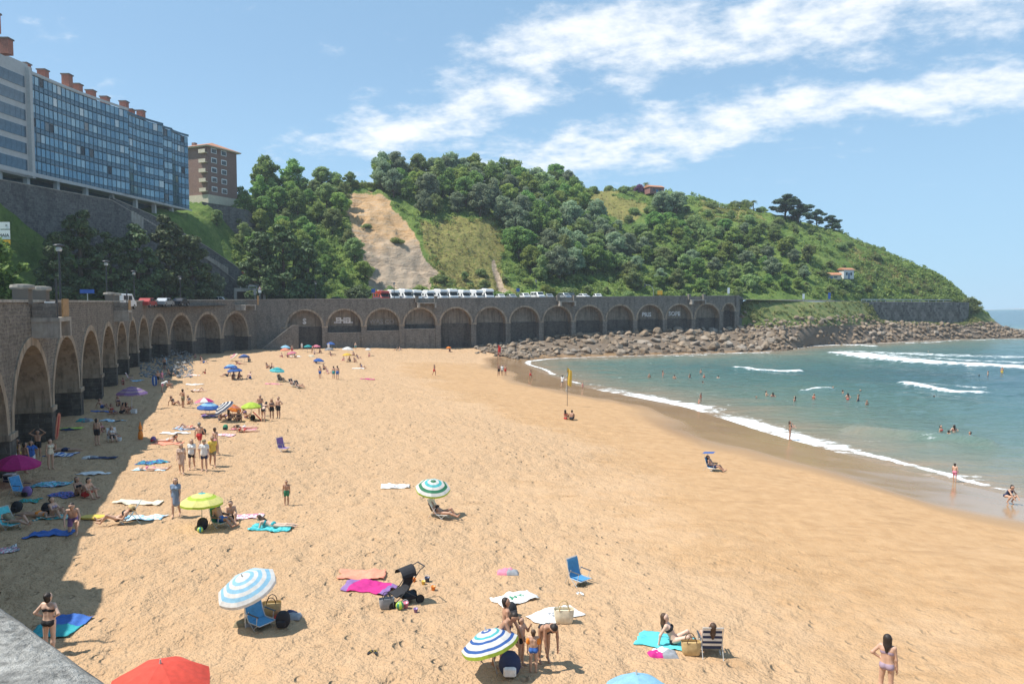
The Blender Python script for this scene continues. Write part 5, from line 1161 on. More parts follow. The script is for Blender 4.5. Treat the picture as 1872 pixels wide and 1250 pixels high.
def field(G, segs, k=.03):
    out = None
    for a, b, ra, rb in segs:
        a, b = np.array(a), np.array(b); ba = b - a; dd = ba @ ba; pa = G - a
        tt = np.clip((pa @ ba) / dd, 0, 1) if dd > 1e-9 else np.zeros(G.shape[:-1]); d = np.linalg.norm(pa - tt[..., None] * ba, axis=-1) - (ra + (rb - ra) * tt)
        if out is None: out = d
        else: h = np.clip(.5 + .5 * (out - d) / k, 0, 1); out = out + (d - out) * h - k * h * (1 - h)
    return out
def grow(groups, h=.021, k=.03, kk=.018):
    allp = [(p, r) for g in groups for a, b, ra, rb in g for p, r in ((a, ra), (b, rb))]; lo = np.min([np.array(p) - r for p, r in allp], 0) - .05; hi = np.max([np.array(p) + r for p, r in allp], 0) + .05
    n = np.ceil((hi - lo) / h).astype(int) + 1; G = np.stack(np.meshgrid(*[lo[d] + h * np.arange(n[d]) for d in range(3)], indexing='ij'), -1)
    fs = [field(G, g, k) for g in groups]; o = fs[0]
    for d in fs[1:]: q = np.clip(.5 + .5 * (o - d) / kk, 0, 1); o = o + (d - o) * q - kk * q * (1 - q)
    return surfnets(o, lo, h)
PCACHE = {}
SKIN0 = plain('skin', (.5, .3, .2), .55); EYE = plain('eye_dark', (.03, .02, .02), .3)
def seg_lerp(a, b, ra, rb, t0, t1, add): A, Bv = Vector(a), Vector(b); return (A + (Bv - A) * t0, A + (Bv - A) * t1, ra + (rb - ra) * t0 + add, ra + (rb - ra) * t1 + add)
def body_mesh(pose, fem):
    key = ('b', pose, fem)
    if key in PCACHE: return PCACHE[key]
    J = skeleton(pose, fem); B = bones(J, fem); V, Q = grow([B['torso'], B['head']] + [B['arm', s] for s in (1, -1)] + [B['leg', s] for s in (1, -1)]); zmin = V[:, 2].min()
    mb = MB(); mb.add(V, [tuple(q) for q in Q], 0)
    for s in (1, -1):   # fingers and thumb
        d = J['hdir', s]; n = (J['f'] - d * J['f'].dot(d)); n = n.normalized() if n.length > .2 else J['l'].cross(d).normalized(); w = d.cross(n).normalized(); inn = -J['l'] * s
        wd, curl = n, (inn - d * inn.dot(d) - n * inn.dot(n)); curl = curl.normalized() if curl.length > .1 else w
        for k, ln in enumerate((.062, .076, .07, .054)):
            r0 = J['palm', s] + d * .012 + wd * (.028 - .0187 * k); p1 = r0 + d * ln * .5; p2 = p1 + U(d * .85 + curl * .5) * ln * .3; p3 = p2 + U(d * .55 + curl * .8) * ln * .3; mb.tube([r0 - d * .02, p1, p2, p3], [.0095, .009, .008, .006], 5, 0)
        r0 = J['wri', s] + d * .03 + wd * .026; mb.tube([r0, r0 + U(d * .6 + wd * .7) * .035, r0 + U(d * .85 + wd * .4) * .065], [.012, .0105, .007], 5, 0)
        e = J['head'] + J['hd'] * .008 + J['hf'] * .086 + J['l'] * s * .034; mb.lathe([(.002, -.008), (.011, 0), (.002, .008)], e, 6, 1)
    e = J['head'] - J['hd'] * .062 + J['hf'] * .09; mb.box(e, (.045, .012, .01), 1)
    me = mb.mesh('body', [SKIN0, EYE], True, False); me.vertices.foreach_get('co', c := np.zeros(len(me.vertices) * 3, np.float32)); c = c.reshape(-1, 3); c[:, 2] -= zmin; me.vertices.foreach_set('co', c.ravel()); me.update()
    PCACHE[key] = (me, J, zmin); return PCACHE[key]
def cloth_mesh(pose, fem, kind):
    key = ('c', pose, fem, kind)
    if key in PCACHE: return PCACHE[key]
    _, J, zmin = body_mesh(pose, fem); B = bones(J, fem); t, f, l = J['t'], J['f'], J['l']; g = []; T = B['torso']
    hips = [(a, b, ra + .012, rb + .012) for a, b, ra, rb in [(t * -.02 + l * .062, t * .07 + l * .055, .108, .1), (t * -.02 - l * .062, t * .07 - l * .055, .108, .1)]] + [(a, b, ra + .012, rb + .012) for a, b, ra, rb in T[5:7]]
    def legs(fr, add): return [seg_lerp(*B['leg', s][0], 0, fr, add) for s in (1, -1)]
    tors = [(a, b, ra + .014, rb + .014) for a, b, ra, rb in T]; slv = lambda fr: [[seg_lerp(*B['arm', s][0], 0, fr, .016)] for s in (1, -1)]
    if kind == 'trunks': g = [hips] + [[x] for x in legs(.52, .02)]
    elif kind == 'briefs': g = [[(a, b, ra - .002, rb - .006) for a, b, ra, rb in hips]] + [[x] for x in legs(.08, .008)]
    elif kind == 'shorts': g = [hips] + [[x] for x in legs(.42, .022)]
    elif kind == 'bikini_bottom': g = [[(t * -.03 + l * s * .05, t * .015 + l * s * .062, .115, .107) for s in (1, -1)] + [(a, b, .1, .1) for a, b, *_ in T[5:7]]]
    elif kind == 'bikini_top': g = [[(t * .33 + l * s * .07, t * .345 + l * s * .072, .107, .106) for s in (1, -1)] + ([(a, b, ra + .008, rb + .008) for a, b, ra, rb in T[-2:]] if fem else [])]
    elif kind == 'swimsuit': g = [[(a, b, ra + .008, rb + .008) for a, b, ra, rb in T[:4] + T[5:]]]
    elif kind == 'tshirt': g = [tors + [(t * -.02 + l * s * .06, t * .1 + l * s * .06, .128, .122) for s in (1, -1)]] + slv(.55)
    elif kind == 'dress': g = [tors] + slv(.45) + [[(t * .1, J['hip', 1] * .5 + J['hip', -1] * .5 + (J['kne', 1] + J['kne', -1] - J['hip', 1] - J['hip', -1]) * .36, .125, .165)]]
    elif kind.startswith('armband'): g = [[seg_lerp(*B['arm', 1 if kind.endswith('1') else -1][0], .3, .68, .04)]]
    V, Q = grow(g, .021, .03, .02); V[:, 2] -= zmin; PCACHE[key] = np_mesh(kind, V, Q, plain('cloth_white', (.7, .7, .68), .85)); return PCACHE[key]
def hair_mesh(pose, fem, style):
    key = ('h', pose, fem, style)
    if key in PCACHE: return PCACHE[key]
    _, J, zmin = body_mesh(pose, fem); h, hd, hf, t = J['head'], J['hd'], J['hf'], J['t']; g = [(h + hd * .052 - hf * .022, h + hd * .05 - hf * .035, .083, .09), (h + hd * .03 - hf * .045, h - hd * .065 - hf * .04, .092, .076)]
    if style == 'long':
        dn = U(-hd * .6 - Vector((0, 0, .8)) if abs(t.z) > .5 else -hd - hf * .3); g += [(h - hf * .055, h - hf * .075 + dn * .17, .08, .068), (h - hf * .075 + dn * .17, h - hf * .08 + dn * .3, .068, .04)] + [(h + J['l'] * s * .06 - hf * .02, h + J['l'] * s * .07 - hf * .035 + dn * .17, .045, .035) for s in (1, -1)]
    if style == 'bun': g += [(h + hd * .06 - hf * .11, h + hd * .06 - hf * .11, .045, .045)]
    V, Q = grow([g], .018, .03); V[:, 2] -= zmin; me = np_mesh('hair', V, Q, EYE); PCACHE[key] = me; return me
SKINS = {'fair': (.66, .44, .33), 'mid': (.56, .34, .235), 'tan': (.43, .235, .15), 'deep': (.3, .15, .1)}
HAIRS = {'dark': (.025, .017, .013), 'brown': (.075, .04, .022), 'blond': (.26, .17, .08), 'grey': (.25, .24, .22)}
CC = dict(paleyellow=(.80, .78, .28), coral=(.80, .11, .075), azure=(.07, .26, .48), black=(.02, .02, .024), navy=(.025, .04, .10), blue=(.04, .13, .42), red=(.55, .04, .04), white=(.74, .74, .72), green=(.04, .22, .12), teal=(.03, .33, .36), pink=(.66, .22, .30), purple=(.24, .14, .34), lilac=(.36, .27, .34), grey=(.28, .29, .31), beige=(.56, .40, .31), denim=(.20, .27, .38), yellow=(.72, .50, .08), orange=(.80, .25, .03), khaki=(.25, .21, .13), lime=(.48, .66, .08), aqua=(.10, .52, .56), sky=(.30, .58, .78), brown=(.16, .085, .045), straw=(.56, .40, .19), magenta=(.52, .02, .20), salmon=(.75, .28, .18), cream=(.72, .64, .48))
def cloth(c, r=.85): return plain('cloth_' + c, CC[c], r, .14, 9.)
def setm(o, m):
    o.material_slots[0].link = 'OBJECT'; o.material_slots[0].material = m
def person(px, py, pose, rz, label, sex='f', skin='mid', hair='dark', style=None, wear=(), h=1.68, loc=None, dz=0.0, group=None):
    fem = sex == 'f'; me, J, zmin = body_mesh(pose, fem); p = loc or gnd(px, py); o = link_mesh('person', me, None, (p[0], p[1], p[2] + dz - .015), R(rz)); k = h / 1.7; o.scale = (k, k, k)
    setm(o, plain('skin_' + skin, SKINS[skin], .5, .08, 5.)); tag(o, label, 'person', group); style = style or ('long' if fem else 'short')
    c = link_mesh('hair', hair_mesh(pose, fem, style if style in ('long', 'bun') else 'short'), o); setm(c, plain('hair_' + hair, HAIRS[hair], .6, .25, 30.))
    for kind, col in wear: c = link_mesh(kind.rstrip('12'), cloth_mesh(pose, fem, kind), o); setm(c, cloth(col))
    if style in ('hat', 'cap'):
        b = MB(); q = J['head'] + Vector((0, 0, -zmin)); ax = J['hd']; rot = Vector((0, 0, 1)).rotation_difference(ax).to_matrix(); prof = [(.19, .03), (.2, .045), (.105, .06), (.1, .12), (.05, .14)] if style == 'hat' else [(.1, .03), (.108, .05), (.1, .1), (.05, .125)]
        b.lathe(prof, (0, 0, 0), 14); b.v = [tuple(rot @ Vector(v) + q) for v in b.v]; b.build('sun_hat' if style == 'hat' else 'cap', cloth('straw' if style == 'hat' else 'khaki'), o, True)
    return o
# ================================================================ beach things
def m_fabric(c):
    n = 'canvas_' + c
    if n in MATS: return MATS[n]
    q = NT(n); col = CC[c]; v = q.noise(q.obj(), 7, 3); rr = q.ramp(v, [(.3, tuple(x * .88 for x in col)), (.7, tuple(min(1, x * 1.1) for x in col))]); q.set(Base_Color=rr, Roughness=.8)
    tr = q.n('BsdfTranslucent', {'Color': rr}); ms = q.n('MixShader', {0: .35, 1: q.b.outputs[0], 2: tr.outputs[0]}); q.t.links.new(ms.outputs[0], q.N['Material Output'].inputs[0]); MATS[n] = q.mat; return q.mat
POLE = plain('umbrella_pole', (.62, .62, .6), .35, .05, metal=.3)
def umbrella(cx, cy, bx, by, dia, bands, label, lean=(0, 0), by_gore=False, flop=0.0, val=None, n=8, furl=False):
    """canopy centre pixel, pole foot pixel; lean tips the canopy sideways (x) and toward/away (y)"""
    g = gnd(bx, by); top = atY(cx, cy, g.y); t = empty('beach_umbrella', g, 0, label, 'umbrella'); d = top - g; d.y += .0
    b = MB(); b.tube([(-d.x * .06, 0, -.15), tuple(d * 1.0 + Vector((0, 0, .08)))], .019, 6); b.build('pole', POLE, t)
    ax = U((d.normalized().x * .5 + lean[0], lean[1], 1)); rot = Vector((0, 0, 1)).rotation_difference(ax).to_matrix(); Rr = dia / 2; K = 3; rings = max(len(bands), 6) if not by_gore else 6; cols = list(dict.fromkeys(bands if not by_gore else bands)); vc = val or bands[-1]
    if vc not in cols: cols.append(vc)
    b = MB(); ns = n * K
    def P(i, j):
        r = i / rings; a = 2 * math.pi * j / ns; ph = (j % K) / K; sag = 1 - .055 * math.sin(math.pi * ph) * r; v = Vector((Rr * r * math.cos(a) * sag, Rr * r * math.sin(a) * sag, Rr * (.12 - .44 * r ** 1.7 - .035 * math.sin(math.pi * ph) * r))); return tuple(rot @ v + d)
    for i in range(rings):
        for j in range(ns):
            c = bands[(j // K) % len(bands)] if by_gore else bands[i * len(bands) // rings]
            if i == 0: b.add([P(0, 0), P(1, j), P(1, j + 1)], [(0, 1, 2)], cols.index(c))
            else: b.add([P(i, j), P(i + 1, j), P(i + 1, j + 1), P(i, j + 1)], [(0, 1, 2, 3)], cols.index(c))
    dn = rot @ Vector((0, 0, -.09))
    for j in range(ns): p0, p1 = Vector(P(rings, j)), Vector(P(rings, j + 1)); b.add([p0, p1, p1 + dn, p0 + dn], [(0, 1, 2, 3)], cols.index(vc))
    bm_ = b.build('canopy', [m_fabric(c) for c in cols], t, True); bm = bmesh.new(); bm.from_mesh(bm_.data); bmesh.ops.remove_doubles(bm, verts=bm.verts, dist=.002); bm.to_mesh(bm_.data); bm.free(); bm_.data.polygons.foreach_set('use_smooth', [False] * len(bm_.data.polygons))
    for j in range(n):
        a = 2 * math.pi * j / n; e = rot @ Vector((Rr * .97 * math.cos(a), Rr * .97 * math.sin(a), -.34 * Rr)) + d; m = rot @ Vector((Rr * .5 * math.cos(a), Rr * .5 * math.sin(a), Rr * -.035)) + d; b = MB(); b.tube([tuple(d + rot @ Vector((0, 0, .1 * Rr))), tuple(m), tuple(e)], .007, 4); b.build('rib', POLE, t)
    b = MB(); tp = d + rot @ Vector((0, 0, .12 * Rr)); b.tube([tuple(tp), tuple(tp + rot @ Vector((0, 0, .09)))], [.025, .012], 6); b.build('finial', POLE, t); return t
def towel(px, py, L, Wd, rz, cols, label, pat='plain', name='beach_towel', rumple=.03):
    g = gnd(px, py); n, m = 22, 14; c, s = math.cos(R(rz)), math.sin(R(rz)); u, v = np.meshgrid(np.linspace(-.5, .5, n), np.linspace(-.5, .5, m), indexing='ij'); sd = int(px * 7 + py)
    x = u * L + (fbm(v * 4, u * 2, 2, sd) - .5) * .16; y = v * Wd + (fbm(u * 4, v * 2, 2, sd + 3) - .5) * .14; X = g.x + x * c - y * s; Y = g.y + x * s + y * c
    Z = sand_full(X, Y)[0]; Z = np.maximum(Z, (Z + np.roll(Z, 1, 0) + np.roll(Z, -1, 0)) / 3) + .022 + rumple * 2.2 * (sstep(.5, .8, fbm(x * 3, y * 3, 3, sd + 5)))
    V = np.stack([X - g.x, Y - g.y, Z - g.z], -1).reshape(-1, 3); fc = gridfaces(n, m)[:, ::-1]; i, j = np.meshgrid(np.arange(n - 1), np.arange(m - 1), indexing='ij'); r = np.random.default_rng(sd)
    mi = {'plain': i * 0, 'cross': (i // 2) % len(cols), 'long': (j // 2) % len(cols), 'half': (j > (m - 1) // 2).astype(int) % len(cols), 'ends': np.where((i < 3) | (i > n - 5), 1, 0) % len(cols), 'patch': r.integers(0, len(cols), i.shape), 'motif': np.where((abs(i - 12) < 4) & (abs(j - 6) < 3) & (r.random(i.shape) < .7), 1, 0) % len(cols)}[pat].ravel()
    me = np_mesh(name, V, fc, [cloth(q) for q in cols], True, mi); o = link_mesh(name, me, None, g); tag(o, label, 'towel'); md = o.modifiers.new('thick', 'SOLIDIFY'); md.thickness = .012; return o
def chair(px, py, rz, col, label, frame=None, arm=True, rec=.5, loc=None, canopy=None, stripe=None, hi=.0):
    g = loc or gnd(px, py); t = empty('beach_chair', g, R(rz), label, 'chair'); fm = frame or POLE; z = .24 + hi; by, bz = .22 + rec * .55, z + .62
    b = MB(); b.grid([[(x, y, z + .03 * abs(y + .02) * 3 - .02) for x in (-.26, -.09, .09, .26)] for y in (-.26, -.1, .06, .22)]); o = b.build('seat', cloth(col), t); o.modifiers.new('thick', 'SOLIDIFY').thickness = .02
    b = MB(); rows = [[(x, .22 + (by - .22) * k / 8 + .02 * math.sin(k * .7), z + (bz - z) * k / 8) for x in (-.26, -.09, .09, .26)] for k in range(9)]; b.grid(rows)
    if stripe: b.m = [(1 if (q // 3) % 2 else 0) for q in range(len(b.m))]
    o = b.build('backrest', [cloth(col), cloth(stripe or col)], t); o.modifiers.new('thick', 'SOLIDIFY').thickness = .02
    for s in (-1, 1):
        x = s * .28; b = MB(); b.tube([(x, -.3, z), (x, .22, z), (x, by, bz + .02)], .013, 6); b.build('side_rail', fm, t)
        b = MB(); b.tube([(x, -.2, z), (x, .1, -.03)], .013, 6); b.build('leg', fm, t); b = MB(); b.tube([(x, .2, z + .02), (x, -.16, -.03)], .013, 6); b.build('leg', fm, t); b = MB(); b.tube([(x, .1 + rec * .2, z + .3), (x, by * .9 + .1, -.03)], .012, 6); b.build('rear_strut', fm, t)
        if arm: b = MB(); b.box((x + s * .01, -.02, z + .26), (.05, .5, .03), bev=.01); b.build('armrest', plain('armrest_plastic', (.06, .07, .08), .5), t); b = MB(); b.tube([(x, -.2, z + .25), (x, -.16, z)], .011, 5); b.build('arm_post', fm, t)
    b = MB(); b.tube([(-.28, by, bz + .02), (.28, by, bz + .02)], .013, 6); b.tube([(-.28, -.3, z), (.28, -.3, z)], .013, 6); b.build('cross_bar', fm, t)
    if canopy:
        b = MB(); b.grid([[(x, y, bz + .32 + .05 * math.sin(math.pi * (x + .34) / .68) - .12 * (y - by + .25)) for x in (-.34, -.17, 0, .17, .34)] for y in (by - .62, by - .3, by, by + .12)]); b.build('canopy', m_fabric(canopy), t)
        for s in (-1, 1): b = MB(); b.tube([(s * .29, by, bz), (s * .3, by - .05, bz + .32)], .01, 5); b.build('canopy_strut', fm, t)
    return t
def bag(px, py, kind, col, label, s=1., rz=0., loc=None, cat='bag', second=None):
    g = loc or gnd(px, py); t = empty({'tote': 'tote_bag', 'pack': 'rucksack', 'heap': 'clothes_heap', 'basket': 'straw_basket', 'cooler': 'cool_box', 'shoes': 'flip_flops'}[kind], g, R(rz), label, cat); M = cloth(col); M2 = cloth(second or 'black'); sd = int(px + py)
    if kind in ('tote', 'basket'):
        b = MB(); r0 = []
        for z, w, d in ((0, .19, .1), (.05, .22, .13), (.2, .24, .13), (.34, .25, .11)): r0.append([(s * w * math.cos(a) * (1 / max(abs(math.cos(a)), abs(math.sin(a)))) ** .6, s * d * math.sin(a) * (1 / max(abs(math.cos(a)), abs(math.sin(a)))) ** .6, s * z) for a in [2 * math.pi * k / 16 for k in range(16)]])
        b.loft(r0); b.add([p for p in r0[0]], [tuple(range(16))]); b.add([(p[0] * .93, p[1] * .93, s * .27) for p in r0[3]], [tuple(range(16))]); b.build('bag_body', M, t, True)
        for q in (-1, 1): b = MB(); b.tube([(s * .12 * math.cos(a), q * s * .11, s * (.33 + .17 * math.sin(a))) for a in [math.pi * k / 8 for k in range(9)]], .012 * s, 5); b.build('handle', M2, t)
    elif kind == 'pack':
        b = MB(); rr = []
        for k in range(9): z = k / 8; w = .2 * (math.sin(math.pi * (.12 + .83 * z)) ** .45); rr.append([(s * w * math.cos(a) * 1.05, s * (w * .75 * math.sin(a) + .04 * z), s * .42 * z) for a in [2 * math.pi * j / 12 for j in range(12)]])
        b.loft(rr, caps=True); b.build('pack_body', M, t, True); b = MB(); b.box((0, -.15 * s, .13 * s), (.24 * s, .1 * s, .18 * s), bev=.03 * s); b.build('pocket', M2, t)
        for q in (-1, 1): b = MB(); b.tube([(q * .09 * s, .13 * s, .38 * s), (q * .11 * s, .24 * s, .22 * s), (q * .1 * s, .15 * s, .04 * s)], .018 * s, 5); b.build('strap', M2, t)
    elif kind == 'heap':
        for q in range(3):
            n_ = 12; u, v = np.meshgrid(np.linspace(-1, 1, n_), np.linspace(-1, 1, n_), indexing='ij'); rr = np.clip(1 - np.maximum(abs(u), abs(v)) ** 2, 0, 1); z = rr ** .5 * (.08 + .16 * fbm(u * 2.2 + q * 5, v * 2.2, 3, sd)) * s
            V = np.stack([u * .28 * s + (q - 1) * .16 * s, v * .2 * s + (q % 2) * .12 * s, z], -1).reshape(-1, 3); me = np_mesh('garment', V, gridfaces(n_, n_)[:, ::-1], [M, M2, cloth('grey')][q]); link_mesh('garment', me, t)
    elif kind == 'cooler':
        b = MB(); b.box((0, 0, .15 * s), (.42 * s, .28 * s, .3 * s), bev=.02); b.build('box', M, t); b = MB(); b.box((0, 0, .33 * s), (.44 * s, .3 * s, .06 * s), bev=.02); b.build('lid', cloth('white'), t); b = MB(); b.tube([(-.2 * s, -.16 * s, .28 * s), (-.15 * s, -.18 * s, .12 * s), (.15 * s, -.18 * s, .12 * s), (.2 * s, -.16 * s, .28 * s)], .012, 5); b.build('handle', cloth('white'), t)
    elif kind == 'shoes':
        for q in (-1, 1):
            b = MB(); b.loft([[(q * .08 + .05 * w * math.cos(a) * (1.15 if math.sin(a) > 0 else .85), .13 * math.sin(a), z) for a in [2 * math.pi * k / 14 for k in range(14)]] for z, w in ((0, .9), (.012, 1), (.025, .95))], caps=True); sh = b.build('sole', M, t, rz=.3 * q); b = MB(); b.tube([(q * .08 - .04, .0, .02), (q * .08, .05, .06), (q * .08 + .04, 0, .02)], .008, 5); b.build('strap', M2, sh)
    return t
def ball(px, py, r, col, label, loc=None, second=None):
    g = loc or gnd(px, py); b = MB(); rings = [[(r * math.sin(p) * math.cos(a), r * math.sin(p) * math.sin(a), r - r * math.cos(p)) for a in [2 * math.pi * k / 16 for k in range(16)]] for p in [math.pi * (k + .15) / 12.3 for k in range(13)]]
    b.loft(rings, caps=True); b.m = [(i % 16) // 2 % 2 for i in range(len(b.m))]; o = b.build('beach_ball', [plain('ball_' + col, CC[col], .35), plain('ball_' + (second or col), CC[second or col], .35)], None, True, g); return tag(o, label, 'ball')
def bucket(px, py, col, label, s=1., cat='bucket', name='toy_bucket'):
    g = gnd(px, py); t = empty(name, g, 0, label, cat); b = MB(); b.lathe([(.07 * s, 0), (.1 * s, .16 * s), (.108 * s, .165 * s), (.108 * s, .18 * s), (.095 * s, .18 * s), (.075 * s, .03 * s)], n=14); b.build('pail', plain('plastic_' + col, CC[col], .4), t, True); b = MB(); b.tube([(.1 * s * math.cos(a), 0, .17 * s + .1 * s * math.sin(a)) for a in [math.pi * k / 8 for k in range(9)]], .007, 5); b.build('handle', WHITE, t)
def board(px, py, L, Wd, col, label, tilt, rz, name='bodyboard', second='white'):
    g = gnd(px, py); t = empty(name, g, R(rz), label, 'board'); b = MB(); N_ = 24
    def out(y): return [(Wd / 2 * (abs(math.cos(a)) ** .55) * math.copysign(1, math.cos(a)), y, L / 2 + L / 2 * (abs(math.sin(a)) ** .8) * math.copysign(1, math.sin(a))) for a in [2 * math.pi * k / N_ for k in range(N_)]]
    b.loft([out(-.03), out(.03)], caps=True); th = R(tilt); b.v = [(x, y * math.cos(th) - z * math.sin(th), y * math.sin(th) + z * math.cos(th) + .02) for x, y, z in b.v]; b.build('deck', plain('foam_' + col, CC[col], .5), t)
    b = MB(); b.box((0, -.035, L * .5), (Wd * .2, .012, L * .8)); b.v = [(x, y * math.cos(th) - z * math.sin(th), y * math.sin(th) + z * math.cos(th) + .02) for x, y, z in b.v]; b.build('stripe', plain('foam_' + second, CC[second], .5), t)
# ---- umbrellas
umbrella(445, 1058, 449, 1148, 1.72, ['white', 'white', 'sky', 'white', 'sky', 'white', 'sky', 'white'], 'white and pale blue ringed umbrella over the empty blue chair', (-.22, -.32), val='white')
umbrella(890, 1158, 910, 1232, 1.5, ['white', 'blue', 'white', 'white', 'aqua', 'white', 'blue', 'white', 'white', 'blue', 'white'], 'ringed umbrella in white, blue and green above the family group', (-.16, .1), val='lime')
umbrella(293, 1222, 300, 1400, 1.95, ['coral', 'coral', 'coral'], 'plain red umbrella below the shadow of the wall balcony', (.06, -.05), val='coral')
umbrella(1164, 1240, 1172, 1380, 1.55, ['sky', 'sky', 'sky'], 'plain light blue umbrella in front of the woman in the navy chair', (0, .12), val='sky')
umbrella(792, 882, 796, 941, 1.62, ['green', 'white', 'aqua', 'white', 'green', 'white'], 'green and white ringed umbrella over the lounging person', (.12, -.28), val='lime')
umbrella(369, 905, 369, 962, 1.75, ['aqua', 'paleyellow', 'paleyellow', 'lime', 'paleyellow', 'paleyellow'], 'lime yellow umbrella with aqua top beside the man in the green chair', (0, .02), val='lime')
umbrella(30, 836, 31, 886, 2.2, ['magenta', 'magenta', 'magenta'], 'magenta umbrella in the shade beneath the nearest arches', (.05, .0), val='magenta')
umbrella(241, 710, 241, 755, 2.5, ['purple', 'lilac', 'purple', 'lilac', 'purple'], 'purple striped umbrella in the shade of the wall', (0, 0), val='lilac')
umbrella(405, 741, 399, 770, 1.75, ['navy', 'white', 'navy', 'white', 'navy', 'white', 'navy'], 'navy and white ringed umbrella tipped on its side over a seated group', (-.75, -.35), val='white')
umbrella(459, 737, 460, 767, 1.6, ['lime', 'lime', 'lime'], 'plain lime umbrella beside the red float', (0, 0), val='lime')
umbrella(373, 729, 377, 756, 1.7, ['white', 'pink', 'white', 'magenta'], 'pink and white panelled umbrella behind the navy ringed one', (0, .1), True, val='white')
umbrella(382, 738, 384, 762, 1.9, ['blue', 'sky', 'blue'], 'blue umbrella under the pink and white one', (.1, 0), val='blue'); umbrella(427, 741, 424, 758, 1.5, ['orange', 'salmon', 'orange'], 'orange umbrella half hidden behind the navy ringed one', (.25, 0), val='orange')
umbrella(507, 673, 508, 697, 1.85, ['aqua', 'teal', 'aqua'], 'turquoise umbrella over the man sitting beside the double lounger', (.12, -.05), val='aqua'); umbrella(421, 667, 422, 686, 1.75, ['blue', 'sky', 'blue'], 'blue umbrella behind its darker blue twin', (-.05, 0), val='blue')
umbrella(429, 673, 431, 693, 1.85, ['blue', 'navy', 'blue'], 'darker blue umbrella over a group in the open sand', (0, 0), val='blue'); umbrella(425, 650, 424, 660, 1.7, ['cream', 'pink', 'cream'], 'pale pink umbrella lying tipped on its rim', (-.8, -.5), val='cream')
umbrella(446, 649, 447, 661, 1.9, ['blue', 'blue', 'navy'], 'blue umbrella with hanging side cloth next to the pale pink one', (0, 0), val='blue')
for cx, cy, bx, by, dd, cl_, lab in ((522, 632, 522, 648, 1.9, 'sky', 'light blue umbrella in the far cluster by the stair ramp'), (521, 637, 520, 651, 1.8, 'salmon', 'salmon umbrella just under the light blue one by the ramp'), (533, 643, 534, 654, 1.8, 'pink', 'pink umbrella in front of the stair ramp cluster'), (563, 631, 562, 644, 1.8, 'teal', 'teal umbrella with hanging cloth by the far wall'),
                                     (578, 631, 579, 645, 1.8, 'pink', 'pink umbrella between the teal one and the wall'), (605, 626, 606, 640, 1.9, 'blue', 'blue umbrella tight against the far wall'), (601, 636, 601, 647, 1.9, 'grey', 'grey umbrella in front of the blue one at the far wall'), (636, 635, 637, 649, 2.3, 'white', 'white umbrella beside the standing person at the far wall'),
                                     (634, 646, 634, 661, 1.6, 'yellow', 'yellow umbrella over the busy group below the far wall'), (583, 656, 580, 664, 1.8, 'blue', 'blue umbrella standing alone low on the open sand'), (673, 637, 674, 650, 1.2, 'white', 'small white umbrella right of the busy group'), (820, 634, 821, 643, 1.2, 'orange', 'small orange umbrella alone near the boulders'), (572, 650, 566, 652, 1.6, 'cream', 'cream umbrella lying flat below the pink one')):
    umbrella(cx, cy, bx, by, dd, [cl_, cl_], lab, (.1 * math.sin(cx), 0), val=cl_)
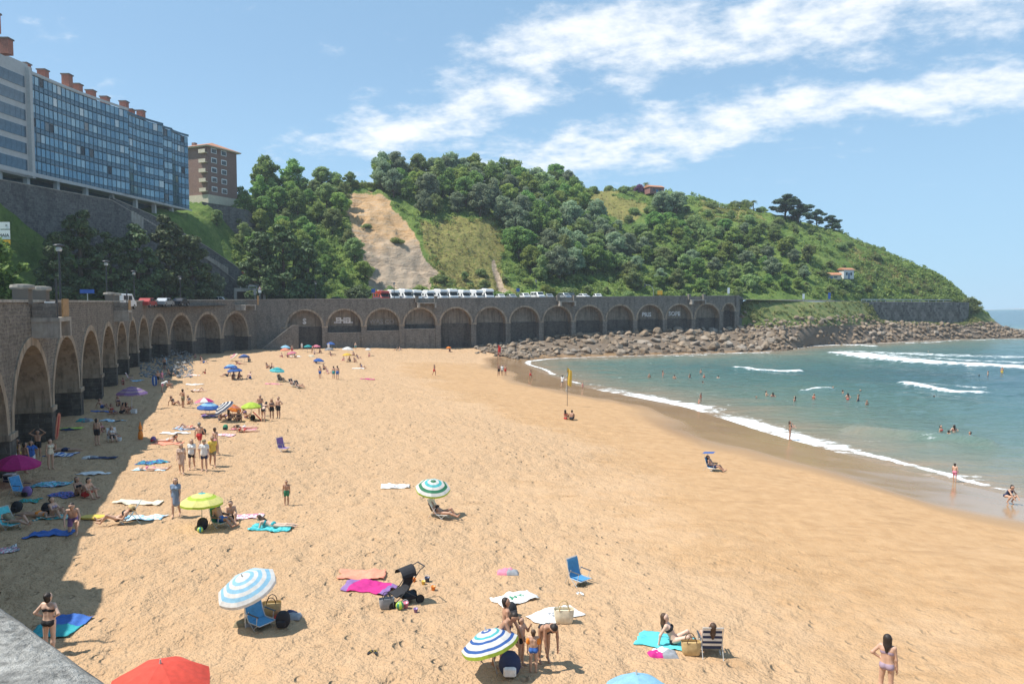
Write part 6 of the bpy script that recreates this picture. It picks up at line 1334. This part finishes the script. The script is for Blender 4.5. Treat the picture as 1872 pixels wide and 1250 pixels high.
# ---- towels
TW_ = [(255, 918, 2.0, .8, 3, ['cream'], 'plain cream towel beside the woman in the blue dress', 'plain'), (262, 946, 1.9, .8, 2, ['sky', 'white'], 'pale blue towel running from the lounging woman with the hat', 'patch'), (496, 965, 1.7, .9, 4, ['aqua', 'teal'], 'turquoise towel under the woman lying with green bikini', 'patch'), (455, 943, 1.2, .8, 15, ['pink', 'white'], 'pink patterned towel behind the man hugging his knees', 'patch'),
       (663, 1052, 1.6, .9, 8, ['salmon'], 'salmon towel behind the black pushchair', 'plain'), (675, 1074, 1.7, 1.0, -18, ['magenta', 'purple'], 'magenta towel with dark border before the pushchair', 'ends'), (942, 1096, 1.5, .85, 33, ['white', 'green'], 'white towel printed with green palm leaves', 'motif'), (1014, 1127, 1.7, .9, 38, ['white', 'grey'], 'white towel with grey print under the striped basket', 'motif'), (1218, 1171, 1.6, 1.15, -22, ['aqua', 'teal'], 'turquoise towel under the woman leaning back', 'plain'),
       (723, 889, 1.5, .8, 6, ['white', 'grey'], 'white towel left of the green ringed umbrella', 'motif'), (112, 1145, 1.2, 1.4, 4, ['teal', 'blue'], 'green and blue towel beside the standing woman in black', 'half'), (92, 977, 1.7, .75, 3, ['blue', 'navy'], 'plain deep blue towel in front of the kneeling man', 'plain'), (92, 886, 1.8, 1.1, 2, ['aqua', 'lilac', 'teal', 'navy', 'sky'], 'large turquoise and violet patterned towel in the shade', 'patch'),
       (118, 905, 1.3, .8, -6, ['navy', 'purple', 'blue'], 'dark blue towel by the seated couple', 'patch'), (105, 944, 1.6, .8, 3, ['aqua', 'cream', 'teal'], 'pale turquoise towel under the seated woman', 'patch'), (52, 916, .9, .7, 12, ['teal', 'green'], 'small teal towel next to the purple bag', 'patch'), (170, 866, 1.6, .6, 2, ['white'], 'white towel at the edge of the shade', 'plain'), (188, 838, 1.6, .6, 3, ['navy', 'black'], 'dark towel stretched across the shade edge', 'plain'),
       (112, 832, 1.7, 1.0, 3, ['blue', 'white'], 'blue towel with white stripes in the deep shade', 'cross'), (279, 845, 1.7, .7, 3, ['teal', 'blue', 'navy'], 'blue and teal towel behind the sunbathing person', 'patch'), (276, 857, 1.8, .7, 2, ['white', 'sky'], 'white and blue towel under the sunbathing person', 'patch'), (320, 792, 2.0, .6, 3, ['white'], 'long white towel above the walking group', 'plain'), (308, 810, 1.9, .7, 4, ['salmon', 'pink'], 'salmon towel under the woman with white bikini', 'plain'),
       (340, 783, 1.6, .8, 2, ['sky', 'lilac'], 'pale blue towel under the person with raised knee', 'patch'), (446, 785, 1.9, .9, 3, ['pink'], 'pink towel under the two women lying side by side', 'plain'), (410, 795, 1.4, .7, 5, ['pink', 'white'], 'pink and white towel behind the woman walking away', 'patch'), (392, 761, 1.9, .8, 3, ['purple', 'lilac'], 'violet towel beside the navy ringed umbrella', 'cross'), (356, 703, 2.0, .7, 2, ['white', 'grey'], 'white towel alone on the sunny sand', 'motif'),
       (352, 686, 1.8, .7, -4, ['salmon', 'white'], 'salmon towel at the shade edge near the child', 'patch'), (207, 769, 1.9, .6, 2, ['sky', 'white'], 'pale towel in the shade beside the white bucket', 'patch'), (190, 752, 1.8, .8, 2, ['blue'], 'bright blue towel below the seated friends in the shade', 'plain'), (127, 784, 1.7, .7, 3, ['navy', 'lime'], 'navy and lime towel beside the leaning orange board', 'half'), (250, 696, 1.3, .8, 0, ['sky'], 'light blue towel next to the standing blue bodyboard', 'plain'),
       (500, 702, 1.9, .7, 1, ['pink'], 'pink towel in front of the turquoise umbrella', 'plain'), (672, 693, 1.9, .6, -2, ['magenta', 'pink'], 'magenta towel lying alone in mid beach', 'plain'), (540, 652, 2.2, .8, 0, ['white'], 'white towel in front of the pink umbrella', 'plain'), (655, 674, 1.9, .8, 0, ['white', 'sky'], 'white towel under the person lying below the busy group', 'plain'), (5, 1005, 1.0, 1.0, 40, ['pink', 'white', 'grey'], 'pink and white towel corner at the wall foot', 'patch')]
for px, py, L_, W_, rz_, cs_, lab, pat in TW_: towel(px, py, L_, W_, rz_, cs_, lab, pat)
# ---- chairs
chair(478, 1146, 55, 'azure', 'empty blue folding chair under the white and pale blue umbrella'); chair(1060, 1066, 42, 'azure', 'empty blue mesh chair standing alone near the white towels', rec=.35); chair(519, 826, 62, 'purple', 'empty purple folding chair alone on the sand', rec=.35)
chair(1297, 1192, 178, 'navy', 'navy chair with white print seen from behind', rec=.3, stripe='white'); chair(404, 962, 62, 'green', 'green and blue chair under the lime yellow umbrella', rec=.35); chair(810, 947, 75, 'cream', 'cream lounger under the green ringed umbrella', rec=.8, arm=False)
chair(1302, 860, 55, 'azure', 'blue chair with its own small sunshade near the wet sand', canopy='blue', rec=.4); chair(226, 955, -70, 'sky', 'pale blue lounger of the woman with the straw hat', rec=.8, arm=False); chair(22, 965, 70, 'aqua', 'turquoise folding chair in the shade at the wall', rec=.7); chair(206, 806, 40, 'white', 'white chair in the shade beside the man in black shorts', rec=.4)
chair(40, 903, 75, 'azure', 'bright blue empty chair back below the magenta umbrella', rec=.5); chair(537, 707, 60, 'black', 'black lounger of the couple below the turquoise umbrella', rec=.7); chair(547, 709, 60, 'black', 'second black lounger, nearer the open sand', rec=.7); chair(239, 694, 110, 'red', 'red striped deck chair against the arches', rec=.6, stripe='white'); chair(514, 697, 60, 'navy', 'navy chair under the turquoise umbrella', rec=.5)
# ---- bags, toys, boards
bag(497, 1124, 'tote', 'straw', 'straw coloured tote with black print behind the empty blue chair', 1.15, 10); bag(517, 1146, 'pack', 'black', 'black bag with pink cloth beside the empty blue chair', 1.05); bag(526, 1130, 'heap', 'red', 'red and dark clothes heap behind the black bag', .9, second='navy'); bag(454, 1142, 'heap', 'khaki', 'olive cloth hanging by the umbrella pole', .9, second='khaki')
bag(707, 1108, 'tote', 'grey', 'silver grey bag next to the yellow green ball', 1.0, 20); ball(731, 1114, .13, 'lime', 'yellow green ball in front of the pushchair', second='green'); bucket(741, 1110, 'pink', 'pink toy bucket beside the yellow green ball'); bucket(760, 1119, 'purple', 'small purple toy dish behind the pink bucket', .7); bucket(781, 1062, 'navy', 'dark blue toy bucket behind the pushchair', .9); bucket(774, 1067, 'yellow', 'yellow toy mould behind the pushchair', .7); bucket(792, 1077, 'orange', 'orange toy bucket lying apart from the others', .8); bucket(757, 1060, 'orange', 'orange toy spade handle near the pushchair', .7)
bag(681, 1192, 'shoes', 'black', 'dark sandals with yellow strap alone on the sand', second='yellow', cat='shoes'); bag(928, 1050, 'heap', 'pink', 'pink bundle of cloth lying on the open sand', .9, second='pink', cat='clothes'); bag(1060, 1085, 'shoes', 'white', 'white and black flip flops below the lone blue chair', cat='shoes'); bag(935, 1126, 'pack', 'black', 'shiny black bag between the boy and the palm towel', .95, 30)
bag(1031, 1138, 'basket', 'cream', 'striped beach basket standing on the white towel', 1.25, second='straw'); bag(932, 1238, 'pack', 'navy', 'navy and white striped rucksack held by the bending adult', 1.35, second='white'); bag(1212, 1198, 'heap', 'magenta', 'magenta and white clothes heap at the turquoise towel', .95, second='white', cat='clothes'); bag(1263, 1196, 'basket', 'straw', 'straw basket with a sun hat beside the navy chair', 1.1, second='brown')
bag(370, 966, 'pack', 'black', 'dark bag in the shade of the lime yellow umbrella', 1.1); ball(366, 972, .12, 'teal', 'teal beach toy by the pole of the lime yellow umbrella', second='lime')
bag(462, 767, 'pack', 'black', 'black rucksack under the lime umbrella', 1.0); bag(412, 785, 'pack', 'green', 'green rucksack beside the pink towel', .95); bag(280, 806, 'pack', 'purple', 'maroon bag at the feet of the woman with white bikini', .9, second='red'); bag(372, 793, 'pack', 'black', 'black bag at the end of the long white towel', .9); bag(165, 838, 'heap', 'white', 'white bag and towel heap at the shade edge', 1.0, second='beige'); bag(49, 906, 'pack', 'purple', 'purple and black bag next to the bright blue chair', 1.1, second='black')
bag(85, 938, 'pack', 'black', 'black bag behind the woman in the turquoise chair', 1.1); bag(30, 935, 'pack', 'black', 'black rucksack by the turquoise chair', 1.1); bag(245, 756, 'cooler', 'white', 'white cool box beside the friends seated in the shade', 1.0, cat='cool box'); bag(18, 880, 'cooler', 'navy', 'navy cool box under the magenta umbrella', 1.2, cat='cool box'); bag(155, 770, 'heap', 'teal', 'teal patterned beach bag by the leaning orange board', 1.4, second='blue'); bag(217, 806, 'tote', 'white', 'white and red plastic bag at the white chair', .8, second='red')
board(283, 706, 1.15, .55, 'blue', 'blue bodyboard standing upright in the shade', 4, 10); board(303, 668, 1.1, .5, 'sky', 'pale blue bodyboard held on the cobble slope', 6, -10); board(103, 804, 1.9, .26, 'salmon', 'orange red rescue board leaning against an arch pier', 14, 60, 'rescue_board', 'red'); board(150, 946, 1.1, .55, 'yellow', 'yellow bodyboard lying at the shade edge', 88, 80); board(478, 768, 1.0, .8, 'red', 'red float held by the bending woman', 40, -60, 'beach_float', 'salmon')
def marker():
    g = gnd(257, 803); t = empty('orange_buoy', g, 0, 'tall orange inflatable buoy standing at the shade edge', 'buoy'); b = MB(); b.lathe([(.12, 0), (.17, .1), (.15, .45), (.09, .62), (.11, .72), (.12, .85), (.06, .98), (.03, 1.2)], n=14); b.build('float_body', plain('buoy_orange', (.85, .25, .02), .45), t, True); b = MB(); b.lathe([(.1, .6), (.115, .63), (.1, .66)], n=14); b.build('strap', DARKM, t)
marker()
def flag(bx, by, topy, cloth_col, fx, fy, label, size=(1.0, 1.5), name='flag_pole'):
    g = gnd(bx, by); tp = atY(bx, topy, g.y); t = empty(name, g, 0, label, 'flag'); h = tp.z - g.z; b = MB(); b.tube([(0, 0, -.3), (0, 0, h)], [.03, .022], 6); b.build('pole', DARKM, t)
    b = MB(); w, hh = size; b.grid([[(u * w * .5 + .05 * math.sin(u * 7 + v * 3), .12 * math.sin(u * 6 + v * 2), h - v * hh - u * .35) for u in np.linspace(0, 1, 9)] for v in np.linspace(0, 1, 9)]); b.build('flag_cloth', m_fabric(cloth_col), t, True)
flag(1037, 742, 672, 'yellow', 0, 0, 'tall pole with yellow flag at the water edge', (.9, 1.8)); flag(910, 688, 630, 'red', 0, 0, 'thin pole with small red flag before the boulders', (.9, 1.0))
def pushchair():
    g = gnd(740, 1098); t = empty('pushchair', g, R(125), 'black folding pushchair facing the toys on the sand', 'pushchair'); t.scale = (1.2, 1.2, 1.15); BK = cloth('black'); S_ = .95
    b = MB(); b.grid([[(x, .05 - .28 * k / 6, .42 + .5 * k / 6 - .06 * math.sin(k)) for x in (-.2, -.07, .07, .2)] for k in range(7)]); o = b.build('backrest', BK, t); o.modifiers.new('thick', 'SOLIDIFY').thickness = .03
    b = MB(); b.grid([[(x, .05 + .3 * k / 3, .42 - .03 * k) for x in (-.2, -.07, .07, .2)] for k in range(4)]); o = b.build('seat', BK, t); o.modifiers.new('thick', 'SOLIDIFY').thickness = .04
    b = MB(); b.grid([[(.24 * math.cos(a), -.24 + .42 * q, .82 + .26 * math.sin(a) * (1 - .3 * q)) for a in [math.pi * k / 8 for k in range(9)]] for q in (0, .33, .66, 1)]); b.build('hood', BK, t)
    for s in (-1, 1):
        b = MB(); b.tube([(s * .22, .45, .12), (s * .22, .05, .45), (s * .22, -.35, .95), (s * .2, -.5, 1.02)], .014, 6); b.build('push_bar', DARKM, t); b = MB(); b.tube([(s * .22, -.35, .12), (s * .22, .1, .45)], .013, 6); b.build('rear_leg', DARKM, t)
        for y in (.45, -.35): b = MB(); rings = [[(s * .22 + dx, y + rr * math.cos(a), .12 + rr * math.sin(a)) for a in [2 * math.pi * k / 14 for k in range(14)]] for dx, rr in ((-.025, .08), (-.025, .12), (.025, .12), (.025, .08))]; b.loft(rings, caps=True); b.build('wheel', TYRE, t)
    b = MB(); b.tube([(-.2, -.5, 1.02), (.2, -.5, 1.02)], .018, 6); b.build('handle', DARKM, t); b = MB(); b.box((0, -.1, .2), (.38, .4, .14), bev=.03); b.build('basket', BK, t)
pushchair()
# ================================================================ people rows
def P_(*a, **k): return person(*a, **k)
bk = lambda c: (('bikini_bottom', c), ('bikini_top', c)); tk = lambda c: (('trunks', c),)
# foreground
P_(92, 1196, 'hips', 176, 'woman in black bikini standing hands on hips, seen from behind in the shade', style='bun', wear=bk('black'), skin='fair')
P_(1620, 1277, 'onehip', 140, 'woman in lilac bikini with long dark hair, hand on hip', wear=bk('lilac'), skin='mid', hair='dark')
P_(1232, 1177, 'sitback', 72, 'woman leaning back on her hands on the turquoise towel', wear=bk('black'), skin='fair', hair='brown')
P_(1297, 1191, 'chair', 178, 'woman sitting in the navy chair with her back turned', wear=bk('navy'), skin='mid', hair='brown', dz=.07)
P_(953, 1216, 'face', 60, 'boy in black trunks with hand to his face', 'm', 'mid', 'brown', wear=(('briefs', 'black'),), h=1.3)
P_(975, 1230, 'stand', 176, 'small boy in blue trunks with orange armbands, back turned', 'm', 'mid', 'brown', wear=(('briefs', 'blue'), ('armband1', 'orange'), ('armband2', 'orange')), h=1.14)
P_(996, 1211, 'bend', 20, 'woman in black bikini bending down beside the two boys', style='bun', wear=bk('black'), skin='tan')
P_(926, 1203, 'stand2', 100, 'adult standing behind the ringed family umbrella', 'm', 'tan', wear=tk('navy')); P_(914, 1219, 'stoop', 60, 'adult stooping over the striped rucksack under the umbrella', 'm', 'tan', wear=tk('black'))
P_(808, 947, 'lounge', 72, 'person lounging on the cream lounger under the green ringed umbrella', wear=bk('black'), skin='tan', dz=.1)
P_(404, 961, 'chair', 68, 'man in sunglasses sitting in the green chair', 'm', 'tan', wear=tk('blue'), dz=.07); P_(421, 948, 'sit_hunch', 30, 'man sitting on the sand hugging his knees behind the green chair', 'm', 'mid', wear=tk('black'))
P_(498, 963, 'prone', -88, 'woman lying on her front in a green bikini', wear=bk('teal'), skin='fair', hair='brown'); P_(322, 943, 'walk2', 12, 'woman walking in a blue denim dress carrying shoes', wear=(('dress', 'denim'),), hair='brown'); P_(524, 921, 'stand', 15, 'small boy in green shorts standing alone', 'm', 'tan', wear=tk('green'), h=1.2)
P_(216, 958, 'lounge', -78, 'woman with straw hat reclining on the pale blue lounger', style='hat', wear=bk('black'), skin='mid', dz=.1)
P_(332, 867, 'walk', 20, 'woman walking in a beige beach dress', wear=(('dress', 'beige'),), skin='mid', hair='blond'); P_(351, 858, 'walk2', 15, 'woman with long hair in white top and black shorts, walking', wear=(('tshirt', 'white'), ('shorts', 'black')), skin='mid'); P_(374, 860, 'stand2', 10, 'man in white shirt, navy shorts and cap', 'm', 'mid', style='cap', wear=(('tshirt', 'white'), ('shorts', 'navy')), h=1.76)
P_(389, 852, 'walk', 30, 'bearded man in yellow top and dark shorts', 'm', 'tan', wear=(('tshirt', 'yellow'), ('shorts', 'khaki')), h=1.75); P_(394, 832, 'walk2', 165, 'woman in pink bikini bottom walking away', wear=(('bikini_bottom', 'pink'),), skin='mid', hair='brown', style='bun'); P_(365, 823, 'walk', 172, 'older man in red shorts walking away', 'm', 'mid', 'grey', wear=tk('red'), h=1.76)
P_(308, 808, 'prone', 84, 'woman with white bikini lying on the salmon towel', wear=bk('white'), skin='mid', hair='brown'); P_(280, 857, 'supine', 94, 'sunbathing woman flat on her back beside the walking group', wear=bk('pink'), skin='mid'); P_(343, 783, 'supine_knee', -95, 'person on the pale blue towel with one knee raised', wear=bk('red'), skin='mid')
P_(446, 783, 'prone_flat', -86, 'woman lying flat on the pink towel', wear=bk('white'), skin='mid', hair='brown'); P_(447, 789, 'prone', -88, 'woman propped on her elbows on the pink towel', wear=bk('red'), skin='mid', hair='brown')
for k, (x, y, ps, rz_, lab, w_) in enumerate(((402, 767, 'sit', 120, 'dark haired woman seated at the pole of the navy ringed umbrella', 'navy'), (420, 768, 'headup', 150, 'woman with both hands raised to her hair beside the navy umbrella', 'black'), (436, 768, 'sit_hunch', 30, 'seated person in the middle of the navy umbrella group', 'black'), (450, 764, 'sitback', 60, 'woman seated at the sunny end of the navy umbrella group', 'purple'))):
    P_(x, y, 'sit' if ps == 'headup' else ps, rz_, lab, skin='tan', wear=bk(w_))
P_(476, 759, 'folded', 10, 'older man standing beside the lime umbrella', 'm', 'tan', 'grey', wear=tk('grey'), h=1.74); P_(482, 770, 'stoop', 170, 'woman in black bikini bottom bending over the red float', wear=bk('black'), skin='mid'); P_(497, 765, 'folded', 20, 'woman in dark shorts standing with arms folded', wear=(('bikini_top', 'black'), ('shorts', 'black')), skin='tan'); P_(509, 765, 'onehip', -20, 'young man in black shorts with hand on hip', 'm', 'mid', wear=tk('black'), h=1.78)
P_(335, 746, 'hips', 150, 'man standing with hands on hips near the shade edge', 'm', 'tan', wear=tk('khaki')); P_(318, 741, 'sitback', 80, 'person sitting beside a white bag at the shade edge', skin='tan', wear=bk('black')); P_(345, 737, 'sit', 60, 'person sitting behind the man with hands on hips', skin='mid', wear=bk('navy')); P_(375, 683, 'sit', -60, 'child sitting alone at the shade edge', 'm', 'tan', wear=tk('red'), h=1.2); P_(362, 716, 'supine_knee', 90, 'woman lying with raised knee on the sunny sand', skin='fair', wear=bk('white'))
P_(298, 716, 'bend', 120, 'woman in white top and pink skirt bending at the shade edge', wear=(('tshirt', 'white'), ('shorts', 'pink')), skin='mid'); P_(289, 705, 'stand2', 60, 'person standing behind the blue bodyboard', 'm', 'tan', wear=tk('black')); P_(296, 704, 'walk', 90, 'person in pink top standing by the blue bodyboard', wear=(('tshirt', 'pink'), ('shorts', 'denim')), skin='mid'); P_(301, 676, 'folded', 20, 'person holding the pale blue bodyboard on the cobbles', 'm', 'tan', wear=tk('black'))
# in the shade under the near arches
P_(178, 814, 'stand', 175, 'man in black shorts standing with his back turned in the shade', 'm', 'mid', wear=tk('black'), h=1.75); P_(206, 806, 'chair', 40, 'woman in white top sitting in the white chair', wear=(('bikini_top', 'white'), ('shorts', 'black')), skin='mid', dz=.08); P_(186, 788, 'sit', 60, 'child sitting on the sand behind the white chair', 'f', 'tan', wear=bk('pink'), h=1.25)
for x, y, ps, rz_, lab, c_, sx_ in ((222, 757, 'sit_hunch', 150, 'man seated with his back turned among the friends in the shade', 'black', 'm'), (233, 754, 'sit', 120, 'woman in dark top among the friends in the shade', 'black', 'f'), (203, 757, 'cross', 60, 'woman in red sitting cross legged in the shade', 'red', 'f'), (216, 742, 'sit', 40, 'person seated under the purple umbrella', 'navy', 'f'), (187, 746, 'sitback', 80, 'person leaning back on the bright blue towel', 'blue', 'm'), (306, 708, 'sit_hunch', 90, 'person crouched beside the bending woman in white', 'grey', 'f'),
                                    (312, 688, 'sitback', 100, 'person lying at the shade edge by the cobbles', 'black', 'm'), (225, 703, 'sit', 30, 'person sitting against the arch pier', 'red', 'f')):
    P_(x, y, ps, rz_, lab, sx_, 'tan', wear=tk(c_) if sx_ == 'm' else bk(c_))
P_(93, 858, 'face', 60, 'woman in pale swimsuit standing in the shade with raised hands', wear=(('swimsuit', 'cream'),), skin='mid', style='bun'); P_(47, 866, 'stand2', 160, 'adult standing behind the magenta umbrella', 'm', 'tan', wear=tk('navy')); P_(58, 860, 'hips', 30, 'woman in blue top among the group at the nearest pier', wear=(('tshirt', 'blue'), ('shorts', 'white')), skin='tan'); P_(34, 856, 'folded', -30, 'woman in yellow bikini by the nearest arch pier', wear=bk('yellow'), skin='tan'); P_(70, 838, 'headup', 20, 'person with raised arms beside the arch pier', 'm', 'tan', wear=tk('black'))
P_(118, 825, 'prone_flat', -85, 'man lying face down in the shade on the blue striped towel', 'm', 'mid', wear=tk('navy')); P_(157, 908, 'sit_hunch', 80, 'man in red shorts sitting at the shade edge', 'm', 'mid', wear=tk('red'), h=1.78); P_(143, 905, 'sit', 60, 'woman sitting behind the man in red shorts', skin='tan', wear=bk('black')); P_(98, 945, 'sit', 78, 'woman with short dark hair sitting with arms on her knees', style='short', wear=bk('lilac'), skin='mid'); P_(72, 944, 'prone_flat', 85, 'person lying behind the seated woman in the shade', skin='mid', wear=bk('orange'))
P_(135, 976, 'kneel', 25, 'man kneeling on one knee at the shade edge', 'm', 'mid', wear=tk('purple'), h=1.78); P_(24, 963, 'lounge', 82, 'woman reclining in the turquoise chair in the shade', wear=(('swimsuit', 'khaki'),), skin='mid', dz=.12)
# middle and far sand
P_(514, 697, 'chair', 60, 'man sitting in the navy chair under the turquoise umbrella', 'm', 'tan', wear=tk('navy'), dz=.07); P_(537, 707, 'lounge', 62, 'person reclining on the black lounger', 'm', 'tan', wear=tk('black'), dz=.1); P_(547, 709, 'lounge', 62, 'person reclining on the second black lounger', skin='tan', wear=bk('black'), dz=.1)
P_(585, 691, 'stand2', 170, 'man in blue shorts standing beside his taller friend', 'm', 'mid', wear=tk('blue')); P_(617, 693, 'onehip', 175, 'tall man in blue shorts standing with his back turned', 'm', 'mid', wear=tk('blue'), h=1.8); P_(610, 692, 'stand', 170, 'man in teal shorts beside the tall man', 'm', 'mid', wear=tk('teal'), h=1.7); P_(600, 683, 'sitback', 70, 'person reclining next to the two standing men', skin='fair', wear=bk('pink')); P_(592, 675, 'sit', 60, 'person sitting behind the two standing men', 'm', 'tan', wear=tk('navy')); P_(662, 674, 'sitback', 80, 'person lying back on the white towel below the busy group', skin='tan', wear=bk('blue'))
P_(794, 687, 'walk', 60, 'person walking alone across the middle of the beach', 'm', 'tan', wear=tk('red'))
for x, y, ps, rz_, lab, c_, s_ in ((912, 686, 'stand', 30, 'person in dark swimwear at the left of three standing together', 'black', 'm'), (918, 686, 'stand2', -10, 'middle person of three standing together near the wet sand', 'white', 'f'), (924, 686, 'stand', -30, 'taller person at the right of three standing together', 'red', 'm'), (911, 656, 'stand2', 20, 'person beside the thin red flag pole', 'red', 'f'), (914, 657, 'walk', 60, 'second person by the thin red flag pole', 'black', 'm'), (970, 694, 'walk', 50, 'person running toward the wet sand', 'red', 'm'), (1028, 708, 'walk2', 160, 'person in white shirt walking on the wet sand', 'white', 'm'), (1038, 697, 'walk', 100, 'person with pale blue towel at the shallow water', 'sky', 'f'), (1065, 713, 'stand', 0, 'small child standing in the shallow water', 'pink', 'f')):
    P_(x, y, ps, rz_, lab, s_, 'tan' if x < 1000 else 'mid', wear=(('tshirt', c_), ('shorts', 'grey')) if c_ in ('white', 'sky') else tk(c_) if s_ == 'm' else bk(c_), h=1.05 if 'child' in lab else 1.7)
P_(1034, 766, 'sit', 150, 'woman with long hair sitting on the sand below the yellow flag', skin='tan', wear=bk('red')); P_(1045, 767, 'sit_hunch', 165, 'man sitting beside her below the yellow flag', 'm', 'tan', wear=tk('black')); P_(1303, 860, 'chair', 58, 'person sitting in the chair with the small sunshade', 'm', 'tan', wear=tk('navy'), dz=.07)
P_(1444, 804, 'folded', 60, 'woman carrying a small child at the foam edge', wear=bk('black'), skin='tan'); P_(1745, 881, 'stand2', 120, 'child standing on the wet sand at the foam', 'm', 'mid', wear=tk('pink'), h=1.3); P_(1840, 919, 'crouch', 20, 'person in dark swimsuit crouching and digging in the wet sand', wear=(('swimsuit', 'navy'),), skin='mid', style='bun')
g_ = gnd(1448, 800); person(0, 0, 'sit', 60, 'small child carried in the arms of the woman at the foam edge', 'm', 'mid', 'brown', wear=(('briefs', 'blue'),), h=.78, loc=Vector((g_.x, g_.y - .12, g_.z + .95)))
far = [(427, 693, 'sit', 30, 'person under the darker blue umbrella, back to the pole'), (415, 688, 'sitback', -60, 'person leaning out from the blue umbrellas'), (436, 692, 'sit_hunch', 60, 'person in the sun right of the darker blue umbrella'), (457, 692, 'sit', -30, 'child sitting apart on a towel right of the blue umbrellas'), (438, 666, 'prone', -85, 'person lying on a towel above the blue umbrellas'), (455, 661, 'sit', 40, 'person sitting by the blue umbrella with hanging cloth'), (488, 673, 'sit', 70, 'person sitting in front of the stair ramp sand'), (495, 674, 'sit_hunch', 100, 'second person sitting in front of the stair ramp sand'),
       (528, 638, 'stand', 20, 'person standing behind the light blue umbrella at the ramp'), (534, 646, 'stand2', 40, 'person standing at the pink umbrella by the ramp'), (526, 653, 'sit', 30, 'person in the shade of the ramp umbrellas'), (516, 653, 'sit_hunch', -30, 'person at the left of the ramp umbrellas'), (539, 653, 'sitback', 60, 'person at the right of the ramp umbrellas'), (552, 641, 'walk', 60, 'person in white walking at the wall foot'), (571, 646, 'stoop', 40, 'person bending beside the teal umbrella'), (575, 648, 'sit', 0, 'person seated between the teal and pink umbrellas'), (584, 645, 'sit_hunch', 50, 'person seated right of the pink umbrella'),
       (601, 641, 'stand', 0, 'person in white standing by the grey umbrella'), (605, 650, 'sitlong', 80, 'person sitting alone with legs stretched below the grey umbrella'), (650, 640, 'stand', 20, 'person standing beside the white umbrella'), (646, 650, 'sit', 30, 'person at the back of the busy group'), (640, 661, 'sit_hunch', -30, 'person at the front of the busy group'), (648, 662, 'sit', 60, 'person at the right front of the busy group'), (628, 659, 'cross', 0, 'person wrapped in a towel at the busy group'), (655, 656, 'sitback', 90, 'person leaning back at the right of the busy group'), (675, 652, 'sit', 20, 'person under the small white umbrella'),
       (725, 641, 'sitback', -80, 'person sitting near the far wall right of the umbrellas'), (731, 640, 'sit', 80, 'second person sitting near the far wall'), (822, 643, 'sit', 0, 'person under the small orange umbrella'), (578, 663, 'sit', -60, 'person behind the lone low blue umbrella'), (367, 658, 'sit', 60, 'person sitting at the cobbles where the shade ends'), (372, 664, 'sitback', 90, 'person leaning back where the shade ends'), (357, 655, 'sit_hunch', 20, 'person crouched on the cobbles'), (422, 640, 'walk', 90, 'person walking along the foot of the shaded wall')]
cyc = ['black', 'navy', 'red', 'blue', 'pink', 'teal', 'grey']; sk = ['tan', 'mid', 'tan', 'fair']
for k, (x, y, ps, rz_, lab) in enumerate(far):
    m_ = k % 2; white = 'in white' in lab
    P_(x, y, ps, rz_ + (k * 37) % 40 - 20, lab, 'm' if m_ else 'f', sk[k % 4], ['dark', 'brown', 'dark', 'blond'][k % 4], wear=(('tshirt', 'white'), ('shorts', 'white')) if white else tk(cyc[k % 7]) if m_ else bk(cyc[k % 7]))
# bathers, most of the body under water
def bather(px, py, show, rz, label, pose='stand', sex='m', skin='tan', wear=None, h=1.7):
    p = atZ(px, py, .1); person(0, 0, pose, rz, label, sex, skin, wear=wear or (tk('navy') if sex == 'm' else bk('red')), h=h, loc=Vector((p.x, p.y, show - h)))
BT = [(1187, 690, .75, 'bather with back turned at the boulder side of the bay', 'm'), (1212, 688, 1.1, 'bather standing waist deep beyond the yellow flag', 'f'), (1233, 690, .55, 'two armed splash bather low in the water beyond the flag', 'm'), (1261, 687, .45, 'bather up to the chest between two standing ones', 'f'), (1281, 682, .75, 'bather at the far side near the boulders', 'm'), (1287, 687, .4, 'bather crouching in water beside the far side bather', 'f'), (1285, 699, .3, 'lone bather with head and shoulders showing', 'm'), (1313, 688, .25, 'bather showing only a dark head', 'm'),
      (1281, 735, 1.25, 'woman standing thigh deep with a child', 'f'), (1278, 736, .6, 'child standing in the water before the woman', 'f'), (1383, 727, .3, 'swimmer beside two standing friends', 'm'), (1401, 724, .8, 'standing bather left of two friends', 'm'), (1413, 725, .65, 'standing bather right of two friends', 'f'), (1453, 731, .55, 'dark haired bather in the middle of the bay', 'f'), (1488, 727, .6, 'bather holding arms out in the middle of the bay', 'f'), (1523, 709, .3, 'swimmer leaving a white splash', 'm'), (1541, 716, .35, 'bather low in water near the swimmer', 'm'),
      (1550, 726, .65, 'bather left of the close group of four', 'f'), (1569, 731, .8, 'bather at the centre of the close group', 'm'), (1573, 715, .35, 'blond swimmer behind the close group', 'f'), (1585, 736, .4, 'bather right of the close group', 'm'), (1708, 727, .4, 'bather before the small breaking wave', 'm'), (1790, 687, .3, 'head of a bather before the large breaker', 'm'), (1806, 686, .8, 'bather standing before the large breaker', 'm'), (1832, 680, 1.0, 'bather with yellow shorts facing the large breaker', 'm'),
      (1720, 790, .75, 'woman with wet dark hair in the close trio', 'f'), (1735, 793, .45, 'bather low in the water in the close trio', 'm'), (1744, 790, .8, 'woman facing the others in the close trio', 'f'), (1773, 796, .45, 'bather a little apart from the close trio', 'm'), (1697, 643, .3, 'surfer head behind the large breaker', 'm')]
for k, (x, y, s_, lab, sx_) in enumerate(BT): bather(x, y, s_, (k * 73) % 360, lab, ['stand', 'folded', 'hips', 'stand2', 'face'][k % 5], sx_, ['tan', 'mid'][k % 2], h=1.1 if 'child' in lab else 1.7, wear=tk('yellow') if 'yellow shorts' in lab else None)
